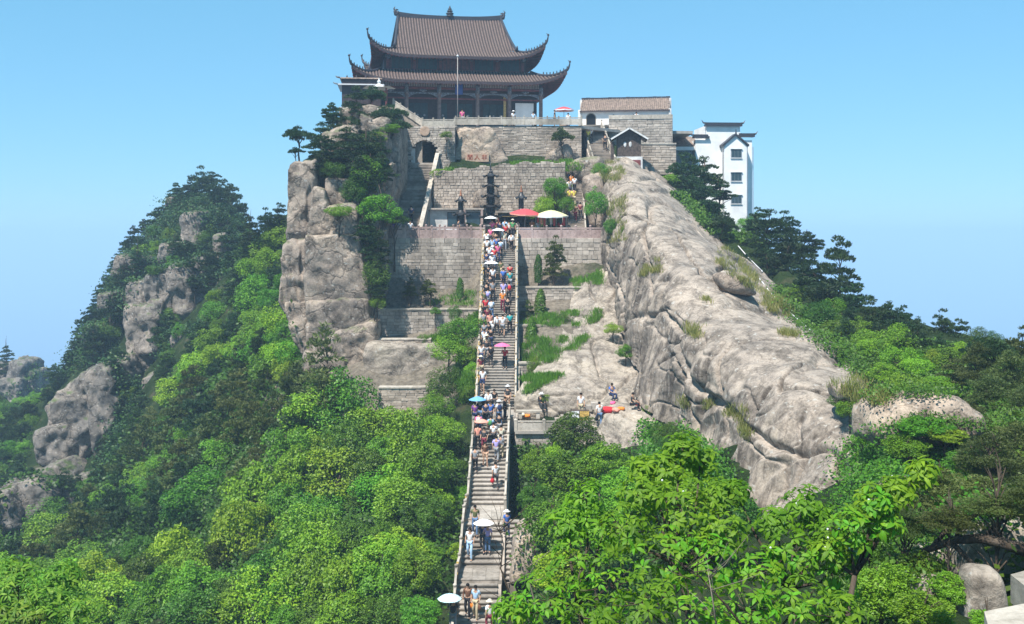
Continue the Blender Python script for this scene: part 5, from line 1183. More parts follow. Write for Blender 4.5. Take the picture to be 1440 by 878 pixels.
def kit(kind):
    if kind in KIT: return KIT[kind]
    P = pose(kind); V = []; Rd = []; E = []
    def a(v, r, par=None):
        V.append(v); Rd.append(r)
        if par is not None: E.append((par, len(V)-1))
        return len(V)-1
    pel = a(P['pel'], (.135, .10)); w = a(P['pel'].lerp(P['ch'], .5), (.115, .085), pel); ch = a(P['ch'], (.145, .10), w); nk = a(P['nk'], .055, ch); hd = a(P['hd'], .085, nk); tp_ = a(P['hd']+Vv((0, .01, .08)), .075, hd)
    for s in 'LR':
        h = a(P['hip'+s], .085, pel); k = a(P['kn'+s], .056, h); an = a(P['an'+s], .038, k); a(P['an'+s]+Vv((0, -.13, -.05)), .03, an)
        sh = a(P['sh'+s], .055, ch); e = a(P['el'+s], .040, sh); wr = a(P['wr'+s], .026, e); d = (P['wr'+s]-P['el'+s]).normalized(); a(P['wr'+s]+d*.055, (.034, .02), wr)
    body = skin_mesh('body', V, E, Rd)
    mb = MB(); hd_ = P['hd']; mb.tube([hd_+Vv((0, -.078, .01)), hd_+Vv((0, -.105, -.015)), hd_+Vv((0, -.082, -.028))], [.008, .014, .008], 5)      # nose
    for sx in (-1, 1): mb.ball(tuple(hd_+Vv((sx*.085, .005, 0))), .012, .02, .03, 5, 4)      # ears
    for s in 'LR':      # hands: four unequal bent fingers and a thumb
        wr = P['wr'+s]; d = (wr-P['el'+s]).normalized(); side = Vv((1, 0, 0)) if abs(d.x) < .8 else Vv((0, 1, 0)); n = d.cross(side).normalized(); lat = n.cross(d).normalized(); cl = n*(-1 if n.y > 0 else 1)
        for i, L in enumerate((.052, .060, .056, .044)):
            b = wr+d*.075+lat*(.026-.0175*i); mb.tube([b, b+d*L*.55+cl*.010, b+d*L*.85+cl*.032], [.0085, .008, .006], 5)
        sg = 1 if s == 'L' else -1; b = wr+d*.03-lat*.028*sg*(-1); mb.tube([b, b+d*.03+cl*.02+lat*.018, b+d*.052+cl*.035+lat*.012], [.010, .009, .007], 5)
    merge(body, mb); body.materials.append(M['c_skin'])
    def sk(name, keys, sub=1, infl=1.0):
        V2 = []; R2 = []; E2 = []; ix = {}
        for k, v, r, par in keys:
            ix[k] = len(V2); V2.append(v); R2.append(r)
            if par is not None: E2.append((ix[par], ix[k]))
        m = skin_mesh(name, V2, E2, R2, sub); m.materials.append(M['c_white']); return m
    up = [('p', P['pel']+Vv((0, 0, -.02)), (.155, .122), None), ('w', P['pel'].lerp(P['ch'], .5), (.135, .105), 'p'), ('c', P['ch'], (.160, .118), 'w'), ('n', P['nk']-Vv((0, 0, .035)), .066, 'c')]
    short = list(up); long_ = list(up)
    for s in 'LR':
        e = P['sh'+s].lerp(P['el'+s], .75); short += [('s'+s, P['sh'+s], .070, 'c'), ('e'+s, e, .058, 's'+s)]; long_ += [('s'+s, P['sh'+s], .070, 'c'), ('e'+s, P['el'+s], .056, 's'+s), ('w'+s, P['wr'+s].lerp(P['el'+s], .08), .040, 'e'+s)]
    leg = [('p', P['pel'], (.145, .115), None)]; sho = [('p', P['pel'], (.145, .115), None)]
    for s in 'LR':
        leg += [('h'+s, P['hip'+s], .100, 'p'), ('k'+s, P['kn'+s], .073, 'h'+s), ('a'+s, P['an'+s].lerp(P['kn'+s], .06), .060, 'k'+s)]
        sho += [('h'+s, P['hip'+s], .104, 'p'), ('k'+s, P['hip'+s].lerp(P['kn'+s], .85), .092, 'h'+s)]
    sm = MB()
    for s in 'LR':
        c = P['an'+s]; sm.tube([c+Vv((0, .06, -.045)), c+Vv((0, -.02, -.035)), c+Vv((0, -.13, -.055)), c+Vv((0, -.19, -.062))], [.038, .048, .042, .022], 8)
    shoes = sm.mesh('shoes', M['c_charcoal'], True)
    hm_ = MB(); hc = P['hd']+Vv((0, .016, .045)); hm_.ball(tuple(hc), .100, .102, .098, 10, 7); hair = hm_.mesh('hair', M['c_hair'], True)
    hl = MB(); hl.ball(tuple(hc), .102, .104, .10, 10, 7); hl.tube([hc+Vv((0, .06, 0)), hc+Vv((0, .085, -.12)), hc+Vv((0, .10, -.26))], [.08, .085, .03], 8); hairl = hl.mesh('hair', M['c_hair'], True)
    fm = MB()
    for sx in (-1, 1): fm.ball(tuple(P['hd']+Vv((sx*.032, -.078, .018))), .011, .008, .008, 6, 4)
    eyes = fm.mesh('eyes', M['c_hair'], True); mm = MB(); mm.ball(tuple(P['hd']+Vv((0, -.078, -.045))), .022, .008, .006, 6, 4); mouth = mm.mesh('mouth', M['c_maroon'], True)
    bp = MB(); bc = P['ch']+Vv((0, .17, -.08)); bp.ball(tuple(bc), .15, .095, .21, 10, 8); bp.tube([P['sh'+'L']+Vv((-.04, -.05, -.22)), P['shL']+Vv((-.05, 0, .05)), bc+Vv((.08, 0, .12))], .018, 5); bp.tube([P['shR']+Vv((.04, -.05, -.22)), P['shR']+Vv((.05, 0, .05)), bc+Vv((-.08, 0, .12))], .018, 5)
    KIT[kind] = dict(P=P, body=body, shirt=sk('shirt', short), jacket=sk('shirt', long_), trousers=sk('trousers', leg), shorts=sk('shorts', sho), shoes=shoes, hair=hair, hairl=hairl, eyes=eyes, mouth=mouth, pack=bp.mesh('backpack', M['c_black'], True))
    return KIT[kind]
hat_mb = MB(); hat_mb.lathe([(.21, 0), (.21, .008), (.115, .02), (.105, .085), (.06, .115), (.0, .12)], 14); HATM = hat_mb.mesh('hat', M['c_white'], True)
bagm = MB(); bagm.ball((0, 0, -.16), .15, .07, .15, 8, 6); bagm.tube([(-.09, 0, -.05), (0, 0, .10), (.09, 0, -.05)], .012, 5); BAGM = bagm.mesh('hand_bag', M['c_red'], True)
def slot(o, mat):
    if len(o.material_slots): o.material_slots[0].link = 'OBJECT'; o.material_slots[0].material = mat
PEOPLE = []
def person(loc, facing, kind, top, bottom, label, h=None, long_=False, short=False, hat=None, pack=None, bag=None, hairlong=False, group='visitors on the mountain', bare=False, yaw=None):
    """facing: angle of the face: 0 = towards the camera"""
    K = kit(kind); h = h or rng.uniform(.94, 1.05); rz = facing+(rng.uniform(-.35, .35) if yaw is None else yaw)
    t = thing('person', label, 'person', loc, rz, group); t.scale = (h*1.04, h*1.04, h)
    o = inst('body', K['body'], t)
    if not bare: o = inst('shirt', K['jacket' if long_ else 'shirt'], t); slot(o, M['c_'+top])
    o = inst('shorts' if short else 'trousers', K['shorts' if short else 'trousers'], t); slot(o, M['c_'+bottom])
    inst('shoes', K['shoes'], t); inst('hair', K['hairl' if hairlong else 'hair'], t); inst('eyes', K['eyes'], t); inst('mouth', K['mouth'], t)
    mat = t.matrix_basis.copy()
    mat = Matrix.Translation(t.location) @ Matrix.Rotation(rz, 4, 'Z') @ Matrix.Diagonal((*t.scale, 1))
    if hat: o = inst('hat', HATM, None, mat @ (K['P']['hd']+Vv((0, .01, .055))), (0, 0, rz)); slot(o, M['c_'+hat]); tag(o, '%s sun hat of the %s' % (hat, short_(label)), 'hat', 'sun hats of the visitors')
    if pack: o = inst('backpack', K['pack'], None, t.location, (0, 0, rz), t.scale); slot(o, M['c_'+pack]); tag(o, '%s backpack on the %s' % (pack, short_(label)), 'backpack', 'backpacks of the visitors')
    if bag: w = mat @ (K['P']['wrL']+(K['P']['wrL']-K['P']['elL']).normalized()*.08); o = inst('hand_bag', BAGM, None, (w.x, w.y, w.z-.10), (0, 0, rz)); slot(o, M['c_'+bag]); tag(o, '%s bag held by %s' % (bag, short_(label)), 'bag', 'bags of the visitors')
    PEOPLE.append(t); return t, mat, K
def short_(l):
    w = l.replace(' trousers', '').replace(' shorts', '').split(' '); return ' '.join(w[:11])
def on_stair(px, py):
    best = None
    for k in range(1200):
        y = 96.2-k*.0375; z = zst(y); e = abs(330-F*z/y-py)
        if best is None or e < best[0]: best = (e, y, z)
    y = best[1]; return Vector(((px-720)/F*y, y, best[2]-.07))
def on_line(px, py, ya, za, yb, zb):
    best = None
    for k in range(200):
        f = k/199; y = ya+(yb-ya)*f; z = za+(zb-za)*f; e = abs(330-F*z/y-py)
        if best is None or e < best[0]: best = (e, y, z)
    return Vector(((px-720)/F*best[1], best[1], best[2]-.05))
UPF = PI
S_UP, S_DN, S_ST, S_HO, S_CA = ('climb', UPF), ('descend', 0), ('stand', 0), ('hold', UPF), ('carry', UPF)
# main stair: px, feet row, pose, top, bottom, extras
L = [
 (684,351,S_UP,'white','navy',{}),(690,345,S_DN,'pink','charcoal',{}),(697,352,S_HO,'brown','charcoal',{'um': ('white', .55)}),(706,344,S_DN,'white','jeans',{}),(711,339,S_DN,'red','black',{}),(719,352,S_UP,'white','black',{'long_': True}),
 (709,350,S_DN,'cream','grey',{}),(704,362,S_UP,'white','charcoal',{'pack': 'light blue'}),(698,359,S_UP,'blue','black',{}),(692,360,S_DN,'light blue','white',{}),(685,362,S_UP,'white','black',{'hat': 'white'}),(688,372,S_UP,'white','navy',{}),(695,373,S_DN,'red','jeans',{}),(700,368,S_DN,'pink','navy',{'hairlong': True}),
 (684,380,S_UP,'navy','grey',{}),(692,383,S_DN,'white','charcoal',{'hat': 'white'}),(704,392,S_DN,'olive','khaki',{'short': True, 'hairlong': True}),(687,398,S_HO,'black','charcoal',{'um': ('white', .62)}),(693,403,S_DN,'white','black',{}),(717,398,S_UP,'red','black',{}),(708,404,S_UP,'blue','navy',{'pack': 'blue'}),
 (717,408,S_UP,'teal','grey',{}),(689,413,S_UP,'charcoal','black',{}),(693,422,S_DN,'grey','black',{}),(684,426,S_UP,'black','jeans',{}),(708,424,S_DN,'lilac','white',{'hairlong': True}),(716,424,S_UP,'navy','charcoal',{'pack': 'red'}),(686,433,S_UP,'light blue','grey',{'pack': 'lilac'}),(681,434,S_DN,'olive','charcoal',{}),(707,437,S_DN,'orange','maroon',{}),(714,447,S_UP,'black','black',{'long_': True}),
 (683,447,S_DN,'red','black',{}),(691,449,S_UP,'light blue','jeans',{'pack': 'white'}),(685,461,S_DN,'maroon','grey',{'pack': None}),(689,468,S_DN,'salmon','white',{'bag': 'white'}),(680,466,S_UP,'grey','charcoal',{}),(699,471,S_UP,'white','charcoal',{'long_': True}),(707,472,S_UP,'white','grey',{'short': True}),(717,468,S_UP,'teal','black',{'pack': 'teal'}),
 (687,480,S_DN,'black','charcoal',{}),(681,481,S_DN,'grey','jeans',{}),(690,489,S_UP,'black','navy',{}),(681,491,S_DN,'white','black',{}),(684,500,S_DN,'cream','charcoal',{'hat': 'cream'}),
 (677,512,S_DN,'white','navy',{}),(690,515,S_UP,'black','charcoal',{'pack': 'black'}),(684,506,S_DN,'charcoal','grey',{}),(710,517,('hold', 0),'red','black',{'um': ('pink', .62)}),(676,530,S_DN,'maroon','khaki',{'hat': 'cream'}),(679,550,S_DN,'white','navy',{'short': True, 'pack': None}),
 (687,580,('carry', 0),'white','black',{'long_': True}),(695,578,S_DN,'black','charcoal',{}),(714,574,('stand', 0),'charcoal','tan',{'hat': 'white', 'short': True}),(710,589,('stand', 1.2),'black','black',{'long_': True}),
 (668,598,S_HO,'purple','navy',{'um': ('blue', .62)}),(675,596,S_UP,'black','jeans',{}),(683,598,S_UP,'navy','black',{}),(690,597,S_DN,'blue','charcoal',{}),(702,597,S_UP,'white','jeans',{'hat': 'white', 'pack': 'navy'}),(679,590,S_DN,'brown','black',{}),
 (673,614,S_UP,'pink','navy',{'pack': 'white'}),(702,613,('carry', UPF),'black','grey',{}),(690,617,S_UP,'light blue','black',{'pack': 'green'}),(672,630,S_HO,'salmon','black',{'um': ('salmon', .5)}),(681,634,S_DN,'charcoal','maroon',{}),(694,626,S_UP,'white','charcoal',{}),
 (705,630,('carry', UPF),'cream','grey',{'bag': 'cream'}),(682,654,S_DN,'brown','tan',{'short': True, 'hairlong': True}),(698,648,S_UP,'lilac','grey',{}),(668,663,S_UP,'grey','black',{}),(704,645,('carry', UPF),'grey','khaki',{'bag': 'white'}),(697,687,S_UP,'white','charcoal',{'bag': 'red', 'hat': None}),
 (668,749,S_DN,'olive','jeans',{'pack': None}),(679,772,S_DN,'navy','charcoal',{'hairlong': True}),(686,776,('hold', 0),'lilac','jeans',{'um': ('white', .6)}),(661,783,S_DN,'white','light blue',{'hairlong': True}),(713,755,S_UP,'blue','navy',{'hat': 'white'}),
 (658,864,S_DN,'brown','black',{'bag': 'orange', 'long_': True}),(669,867,S_DN,'light blue','khaki',{'bag': 'brown'}),(689,889,S_UP,'white','maroon',{'hat': 'cream'}),(637,888,('hold', 0),'charcoal','grey',{'um': ('cyan', .62)}),
]
def umb_person(P_, um, label):
    t, mat, K = P_; c, r = um; w = mat @ (K['P']['wrR']+Vv((0, 0, .04)))
    mt = {'white': 'cloth_white', 'pink': 'cloth_pink', 'blue': 'cloth_blue', 'salmon': 'cloth_salmon', 'cyan': 'cloth_cyan'}[c]
    nm = {'cyan': 'pale cyan'}.get(c, c); umbrella('umbrella', '%s umbrella held by %s' % (nm, short_(label)), (w.x, w.y, w.z-.22), r, .85, mt, drop_=.38, group='sun umbrellas carried on the stairs')
def place_words(px, py):
    side = 'left rail' if px < 688 else ('right rail' if px > 709 else 'middle')
    if py < 360: z = 'at the stair head'
    elif py < 420: z = 'high on the upper flight'
    elif py < 480: z = 'in the packed upper flight'
    elif py < 560: z = 'low on the upper flight'
    elif py < 605: z = 'in the crowd at the landing'
    elif py < 700: z = 'on the second flight'
    elif py < 790: z = 'on the short lower flight'
    else: z = 'on the lowest steps'
    return z
seen = {}
for px, py, (kd, fc), top, bot, ex in L:
    ex = {k: v for k, v in ex.items() if v is not None}; um = ex.pop('um', None)
    act = {'climb': 'climbing', 'descend': 'coming down', 'hold': 'sheltered', 'carry': 'carrying loads', 'stand': 'standing'}[kd]
    if kd == 'descend': fc = 0
    lab = 'person in %s top and %s %s %s %s' % (top, bot if bot != 'jeans' else 'denim', 'shorts' if ex.get('short') else 'trousers', act, place_words(px, py))
    if lab in seen: lab += ' again'
    seen[lab] = 1
    p = person(on_stair(px, py), fc, kd, top, bot, lab, group='visitors on the long stairs', **ex)
    if um: umb_person(p, um, lab)
# others
def pz(loc, fc, kd, top, bot, lab, group='visitors around the terraces', **ex):
    um = ex.pop('um', None); p = person(loc, fc, kd, top, bot, lab, group=group, **ex)
    if um: umb_person(p, um, lab)
    return p
def rl(px, py): return on_line(px, py, 98.8, -.35, 107.2, 5.95)
def rl2(px, py): return on_line(px, py, 109.2, 7.1, 117.2, 11.75)
for px, py, kd, fc, top, bot, lab in [
 (801,255,'stand',0,'black','navy','person in black with white hat atop the flight behind the yellow umbrella'),(811,258,'climb',UPF,'white','black','person in white climbing highest on the flight behind the yellow umbrella'),(803,268,'descend',0,'orange','grey','person in orange top coming down the flight behind the yellow umbrella'),
 (808,271,'climb',UPF,'white','charcoal','person in white shirt and charcoal trousers climbing the flight behind the yellow umbrella'),(800,277,'climb',UPF,'white','navy','person in white and navy at the left rail behind the yellow umbrella'),(801,290,'climb',UPF,'yellow','charcoal','person in yellow top at the left rail behind the yellow umbrella'),
 (807,290,'climb',UPF,'yellow','khaki','person in yellow top and khaki trousers beside the other yellow top'),(799,309,'climb',UPF,'navy','navy','person all in navy starting up the flight behind the yellow umbrella'),(809,311,'climb',UPF,'brown','maroon','person in brown top starting up the flight behind the yellow umbrella'),(816,308,'climb',UPF,'maroon','charcoal','person in maroon top with white hair at the right rail behind the yellow umbrella')]:
    pz(rl(px, py), fc, kd, top, bot, lab, group='visitors on the right hand stairs', hat='white' if 'hat' in lab else None)
for px, py, kd, fc, top, bot, lab in [(831,200,'descend',0,'white','charcoal','person in white top coming down the upper stair to the white hall'),(851,212,'climb',UPF,'charcoal','black','person in dark clothes at the right rail of the upper stair'),(827,203,'stand',0,'yellow','olive','person in yellow top by the left rail of the upper stair')]:
    pz(rl2(px, py), fc, kd, top, bot, lab, group='visitors on the right hand stairs')
for px, Y, z, kd, fc, top, bot, lab, ex in [
 (578,100.9,.95,'climb',UPF,'navy','black','person in navy climbing the shaded stair to the arched gateway',{}),(577,98.0,-.35,'stand',.4,'white','grey','person in white top at the foot of the shaded stair',{}),(562,97.6,-.35,'stand',1.2,'grey','charcoal','person in grey behind the balustrade at the far left of the terrace',{}),(553,97.8,-.35,'stand',0,'purple','black','person in purple behind the balustrade at the far left of the terrace',{}),
 (645,97.4,-.35,'stand',2.0,'charcoal','black','person in charcoal leaning by the balustrade in front of the shop windows',{}),(692,97.9,-.35,'hold',0,'pink','grey','person in pink under a white umbrella left of the stair head',{'um': ('white', .6)}),(703,98.3,-.35,'stand',0,'navy','black','person in navy standing before the dark shop doorway',{}),
 (710,98.0,-.35,'stand',2.5,'light blue','jeans','person in light blue before the dark shop doorway',{}),(721,97.6,-.35,'stand',0,'green','charcoal','person in green top with cream hat at the stair head',{'hat': 'cream'}),(716,98.8,-.35,'stand',UPF,'white','black','person in white seen from behind before the shop doorway',{}),(699,98.9,-.35,'stand',1.0,'maroon','black','person in maroon top beside the tallest pagoda burner',{}),
 (748,99.9,-.35,'stand',0,'orange','charcoal','stall keeper in orange top under the red umbrella',{}),(757,99.8,-.35,'stand',0,'white','grey','stall keeper in white top behind the souvenir stall',{}),(788,99.4,-.35,'stand',0,'red','black','person in red top at the right end of the souvenir stall',{}),(728,98.0,-.35,'stand',1.0,'cream','khaki','person in cream top right of the stair head',{}),
 (650,112.6,11.45,'stand',0,'pink','grey','person in pink looking over the temple balustrade left of centre',{}),(722,112.8,11.45,'stand',UPF,'white','grey','person in white with a white hat at the temple balustrade',{'hat': 'white'}),(780,113.4,11.45,'stand',1.4,'black','charcoal','person in black on the temple terrace left of the red and white umbrella',{}),
 (799,115.2,11.45,'stand',0,'white','navy','person in white on the temple terrace under the red and white umbrella',{}),(750,113.6,11.45,'stand',0,'light blue','black','person in light blue before the white screen of the temple',{}),(895,119.0,11.9,'stand',0,'white','grey','person in white at the foot of the white hall wall',{})]:
    pz(((px-720)/F*Y, Y, z), fc, kd, top, bot, lab, **ex)
def rg(px, py):
    h = ray(px, py); return h[0] if h else at(px, py, 72)
for px, py, kd, fc, top, bot, lab, ex in [
 (761,577,'sit',0,'black','charcoal','person in black with white cap sitting on the pale slab above the platform',{'hat': 'white', 'long_': True}),(843,600,'climb',UPF,'white','jeans','person in white shirt and denim trousers walking over the slab',{'bag': 'black'}),(817,588,'stand',0,'white','khaki','person in white behind the small stall on the slab',{}),
 (860,563,'sit',.6,'blue','navy','person in blue top sitting on the slab beside red cloths',{}),(889,577,'sit',1.2,'charcoal','black','person in charcoal sitting at the foot of the cliff',{})]:
    pz(rg(px, py), fc, kd, top, bot, lab, group='people on the pale slab', **ex)
# wares of the little slab stall
ws = thing('slab_stall', 'small stall table with boxes on the pale slab beside the person in white', 'market stall', rg(816, 592))
m = MB(); m.box(-.6, .6, -.3, .3, .7, .76); m.build('table_top', M['wood_old'], ws); m = MB(); m.box(-.62, -.1, -.33, -.305, .0, .72); m.build('front_cloth', M['cloth_white'], ws); m = MB(); m.box(-.05, .6, -.33, -.305, .1, .72); m.build('front_board', M['brass'], ws)
for x in (-.5, .5): m = MB(); m.box(x-.03, x+.03, -.2, .2, 0, .7); m.build('leg', M['wood_old'], ws)
def bundle(px, py, mat, s, lab, cat='bundle'):
    P, Fc = UB[6]; P = P/((np.abs(P)**2.6).sum(1)**(1/2.6))[:, None]*np.array([s, s*.7, s*.45]); P = P*(1+fbm(P*3/s+px, 3)[:, None]*.16); me = mesh_np('cloth_bundle', P, Fc, M[mat], True); l = rg(px, py)
    tag(inst('cloth_bundle', me, None, (l.x, l.y, l.z+s*.22), (0, 0, px)), lab, cat, 'goods spread on the pale slab')
bundle(854, 579, 'c_red', .5, 'largest red cloth bundle on the slab right of the walking person'); bundle(866, 578, 'c_salmon', .3, 'small salmon bundle right of the large red bundle'); bundle(873, 576, 'c_orange', .26, 'orange bundle near the foot of the cliff'); bundle(862, 568, 'c_pink', .25, 'pink bundle by the knees of the person in blue')
bundle(829, 574, 'c_brown', .24, 'brown box shaped bundle right of the slab stall'); bundle(899, 570, 'c_red', .28, 'red bundle by the cliff foot shrub'); bundle(741, 586, 'c_orange', .25, 'orange bag beside the stone bench'); bundle(734, 584, 'c_cream', .28, 'cream sack beside the stone bench')
print('people', len(PEOPLE))
# ------------------------------------------------------------------ foliage prototypes
def quads(P, A, B_):     # rhombic leaves: centre P, half-length A, half-width B
    n = len(P); V = np.empty((n, 4, 3)); V[:, 0] = P-A; V[:, 1] = P+B_-A*.1; V[:, 2] = P+A; V[:, 3] = P-B_-A*.1
    return V.reshape(-1, 3), np.arange(n*4).reshape(n, 4)
def unit(v): return v/np.maximum(np.linalg.norm(v, axis=-1, keepdims=True), 1e-9)
def leaves(P, Nn, size, rs, aspect=.6, jit=.9, droop=0):
    n = len(P); Nn = unit(Nn+rs.normal(size=(n, 3))*jit*.5); a = unit(np.cross(Nn, rs.normal(size=(n, 3)))); b = np.cross(Nn, a)
    if droop: a = unit(a+np.array([0, 0, -droop])*np.sign(rs.uniform(-1, 1, (n, 1)))); b = unit(np.cross(Nn, a))
    s = size*rs.uniform(.6, 1.3, (n, 1))*.5; return quads(P, a*s, b*s*aspect)
def crown(seed, N=4200, lobes=24, size=.095, flat_=.62, H=.85, low=-.35, spread=1.0, rl=(.22, .40)):
    rs = np.random.RandomState(seed); C = []; Rr = []
    k = 0
    while len(C) < lobes and k < 4000:
        k += 1; v = unit(rs.normal(size=3)); 
        if v[2] < low: continue
        rad = rs.uniform(.45, .82); c = v*rad*np.array([spread, spread, H])
        if all(np.linalg.norm((c-q)*[1, 1, 1.4]) > .25 for q in C) or k > 2500: C.append(c); Rr.append(rs.uniform(*rl))
    C = np.array(C); Rr = np.array(Rr); w = Rr**2/np.sum(Rr**2); idx = rs.choice(len(C), N, p=w)
    d = unit(rs.normal(size=(N, 3))+unit(C[idx])*.6+np.array([0, 0, .22])); rr = Rr[idx]*(1-.55*rs.uniform(0, 1, N)**2.2)
    P = C[idx]+d*rr[:, None]*np.array([1.1, 1.1, flat_*1.25]); P += fbm(P*5, 2)[:, None]*d*.06
    nn = unit(d*.8+np.array([0, 0, .75])); return leaves(P, nn, size, rs, .62, 1.0)
def pine_crown(seed, pads=13, N=5200, size=.15, tall=1.0, top=.18, flat_=.09, lean=0.0):
    rs = np.random.RandomState(seed); V0 = []; C = []; Rr = []
    for i in range(pads):
        h = (i+.5)/pads; rad = (1-h)**.6*(.62)+top; a = i*2.4+rs.uniform(-.5, .5); m = rs.randint(1, 4) if h < .85 else 1
        for j in range(m):
            a2 = a+j*2*PI/m+rs.uniform(-.5, .5); off = rad*rs.uniform(.35, .85) if h < .9 else 0
            C.append([math.cos(a2)*off+lean*h, math.sin(a2)*off, (-.8+1.7*h)*tall+rs.uniform(-.05, .05)]); Rr.append(rad*rs.uniform(.42, .72)+.05)
    C = np.array(C); Rr = np.array(Rr); idx = rs.choice(len(C), N, p=Rr**2/np.sum(Rr**2)); a = rs.uniform(0, 2*PI, N); r = np.sqrt(rs.uniform(0, 1, N))
    P = C[idx]+np.c_[np.cos(a)*r*Rr[idx], np.sin(a)*r*Rr[idx], (1-r**2)*flat_*1.2+rs.normal(0, flat_*.35, N)+.05*np.sin(a*3+idx)]
    dirv = unit(np.c_[np.cos(a)*r*.7, np.sin(a)*r*.7, .25+rs.uniform(0, .7, N)]+rs.normal(size=(N, 3))*.35)
    b = unit(np.cross(dirv, rs.normal(size=(N, 3)))); s = size*rs.uniform(.6, 1.2, (N, 1))*.5
    V, Fc = quads(P, dirv*s, b*s*.30); return V, Fc, C, Rr
def limbs(seed, targets, r0=.06, base=-1.6, bend=.1, top=.5):
    m = MB(); rs = random.Random(seed)
    pts = [Vector((rs.uniform(-bend, bend)*k/3, rs.uniform(-bend, bend)*k/3, base+(top-base)*k/5)) for k in range(6)]
    m.tube(pts, [r0*(1-.15*k) for k in range(6)], 7)
    for t in targets:
        t = Vector(t); zs = min(max(t.z-.35, base+.4), top-.1); f = (zs-base)/(top-base)*5; i = min(4, int(f)); p = pts[i].lerp(pts[i+1], f-i)
        mid = p.lerp(t, .5)+Vector((0, 0, .05)); m.tube([p, mid, t], [r0*.45, r0*.3, r0*.12], 5, cap=False)
    return m
PR = {}
def proto(key, VF, trunk, mats):
    base = mesh_np('crown', VF[0], VF[1], M[mats[0]]); PR[key] = {}
    tm = trunk.mesh('trunk', M['bark'], True)
    for i, mt in enumerate(mats):
        me = base if i == 0 else base.copy(); me.materials[0] = M[mt]; PR[key][mt] = (me, tm)
rsx = np.random.RandomState(3)
for i in range(5):
    VF = crown(20+i, N=5200, lobes=26+2*i, size=.082, flat_=[.8, .6, .95, .7, .8][i], H=[.95, .85, 1.15, .9, 1.0][i], low=-.8)
    proto('broad%d' % i, VF, limbs(i, [tuple(v) for v in unit(rsx.normal(size=(9, 3)))*np.array([.6, .6, .5])]), ['leaf', 'leaf_y', 'leaf_d'])
for i in range(3):     # bigger crowns with finer leaves for the nearer trees
    VF = crown(60+i, N=8200, lobes=48, size=.076, flat_=[.75, .9, .65][i], H=[.95, 1.1, .85][i], rl=(.15, .29), low=-.8)
    proto('fine%d' % i, VF, limbs(10+i, [tuple(v) for v in unit(rsx.normal(size=(11, 3)))*np.array([.6, .6, .5])]), ['leaf', 'leaf_y', 'leaf_d', 'leaf_f'])
for i in range(4):
    V, Fc, C, Rr = pine_crown(40+i, pads=[9, 11, 7, 10][i], tall=[1.15, 1.4, .9, 1.25][i], lean=[0, .1, .25, -.15][i], flat_=.055)
    proto('pine%d' % i, (V, Fc), limbs(30+i, [tuple(c*.95) for c in C], r0=.05, bend=.08), ['pine', 'pine_o'])
for i in range(2):
    V, Fc, C, Rr = pine_crown(70+i, pads=15, N=15000, size=.085, tall=.9, flat_=.07)
    proto('pinebig%d' % i, (V, Fc), limbs(72+i, [tuple(c*.95) for c in C], r0=.045, bend=.12), ['pine', 'pine_o'])
V, Fc, C, Rr = pine_crown(55, pads=5, N=3600, tall=.45, top=.3, lean=.2); proto('pineflat', (V, Fc), limbs(41, [tuple(c*.9) for c in C], r0=.07, base=-1.4, bend=.25, top=.12), ['pine', 'pine_o'])
V, Fc, C, Rr = pine_crown(56, pads=16, N=3400, tall=1.6, top=.1, flat_=.06); proto('pineopen', (V, Fc), limbs(42, [tuple(c) for c in C], r0=.045, base=-2.4, bend=.05), ['pine', 'pine_o'])
rs_ = np.random.RandomState(5); n = 2600; z = rs_.uniform(-1, 1, n); a = rs_.uniform(0, 2*PI, n); rad = .36*np.sqrt(np.clip(1-((z+.25)/1.28)**2, 0, 1))*rs_.uniform(.75, 1.05, n)*(1+.15*np.sin(a*3+z*5))
P = np.c_[np.cos(a)*rad, np.sin(a)*rad, z]; proto('cypress', leaves(P, np.c_[np.cos(a), np.sin(a), .4*np.ones(n)], .11, rs_, .5, .8), limbs(43, [], r0=.05, base=-1.15), ['leaf_d', 'pine'])
NEED = {'broad': 'leafy tree', 'fine': 'leafy tree', 'pine': 'pine tree', 'cyp': 'conifer'}
TREES = []
def tree(key, mat, center, r, name, rz=None, sz=1.0, base=None):
    """center: crown centre, r: crown radius in metres"""
    me, tm = PR[key][mat]; c = Vector(center)
    if base is None:
        g = drop(c.x, c.y); bz = g.z if g is not None else c.z-1.6*r
        bz = min(max(bz-.1, c.z-3.4*r), c.z-.9*r)
    else: bz = base
    t = bpy.data.objects.new(name, None); t.empty_display_size = .3; t.location = (c.x, c.y, bz); COL.objects.link(t)
    rz = rng.uniform(0, 2*PI) if rz is None else rz
    ex = rng.uniform(.86, 1.16); co = inst('crown', me, t, (0, 0, c.z-bz), (0, 0, rz), (r*ex, r/ex, r*sz))
    tb_ = {'pineopen': 2.4, 'cypress': 1.15, 'pineflat': 1.4}.get(key, 1.6); k = (c.z-bz)/tb_
    inst('trunk', tm, t, (0, 0, c.z-bz), (0, 0, rz), (r, r, k))
    TREES.append((t, key, mat, r)); return t
def tp(key, mat, px, py, rpx, Y=None, name='tree', sz=1.0, off=.5, **kw):
    if Y is None:
        h = ray(px, py)
        if h is None or h[3] > 260: return None
        Y = h[0].y; r = rpx*Y/F; Y = Y-off*r; r = rpx*Y/F
    else: r = rpx*Y/F
    return tree(key, mat, at(px, py, Y), r, name, sz=sz, **kw)
def inpoly(x, y, poly):
    c = False; n = len(poly)
    for i in range(n):
        x1, y1 = poly[i]; x2, y2 = poly[(i+1) % n]
        if (y1 > y) != (y2 > y) and x < (x2-x1)*(y-y1)/(y2-y1)+x1: c = not c
    return c
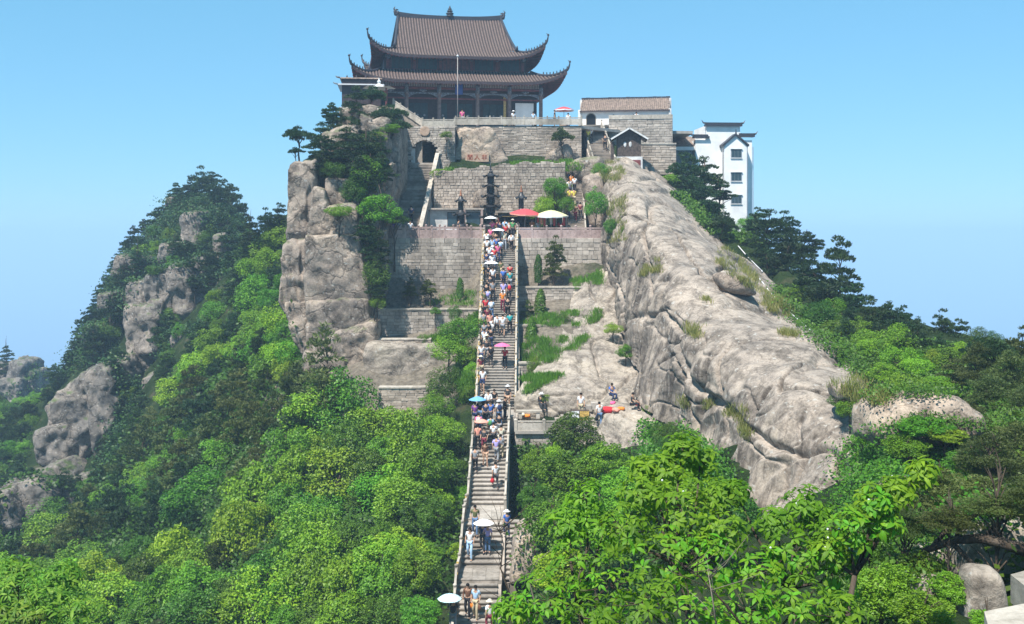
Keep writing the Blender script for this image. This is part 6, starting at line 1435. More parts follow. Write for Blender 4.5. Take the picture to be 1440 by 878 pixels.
# ------------------------------------------------------------------ where the woods grow
ROCKHOLES = [[(178,400),(206,394),(208,442),(176,442)],[(302,398),(324,386),(328,466),(308,474)],[(252,304),(280,300),(285,346),(254,348)],[(200,534),(238,524),(242,584),(204,594)],[(1236,560),(1385,560),(1400,606),(1300,588),(1238,606)],[(45,572),(116,516),(156,510),(172,570),(138,672),(100,682),(40,662)], [(0,685),(40,672),(72,700),(50,752),(0,755)], [(160,440),(226,425),(234,528),(176,538)],
             [(158,362),(196,365),(198,386),(152,384)], [(222,345),(258,345),(256,364),(220,366)], [(265,364),(290,362),(296,390),(272,396)], [(134,414),(154,414),(155,434),(134,436)],
             [(230,380),(268,374),(278,458),(238,466)],[(198,388),(236,382),(242,440),(204,438)],[(270,405),(300,398),(304,450),(274,458)],[(240,472),(270,464),(276,518),(246,526)],[(298,332),(316,328),(322,364),(300,368)],[(62,692),(108,680),(122,724),(70,736)], [(160,505),(180,500),(192,535),(166,538)], [(384,338),(530,330),(530,500),(440,500),(395,440)]]
def hole(x, y): return any(inpoly(x, y, h) for h in ROCKHOLES)
Rk = random.Random(21); placed = []
def scatter(poly, sp, n, pick, grow=1.0, jitter=.25, off=.5):
    xs = [p[0] for p in poly]; ys = [p[1] for p in poly]; c = 0
    for _ in range(n):
        x = Rk.uniform(min(xs), max(xs)); y = Rk.uniform(min(ys), max(ys))
        if not inpoly(x, y, poly) or hole(x, y): continue
        if any((x-a)**2+((y-b)*1.15)**2 < (sp*.5+s*.5)**2 for a, b, s in placed): continue
        placed.append((x, y, sp)); k = pick(x, y)
        if k is None: continue
        key, mat, rpx, name, sz = k
        if y > 540 and 400 < x < 680: rpx = min(rpx, max(12, (664-(y-600)*.11-x)/1.75))
        if tp(key, mat, x, y, rpx*grow*Rk.uniform(1-jitter, 1+jitter), name=name, sz=sz, off=off): c += 1
    return c
def pk_mount(x, y):
    if Rk.random() < .72: return ('pine%d' % Rk.randrange(4), 'pine', 19, 'pine_tree', .85)
    return ('broad%d' % Rk.randrange(5), Rk.choice(['leaf_d', 'leaf']), 15, 'leafy_tree', .9)
def pk_valley(x, y):
    if Rk.random() < .14: return ('pine%d' % Rk.randrange(4), 'pine', 24, 'pine_tree', 1)
    return ('broad%d' % Rk.randrange(5), Rk.choice(['leaf_y', 'leaf', 'leaf']), 26, 'leafy_tree', .85)
def pk_pines(x, y):
    if Rk.random() < .86: return ('pine%d' % Rk.randrange(4), Rk.choice(['pine_o', 'pine_o', 'pine']), 36, 'pine_tree', 1)
    return ('broad%d' % Rk.randrange(5), 'leaf', 28, 'leafy_tree', .9)
def pk_low(x, y):
    q = Rk.random()
    if x < 400 and q < .25: return ('pine%d' % Rk.randrange(4), Rk.choice(['pine_o', 'pine']), 34, 'pine_tree', .9)
    return ('fine%d' % Rk.randrange(3) if (y > 640 and Rk.random() < .7) else 'broad%d' % Rk.randrange(5), Rk.choice(['leaf', 'leaf', 'leaf_y', 'leaf_d']), 40, 'leafy_tree', Rk.uniform(.7, 1.3))
# skyline of the left mountain
for x, y, r, Y in [(246,270,15,167),(262,262,18,168),(280,256,19,169),(298,258,19,168),(312,268,18,167),(324,284,17,166),(333,302,15,164),(232,292,15,167),(215,308,15,167),(199,320,14,167),(187,334,14,166),(176,350,13,166),(166,368,13,165),(155,388,13,164),
                (145,408,13,163),(136,428,14,162),(126,446,13,161),(117,462,14,160),(107,482,14,159),(100,500,13,158),(90,518,14,158),(80,536,13,156),(66,552,12,154),(72,522,10,157),(-2,520,14,214),(8,500,9,216),(272,280,20,166),(300,285,20,164),(285,305,20,162),(255,290,18,165),(240,312,16,163),(316,305,17,162)]:
    placed.append((x, y, 20)); tp('pine%d' % Rk.randrange(4), 'pine', x+1, y+(9 if y < 300 else 1), r*Rk.uniform(1.0, 1.5), Y, 'pine_tree', sz=Rk.uniform(.75, 1.25))
for x, y, r, k, m_ in [(352,330,20,'pine1','pine'),(375,318,22,'pine3','pine'),(392,305,20,'pine0','pine'),(340,352,18,'pine2','pine'),(368,352,24,'broad1','leaf_y'),(352,378,22,'broad0','leaf_y'),(386,352,22,'broad3','leaf')]:
    placed.append((x, y, 22)); tp(k, m_, x, y, r, 128, 'pine_tree' if k[0] == 'p' else 'leafy_tree')
N1 = scatter([(240,262),(330,262),(350,330),(330,420),(300,470),(250,500),(205,560),(190,640),(160,690),(95,690),(30,610),(60,560),(100,500),(150,410),(190,345)], 15.5, 6000, pk_mount, 1.0)
N1 += scatter([(0,575),(60,560),(60,620),(40,680),(0,690)], 17, 1500, pk_mount)
N2 = scatter([(330,330),(400,300),(395,400),(420,470),(410,520),(300,500),(240,560),(200,600),(230,540),(290,470)], 23, 4000, pk_valley, 1.05)
N3 = scatter([(240,490),(420,490),(430,600),(300,660),(180,740),(60,790),(0,790),(0,750),(90,700),(190,640)], 27, 4000, pk_pines, 1.0)
N4 = scatter([(420,545),(510,580),(560,612),(640,615),(650,650),(650,740),(628,878),(0,878),(0,800),(100,780),(180,740),(300,660),(430,600)], 36, 5000, pk_low, 1.08, .42)
N6 = scatter([(1120,415),(1200,432),(1300,455),(1400,482),(1420,500),(1340,520),(1250,500),(1180,475)], 20, 2500, lambda x, y: ('pine%d' % Rk.randrange(4), 'pine', 24, 'pine_tree', 1) if Rk.random() < .5 else ('broad%d' % Rk.randrange(5), Rk.choice(['leaf', 'leaf_y', 'leaf_d']), 20, 'leafy_tree', .9))
N5 = scatter([(150,560),(300,520),(300,640),(160,720),(100,740)], 23, 2000, pk_valley, 1.0)
print('woods', N1, N2, N3, N4, N5)
# hand placed trees: key, material, px, py, r px, Y, name, z scale
for a in [
 # crag top and flank
 ('pine1','pine',500,150,26,104,'pine_tree',.9),('pineflat','pine',522,132,24,105,'pine_tree',1),('pineflat','pine',548,158,26,103,'pine_tree',1),('pine0','pine',478,180,30,101,'pine_tree',.9),('pine3','pine',512,186,30,99,'pine_tree',.8),
 ('pine2','pine',460,212,32,97,'pine_tree',.8),('pine1','pine',497,222,34,95,'pine_tree',.8),('pine0','pine',528,205,26,97,'pine_tree',.9),('broad0','leaf_d',470,240,22,94,'leafy_tree',.7),('pineflat','pine',421,188,22,97,'pine_tree',1.1),('pineflat','pine',416,212,13,97,'pine_tree',.8),
 ('broad2','leaf',518,246,28,94,'leafy_tree',.9),('broad1','leaf',535,296,34,92,'leafy_tree',.75),('broad3','leaf_y',477,297,24,90.6,'shrub',.45),('pine3','pine',523,340,24,91,'pine_tree',1.0),('broad4','leaf_d',530,385,20,90,'leafy_tree',1.1),('broad0','leaf',531,426,13,89.6,'shrub',.8),
 ('broad2','leaf_d',500,268,22,93,'leafy_tree',.8),('broad1','leaf_y',546,182,18,99,'shrub',.5),('broad3','leaf_y',528,192,16,98,'shrub',.6),('broad1','leaf',555,308,22,96.0,'shrub',.5),('pineopen','pine_o',458,520,58,84,'pine_tree',.8),
 ('broad3','leaf',400,395,18,100,'leafy_tree',1),('broad1','leaf',375,470,34,103,'leafy_tree',1),('broad0','leaf_y',395,500,30,96,'leafy_tree',.9),
 ('pine0','pine',452,192,26,100,'pine_tree',.8),('pine2','pine',470,160,22,102,'pine_tree',.9),('pine1','pine',486,205,30,96.5,'pine_tree',.7),('pine3','pine',515,215,26,95,'pine_tree',.8),('pine0','pine',535,235,24,94,'pine_tree',.9),('pine2','pine',447,230,24,95,'pine_tree',.7),('pine1','pine',505,245,26,93.5,'pine_tree',.8),('pine3','pine',540,170,22,101,'pine_tree',.8),('pine0','pine',513,320,24,91,'pine_tree',.9),('pine1','pine',533,360,22,90.5,'pine_tree',1.2),('pine2','pine',527,402,20,90,'pine_tree',1.1),('pineflat','pine',560,176,18,100,'pine_tree',.9),
 # around the left ledges and stair
 ('broad0','leaf',652,464,30,84.5,'shrub',.75),('broad2','leaf_y',632,490,28,84,'shrub',.7),('broad4','leaf_d',622,540,24,80,'leafy_tree',1.2),('broad1','leaf',655,500,20,84,'shrub',.9),('broad3','leaf',612,570,26,78,'leafy_tree',.9),('broad0','leaf_y',622,605,32,74,'leafy_tree',.8),('broad1','leaf_d',600,600,26,78,'leafy_tree',.8),
 ('fine0','leaf',600,655,42,69,'leafy_tree',.95),('fine1','leaf',572,705,46,67,'leafy_tree',.9),('fine2','leaf_d',612,725,30,64,'leafy_tree',1.1),('fine0','leaf_y',540,790,52,60,'leafy_tree',.85),('fine1','leaf',583,800,38,58,'leafy_tree',.9),('fine2','leaf',590,862,32,54,'leafy_tree',.9),
 ('pine2','pine_o',605,405,15,94.5,'small_pine',1),('pine0','pine_o',577,404,12,94.8,'small_pine',1.2),('cypress','leaf_d',647,405,14,94.0,'cypress',1),
 # right of the stair
 ('pine3','pine_o',779,362,21,94.2,'small_pine',1.25),('cypress','leaf_d',757,378,18,94,'cypress',1.1),('cypress','leaf_d',760,432,25,90.2,'cypress',1),('cypress','leaf_d',748,480,30,86,'cypress',1),('pine0','pine_o',742,440,15,90,'small_pine',1.2),('broad0','leaf_d',775,512,10,81,'shrub',1),('broad2','leaf',752,516,14,81,'shrub',1),('broad1','leaf',745,480,14,86,'shrub',1),('broad4','leaf_d',745,552,13,77,'shrub',1),
 ('broad1','leaf',880,495,15,80,'shrub',.8),('broad3','leaf_y',862,462,14,84,'shrub',.7),('broad2','leaf',914,576,14,72,'shrub',.8),
 ('fine0','leaf_d',808,612,40,66,'leafy_tree',.9),('fine1','leaf_y',786,642,24,66,'leafy_tree',.85),('fine2','leaf',756,652,28,63,'leafy_tree',.9),('fine1','leaf',795,670,44,58,'leafy_tree',.8),('fine0','leaf',850,650,40,58,'leafy_tree',.8),('fine2','leaf_y',880,690,50,50,'leafy_tree',.7),('fine1','leaf',782,735,48,52,'leafy_tree',.9),('fine0','leaf_d',752,700,24,56,'leafy_tree',1),('fine2','leaf',840,740,60,44,'leafy_tree',.8),('fine1','leaf_y',790,800,42,46,'leafy_tree',.8),('broad2','leaf_d',940,612,22,64,'shrub',.8),('fine0','leaf',950,690,55,42,'leafy_tree',.7),('fine2','leaf_d',1030,730,50,40,'leafy_tree',.7),
 ('broad4','leaf_d',735,500,9,83.5,'shrub',1),('broad2','leaf_d',800,455,10,87.5,'shrub',.9),('broad0','leaf_d',822,448,8,88,'shrub',1),('broad1','leaf',812,404,9,93,'shrub',1),('broad3','leaf_d',790,448,9,88,'shrub',1.2),('broad0','leaf',765,560,9,76,'shrub',.9),('pine2','pine_o',838,412,9,92,'small_pine',1.2),('broad2','leaf_d',640,440,10,91,'shrub',.9),('broad1','leaf',612,438,8,91.5,'shrub',.8),('broad4','leaf',596,476,9,90,'shrub',.8),('broad0','leaf_y',668,520,14,82,'shrub',1),('broad3','leaf',660,550,14,79.5,'shrub',1),('broad2','leaf',560,596,20,80,'shrub',.8),
 # upper terraces
 ('broad0','leaf',780,262,18,101.5,'shrub',.9),('broad1','leaf_y',765,290,16,100.8,'shrub',.9),('broad2','leaf',797,288,13,100.6,'shrub',.8),('pineflat','pine_o',790,190,17,110.5,'small_pine',1.4),('broad3','leaf',838,285,17,97,'shrub',1.5),('broad2','leaf',845,240,14,104,'shrub',.7),('broad4','leaf_y',745,302,12,100.9,'shrub',.6),('broad1','leaf',628,190,10,108.8,'shrub',.6),('broad0','leaf',619,244,14,105,'shrub',.6),
 # plants on the ridge
 ('pineflat','pine_o',886,266,17,98.5,'small_pine',1.2),('broad4','pine' if False else 'leaf_d',873,288,12,96.5,'shrub',.8),('pineflat','pine_o',925,330,18,86,'small_pine',1.2),('broad4','leaf_d',918,345,13,85.5,'shrub',.8),('broad3','leaf',858,318,10,93,'shrub',1.6),('broad2','leaf',882,330,9,88.8,'shrub',1.4),
 ('broad1','leaf_d',935,628,18,63,'shrub',.8),('broad3','leaf',965,640,20,60,'shrub',.8),('broad0','leaf_d',1215,720,24,42,'shrub',.9),('broad4','leaf',1190,740,24,41,'shrub',.8),('broad2','leaf_d',1250,700,22,38,'shrub',.8),
 # behind and right of the ridge
 ('broad1','leaf',945,262,22,112,'leafy_tree',.9),('broad2','leaf',957,300,20,108,'leafy_tree',.9),('pine1','pine',966,262,42,109,'pine_tree',.9),('pine0','pine',990,248,40,110,'pine_tree',.7),('pine3','pine',985,290,42,105,'pine_tree',.8),('pine2','pine',1012,268,32,108,'pine_tree',.6),('pineflat','pine',1015,312,26,96,'pine_tree',1.2),('pine0','pine',1022,330,18,96,'pine_tree',.8),
 ('broad0','leaf',1050,318,18,104,'leafy_tree',.8),('broad3','leaf',1062,308,12,108,'leafy_tree',.9),('pine1','pine',1080,335,40,96,'pine_tree',.8),('pine3','pine',1104,328,38,99,'pine_tree',.7),('pine0','pine',1112,362,44,92,'pine_tree',.85),('pine2','pine',1130,345,34,96,'pine_tree',.7),('pine1','pine',1180,385,38,84,'pine_tree',1.1),('pine3','pine',1172,425,50,80,'pine_tree',.8),('pine0','pine',1206,438,50,78,'pine_tree',.8),('pine2','pine',1228,462,40,75,'pine_tree',.7),('pine1','pine',1248,458,34,78,'pine_tree',.7),('pine3','pine',1142,398,44,84,'pine_tree',.8),
 ('broad1','leaf',1122,418,24,84,'leafy_tree',.7),('broad3','leaf_y',1160,444,22,80,'leafy_tree',.7),('broad0','leaf',1196,476,22,74,'leafy_tree',.7),('broad2','leaf',1228,500,20,66,'leafy_tree',.7),
 ('pineopen','pine',1291,476,20,92,'pine_tree',1.1),('pineopen','pine',1333,482,25,86,'pine_tree',.9),('broad2','leaf',1262,480,26,64,'leafy_tree',.9),('broad0','leaf_d',1300,505,26,63,'leafy_tree',.9),('broad4','leaf',1335,512,28,60,'leafy_tree',.9),('pine2','pine',1360,500,26,60,'pine_tree',.9),('broad1','leaf_y',1225,492,22,66,'leafy_tree',.8),('broad0','leaf_y',1262,505,26,62,'leafy_tree',.9),('broad3','leaf_y',1290,515,22,60,'leafy_tree',.8),('broad1','leaf',1240,525,24,58,'leafy_tree',.7),
 ('pinebig0','pine_o',1375,510,40,52,'pine_tree',.8),('pineflat','pine',1400,490,34,52,'pine_tree',1),('pinebig1','pine_o',1420,530,54,48,'pine_tree',.8),('pinebig0','pine_o',1390,560,50,46,'pine_tree',.7),('pinebig1','pine_o',1440,580,54,44,'pine_tree',.8),('pinebig0','pine_o',1430,630,58,38,'pine_tree',.7),('pine1','pine_o',1345,530,30,55,'pine_tree',.7),('pine3','pine_o',1440,500,40,52,'pine_tree',.9),
 ('broad1','leaf_y',1320,545,26,54,'shrub',.7),('broad4','leaf',1280,545,28,54,'shrub',.7),('broad2','leaf',1245,560,26,51,'shrub',.7),('broad0','leaf',1195,575,20,50,'shrub',.8),('broad3','leaf_d',1182,562,18,51,'shrub',.8),('broad1','leaf',1212,610,20,47,'shrub',1.1),('broad2','leaf',1222,650,18,44,'shrub',1.2),
 ('fine0','leaf',1300,600,42,40.5,'shrub',.4),('fine1','leaf',1275,630,34,40,'shrub',.5),('fine2','leaf_y',1330,612,36,40,'shrub',.35),('fine0','leaf_d',1250,660,26,40,'shrub',.8),('fine1','leaf',1370,650,40,35,'shrub',.5),
 ('pinebig0','pine_o',1320,690,66,27,'pine_tree',.55),('pinebig1','pine_o',1380,700,70,26,'pine_tree',.5),('pinebig0','pine_o',1452,690,48,19.8,'pine_tree',.5),('pinebig1','pine_o',1275,735,46,21,'pine_tree',.5),('pinebig0','pine_o',1335,728,46,20.3,'pine_tree',.4),('pinebig1','pine_o',1400,712,58,20.2,'pine_tree',.35),('pine1','pine',1268,478,30,72,'pine_tree',.8),('pine0','pine',1065,312,26,102,'pine_tree',.8),('pinebig1','pine_o',1395,645,60,34,'pine_tree',.7),('pinebig0','pine_o',1362,592,46,42,'pine_tree',.7),
 ('fine0','leaf_d',1290,800,42,21,'shrub',.8),('fine1','leaf',1240,830,50,20,'shrub',.8),('fine2','leaf',1340,830,34,19.5,'shrub',.8),('fine0','leaf_d',1220,780,44,22,'shrub',.8),('fine1','leaf_y',1300,862,46,17.5,'shrub',.6),('fine2','leaf_y',1390,872,30,16,'shrub',.5),
 ]:
    tp(a[0], a[1], a[2], a[3], a[4], a[5], a[6], sz=a[7])

# the dark bough at the lower right
def tube_thing(name, label, cat, pix, rads, mat='bark', **kw):
    m = MB(); m.tube([at(*p) for p in pix], rads, 7); return m.build(name, M[mat], None, True, label=label, cat=cat, **kw)
bb = thing('pine_bough', 'long dark pine bough arching across the pale rocks at the right edge', 'bough', at(1440, 770, 20))
def bsub(pix, rads):
    m = MB(); o = bb.location; m.tube([at(*p)-o for p in pix], rads, 7); m.build('branch', M['bark'], bb, True)
bsub([(1450,778,20),(1415,765,20),(1380,757,20.3),(1340,760,20.6),(1300,775,21),(1280,790,21)], [.12, .11, .095, .08, .06, .04])
bsub([(1345,760,20.6),(1350,740,20.6),(1370,725,20.8),(1395,715,21)], [.06, .05, .04, .02]); bsub([(1385,757,20.3),(1400,738,20.5),(1425,728,20.6)], [.05, .04, .02]); bsub([(1310,770,21),(1330,748,21),(1322,722,21.4)], [.05, .04, .02]); bsub([(1340,765,20.5),(1360,785,20.3),(1375,800,20.2)], [.06, .045, .03])

# ------------------------------------------------------------------ near leafy trees
def leaf_shape(L, w, bend, name, mat):
    m = MB(); ys = [0, .12, .4, .72, 1.0]; ws = [.03, .35, 1, .8, 0]; zs = [0, -.01, -.06*bend, -.22*bend, -.5*bend]
    vs = []; 
    for y, ww, z in zip(ys, ws, zs): vs += [(-ww*w/2, y*L, z*L+ww*w*.12), (0, y*L, z*L), (ww*w/2, y*L, z*L+ww*w*.12)]
    fs = []
    for i in range(4): fs += [(3*i, 3*i+1, 3*i+4, 3*i+3), (3*i+1, 3*i+2, 3*i+5, 3*i+4)]
    m.add(vs, fs); return m.mesh(name, M[mat], True), np.array(vs), np.array(fs)
LSH = [leaf_shape(.145, .062, .9, 'leaf', 'leaf_f'), leaf_shape(.12, .055, .5, 'leaf', 'leaf_f'), leaf_shape(.135, .052, 1.3, 'leaf', 'leaf_f')]
LSY = [leaf_shape(.20, .06, 1.1, 'leaf', 'leaf_o'), leaf_shape(.17, .055, 1.4, 'leaf', 'leaf_o')]
def near_tree(label, lobes, base, seed, shapes=LSH, dens=1.0, leafn=7, trunk=.06, single=True, blossoms=0):
    """lobes: (px, py, r px, Y)"""
    r = random.Random(seed); t = thing('leafy_tree', label, 'tree', base); o = Vector(base); tm = MB(); js_v = []; js_f = []; nb = 0; objs = []
    cs = [at(a, b, Y) for a, b, q, Y in lobes]; hub = sum(cs, Vector())/len(cs); hub = Vector(base).lerp(hub, .62)
    tm.tube([Vector((0, 0, 0)), (hub-o)*.5+Vector((.12, 0, 0)), hub-o], [trunk, trunk*.8, trunk*.6], 8)
    fl = MB()
    for (px, py, q, Y), c in zip(lobes, cs):
        rad = q*Y/F; mid = hub.lerp(c, .55)+Vector((r.uniform(-.1, .1), r.uniform(-.1, .1), -.05)); tm.tube([hub-o, mid-o, c-o], [trunk*.55, trunk*.35, trunk*.15], 6)
        nr = int(78*dens*max(.6, (rad/.85)**2)*1.15)
        for i in range(nr):
            d = Vector((r.gauss(0, 1), r.gauss(0, 1)-.35, r.gauss(0, 1)+.25)).normalized(); p = c+Vector((d.x, d.y, d.z*.8))*rad*(.45+.6*r.random()**.6)
            if i % 3 == 0: tm.tube([c-o+(p-c)*.1, (c-o)*.45+(p-o)*.55+Vector((0, 0, -.03)), p-o], [trunk*.13, trunk*.1, .004], 4, cap=False)
            ax = (d+Vector((0, 0, .8))).normalized(); n = leafn+r.randrange(-2, 2); a0 = r.uniform(0, 6.28); e1 = ax.orthogonal().normalized(); e2 = ax.cross(e1)
            for k in range(n):
                a = a0+2*PI*k/n+r.uniform(-.3, .3); rdl = e1*math.cos(a)+e2*math.sin(a); out = (rdl*1.0+ax*r.uniform(-.15, .55)).normalized(); up = (ax-out*ax.dot(out)).normalized(); sd = out.cross(up)
                Mx = Matrix((( -sd.x if False else sd.x, out.x, up.x), (sd.y, out.y, up.y), (sd.z, out.z, up.z))); s = r.uniform(.42, 1.22); sh = shapes[r.randrange(len(shapes))]
                objs.append((p+out*.015, Mx, s, sh))
            if blossoms and r.random() < blossoms: fl.ball(tuple(p+ax*.05-o), .017, n=5, m=4)
    objs.sort(key=lambda q: q[0].y)
    cut = 290 if single else 0
    for p, Mx, s, sh in objs[:cut]:
        lo = bpy.data.objects.new('leaf', sh[0]); lo.matrix_basis = Matrix.Translation(p-o) @ Mx.to_4x4() @ Matrix.Scale(s, 4); COL.objects.link(lo); lo.parent = t
    b0 = 0
    for p, Mx, s, sh in objs[cut:]:
        v = (sh[1]*s) @ np.array(Mx).T + np.array(p-o); js_v.append(v); js_f.append(sh[2]+b0); b0 += len(v)
    tm.build('trunk', M['bark'], t, True)
    if js_v: tag(inst('foliage', mesh_np('foliage', np.vstack(js_v), np.vstack(js_f), shapes[0][0].materials[0], True), t), kind='stuff')
    if fl.v: fl.build('blossom', M['cloth_white'], t, kind='stuff')
    return t
near_tree('bright leafy tree in front whose top reaches up to the foot of the pale ridge', [(960,628,26,17),(935,660,34,17),(985,650,28,17.2),(905,695,40,16.5),(960,715,58,16.3),(1010,700,34,16.6),(880,745,44,16),(940,780,66,15.8),(1000,790,50,15.6),(1020,745,44,16),(905,660,22,17)], at(960, 960, 15.5), 1, dens=.8, blossoms=.01)
near_tree('bright young leafy tree at the left of the foreground thicket, beside the stairs', [(825,700,32,18.5),(800,735,34,18.3),(850,745,40,18),(820,790,50,17.6),(770,845,52,17.4),(725,862,34,17.5),(855,825,56,17.2)], at(820, 960, 17), 2, dens=.8)
near_tree('leafy tree at the centre right of the foreground, its crown under the folded rock', [(1130,712,36,16.5),(1095,735,34,16.5),(1160,740,38,16.3),(1120,775,54,16),(1070,800,46,15.8),(1170,800,48,15.9),(1035,690,18,16.8)], at(1110, 960, 15.6), 3, dens=.8, blossoms=.02)
near_tree('leaning leafy tree whose highest sprig stands against the green boulder', [(1297,662,21,15.6),(1262,690,26,15.6),(1228,705,30,15.5),(1200,745,42,15.4),(1240,735,30,15.5),(1170,775,30,15.6)], at(1150, 960, 15.2), 4, dens=.85, blossoms=.03)
near_tree('yellow green leafy tree filling the bottom centre of the foreground', [(900,850,60,14.4),(975,860,64,14.0),(1050,860,58,13.8),(1120,855,56,14),(1180,865,40,14.4),(835,872,44,14.8)], at(1000, 1080, 13.5), 5, dens=.8)
near_tree('drooping yellow green leafy tree in the bottom left corner', [(20,830,44,24),(75,830,44,24.4),(50,868,56,23.6),(105,870,40,24),(5,870,40,23.6),(-30,840,44,24),(25,802,26,24.6),(90,810,26,24.6)], at(40, 1020, 24), 6, shapes=LSY, dens=.9)
# bare twigs beside the lowest steps
def bare(label, pix, Y, rad, seed, n=14, mat='twig'):
    r = random.Random(seed); t = thing('bare_shrub', label, 'shrub', at(pix[0][0], pix[0][1], Y)); o = Vector(t.location); m = MB(); P = [at(a, b, Y)-o for a, b in pix]; m.tube(P, [rad*(1-.8*i/(len(P)-1)) for i in range(len(P))], 6)
    m.build('stem', M[mat], t, True); b = MB()
    for i in range(n):
        k = r.randrange(len(P)-1); p = P[k].lerp(P[k+1], r.random()); d = Vector((r.uniform(-1, 1), r.uniform(-.5, .5), r.uniform(.2, 1.2))).normalized()*r.uniform(.25, .8); b.tube([p, p+d*.5+Vector((.04, 0, 0)), p+d], [rad*.35, rad*.25, rad*.1], 4)
    b.build('twigs', M[mat], t, True, kind='stuff')
bare('leafless dark twig shrub hanging before the lowest steps on the right', [(735,900),(722,850),(704,800),(708,765),(700,735)], 18.5, .022, 1, 16, 'bark')
bare('pale dead stem rising right of the stairs in front of the dark bushes', [(760,900),(750,840),(737,790),(742,745)], 19, .02, 2, 6)
bare('pale leafless stem in the middle of the foreground thicket', [(1010,900),(1003,850),(995,800)], 13.2, .014, 3, 6)
bare('dark leafless branch slanting through the foreground thicket at the bottom', [(1060,900),(1020,850),(985,812),(962,800)], 13.3, .02, 4, 14, 'bark')

# ------------------------------------------------------------------ ground cover
def sample(poly, n, rs, off=0.0):
    xs = [p[0] for p in poly]; ys = [p[1] for p in poly]; out = []
    k = 0
    while len(out) < n and k < n*4:
        k += 1; x = rs.uniform(min(xs), max(xs)); y = rs.uniform(min(ys), max(ys))
        if not inpoly(x, y, poly): continue
        h = ray(x, y)
        if h is None or h[3] > 240: continue
        out.append((tuple(h[0]), tuple(h[1])))
    return out
def cover(name, label, polys, mat, n, hgt, wid, k=6, spread=.25, seed=1, minz=None, leafy=False, cat=None):
    rs = np.random.RandomState(seed); P = []; S = []
    for poly, share in polys:
        for p, nn in sample(poly, int(n*share), rs):
            if not leafy and pnoise(np.array([[p[0]*.9, p[1]*.9, 3.3]]))[0] < -.05: continue
            if hole(720+p[0]/p[1]*F, 330-p[2]/p[1]*F) and leafy: continue
            P.append(p); S.append(1)
    P = np.repeat(np.array(P), k, 0); m_ = len(P); ds = np.clip(P[:, 1:2]/85, .42, 1.3); P = P+np.c_[rs.normal(0, spread, m_), rs.normal(0, spread, m_), np.zeros(m_)]
    if leafy:
        P[:, 2] += rs.uniform(0, hgt, m_); V, Fc = leaves(P, np.c_[rs.normal(0, .5, m_), rs.normal(-.3, .5, m_), np.ones(m_)], wid*ds, rs, .65, 1.2)
    else:
        a = unit(np.c_[rs.normal(0, .35, m_), rs.normal(0, .35, m_), np.ones(m_)])*hgt*rs.uniform(.35, .65, (m_, 1)); b = unit(np.cross(a, rs.normal(size=(m_, 3))))*wid*.5
        V, Fc = quads(P+a*.9, a, b)
    return tag(inst(name, mesh_np(name, V, Fc, M[mat])), label, None, None, 'stuff')
cover('undergrowth', 'dense green undergrowth between the trees of the left slope', [([(60,500),(300,300),(400,300),(420,520),(520,590),(640,600),(650,700),(600,878),(0,878),(0,560)], .8), ([(735,625),(860,640),(960,660),(1000,760),(900,878),(745,878)], .2)], 'leaf_d', 15000, .55, .34, 7, .5, 2, leafy=True)
cover('undergrowth', 'dark scrub clothing the upper left mountain between its pines', [([(60,620),(100,500),(170,360),(240,270),(330,270),(345,340),(300,440),(200,560),(150,680)], 1)], 'pine', 5000, .7, .26, 12, .8, 9, leafy=True)
cover('undergrowth', 'mixed green scrub covering the right slope below the pines', [([(1080,400),(1200,470),(1440,500),(1440,610),(1250,600),(1215,540),(1100,440)], .7), ([(1180,760),(1300,740),(1300,878),(1180,878)], .15), ([(940,270),(1060,310),(1080,350),(1000,330)], .15)], 'leaf_d', 9000, .4, .24, 8, .4, 3, leafy=True)
cover('undergrowth', 'low scrub filling the hollows at the foot of the folded rock', [([(905,596),(960,600),(1010,640),(1060,740),(960,740),(900,640)], .5), ([(1180,640),(1240,600),(1350,650),(1400,740),(1250,780),(1180,730)], .5)], 'leaf', 4200, .5, .26, 8, .35, 12, leafy=True)
cover('undergrowth', 'rough scrub on the open hillsides beyond both picture edges', [([(1440,500),(1800,560),(1900,900),(1440,900)], .65), ([(-300,600),(0,590),(0,878),(-300,878)], .35)], 'leaf_d', 7000, .6, .42, 8, .7, 15, leafy=True)
cover('grass', 'bright grass strips on the ledges beside the long stairs', [
 ([(600,478),(672,440),(672,560),(650,570),(640,530),(650,500)], .34), ([(732,447),(842,436),(846,455),(800,462),(732,458)], .14), ([(732,478),(830,474),(800,500),(770,512),(732,510)], .14),
 ([(730,530),(790,528),(760,545),(732,560)], .1), ([(800,398),(845,380),(846,402)], .05), ([(640,410),(680,412),(680,432),(600,430)], .04), ([(725,232),(795,226),(795,238),(725,242)], .12)], 'grass', 6500, .42, .05, 7, .22, 4)
cover('grass', 'dry grass tufts growing in the cracks along the ridge', [
 ([(1000,365),(1020,345),(1060,385),(1120,435),(1110,445),(1040,400)], .24), ([(1062,430),(1090,425),(1125,445),(1100,448)], .07), ([(895,372),(925,362),(930,385),(900,392)], .12), ([(855,290),(880,270),(880,340),(856,345)], .12), ([(1098,466),(1125,468),(1120,476),(1100,474)], .03),
 ([(965,455),(985,462),(982,480),(966,470)], .03), ([(955,560),(1050,575),(1050,600),(1035,590),(960,575)], .09), ([(835,232),(870,226),(880,250),(850,262)], .12), ([(1165,545),(1230,520),(1250,560),(1220,580)], .14), ([(985,420),(1015,426),(1010,436)], .02), ([(1040,600),(1055,600),(1052,625)], .02)], 'grass_dry', 2600, .45, .04, 7, .16, 5)
cover('grass', 'bright grass strip on the shelf between the rubble wall and the carved boulder wall', [([(720,230),(815,226),(815,243),(720,244)], .7), ([(612,238),(636,238),(640,247),(716,245),(716,250),(612,252)], .3)], 'grass', 1200, .4, .06, 7, .25, 16)
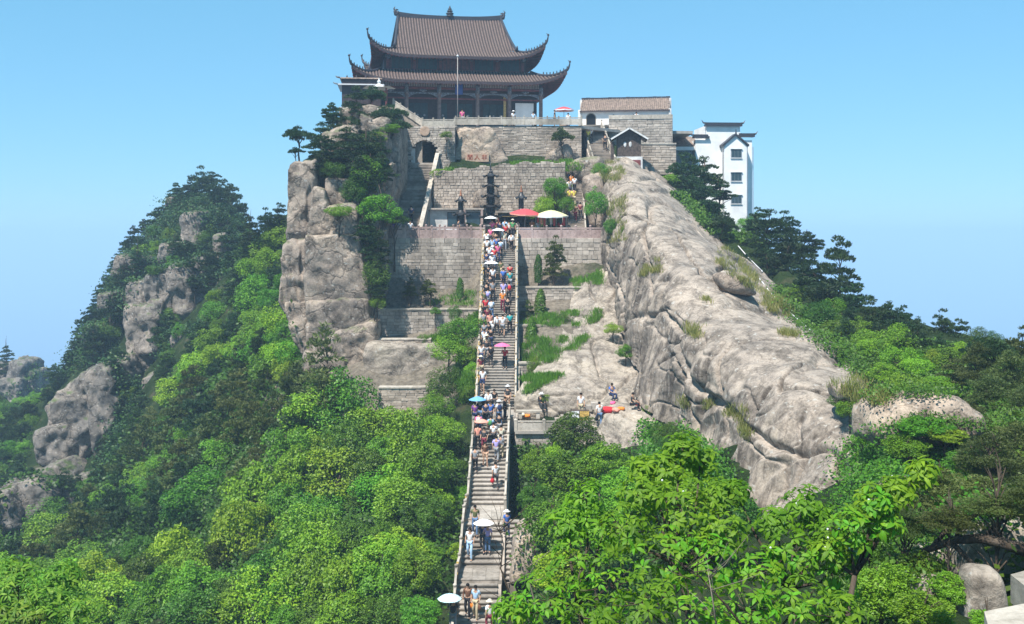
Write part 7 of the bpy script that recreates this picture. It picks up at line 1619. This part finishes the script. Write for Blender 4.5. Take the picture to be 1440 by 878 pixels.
cover('grass', 'lush grass mound in front of the rubble wall by the right stairs', [([(738,300),(750,280),(790,250),(796,262),(796,304)], 1)], 'grass', 900, .5, .06, 7, .25, 6)

# ------------------------------------------------------------------ labels for the trees
def screen(v): return 720+F*v[0]/v[1], 330-F*v[2]/v[1]
def zone(x, y):
    if x < 60 and y < 620: return 'on the far left hilltop'
    if x < 345 and y < 330: return 'on the summit of the left mountain'
    if x < 215 and y < 480: return 'on the skyline of the left mountain'
    if x < 345 and y < 480: return 'on the upper face of the left mountain'
    if x < 240 and y < 600: return 'around the dark cliffs of the left mountain'
    if x < 420 and y < 480: return 'in the saddle between mountain and crag'
    if x < 200 and y < 740: return 'below the large dark outcrop'
    if x < 440 and y < 620: return 'in the pine belt under the crag'
    if x < 575 and y < 240: return 'on top of the crag'
    if x < 575 and y < 450: return 'on the flank of the crag'
    if x < 130: return 'in the lower left corner wood'
    if x < 300: return 'in the wood at the lower left'
    if x < 480 and y < 740: return 'in the middle of the left wood'
    if x < 480: return 'near the bottom of the left wood'
    if x < 680 and y < 560: return 'on the ledges left of the stairs'
    if x < 680 and y < 740: return 'left of the second stair flight'
    if x < 700: return 'left of the lowest steps'
    if y < 320 and x < 860: return 'on the upper terraces'
    if x < 850 and y < 585: return 'on the garden ledges right of the stairs'
    if x < 1000 and y > 590: return 'right of the landing'
    if x < 935: return 'against the cliff of the ridge'
    if x < 1045 and y < 400: return 'beside the white tower house'
    if x < 1275 and y < 530 and y < 460: return 'on the skyline right of the ridge'
    if y < 530 and x < 1310: return 'behind the lower end of the ridge'
    if y < 600 and x > 1310: return 'in the dark pine group at the right edge'
    if y < 740: return 'around the rounded boulder on the right'
    return 'in front at the lower right'
kinds = {'pine_tree': 'pine', 'leafy_tree': 'tree', 'shrub': 'shrub', 'small_pine': 'small pine', 'cypress': 'cypress'}
shade = {'leaf': 'mid green leafy', 'leaf_y': 'fresh yellow green leafy', 'leaf_d': 'deep green leafy', 'leaf_f': 'bright leafy', 'pine': 'dark green', 'pine_o': 'olive green'}
ordn = ['', 'second ', 'third ', 'fourth ', 'fifth ', 'sixth ', 'seventh ', 'eighth ', 'ninth ', 'tenth ', 'eleventh ', 'twelfth ', 'thirteenth ', 'fourteenth ', 'fifteenth ', 'sixteenth ', 'seventeenth ', 'eighteenth ', 'nineteenth ', 'twentieth ']
bk_ = {}
for t, key, mat, r in TREES:
    nm = t.name.split('.')[0]; c = Vector(t.location); cr = [o for o in t.children if o.name.startswith('crown')][0]; c.z += cr.location.z
    x, y = screen(c); bk_.setdefault((nm, mat, zone(x, y)), []).append((x, y, t))
for (nm, mat, zn), L in bk_.items():
    L.sort(key=lambda q: q[0]); k = kinds[nm]; sh_ = shade[mat]
    if nm == 'cypress': sh_ = 'slim dark'
    for i, (x, y, t) in enumerate(L):
        if len(L) == 1: lab = '%s %s %s' % (sh_, k, zn)
        else: lab = '%s%s %s %s' % ('leftmost ' if i == 0 else (('rightmost ' if i == len(L)-1 else (ordn[i] if i < 20 else str(i+1)+'th '))), sh_, k, zn) + ('' if i in (0, len(L)-1) else ' from the left')
        ws = lab.split(' ')
        tag(t, ' '.join(ws[:16]), {'pine_tree': 'pine', 'leafy_tree': 'tree', 'small_pine': 'pine'}.get(nm, nm), '%ss %s' % (k, zn))
print('trees', len(TREES))
# ------------------------------------------------------------------ haze
hz = MB(); hz.box(-32000, 32000, -3000, 32000, -760, 31); hb = hz.mesh('haze', M['dark']); hb.materials.clear()
hm = bpy.data.materials.new('haze_air'); hm.use_nodes = True; hn = hm.node_tree; hn.nodes.clear()
pv = hn.nodes.new('ShaderNodeVolumePrincipled'); pv.inputs['Color'].default_value = (.53, .74, .97, 1); pv.inputs['Density'].default_value = 0.0006
pv.inputs['Anisotropy'].default_value = 0.0
ho = hn.nodes.new('ShaderNodeOutputMaterial'); hn.links.new(pv.outputs[0], ho.inputs['Volume'])
hb.materials.append(hm); ho_ = inst('haze', hb); tag(ho_, 'thin blue summer haze in the air over the valley', kind='stuff')
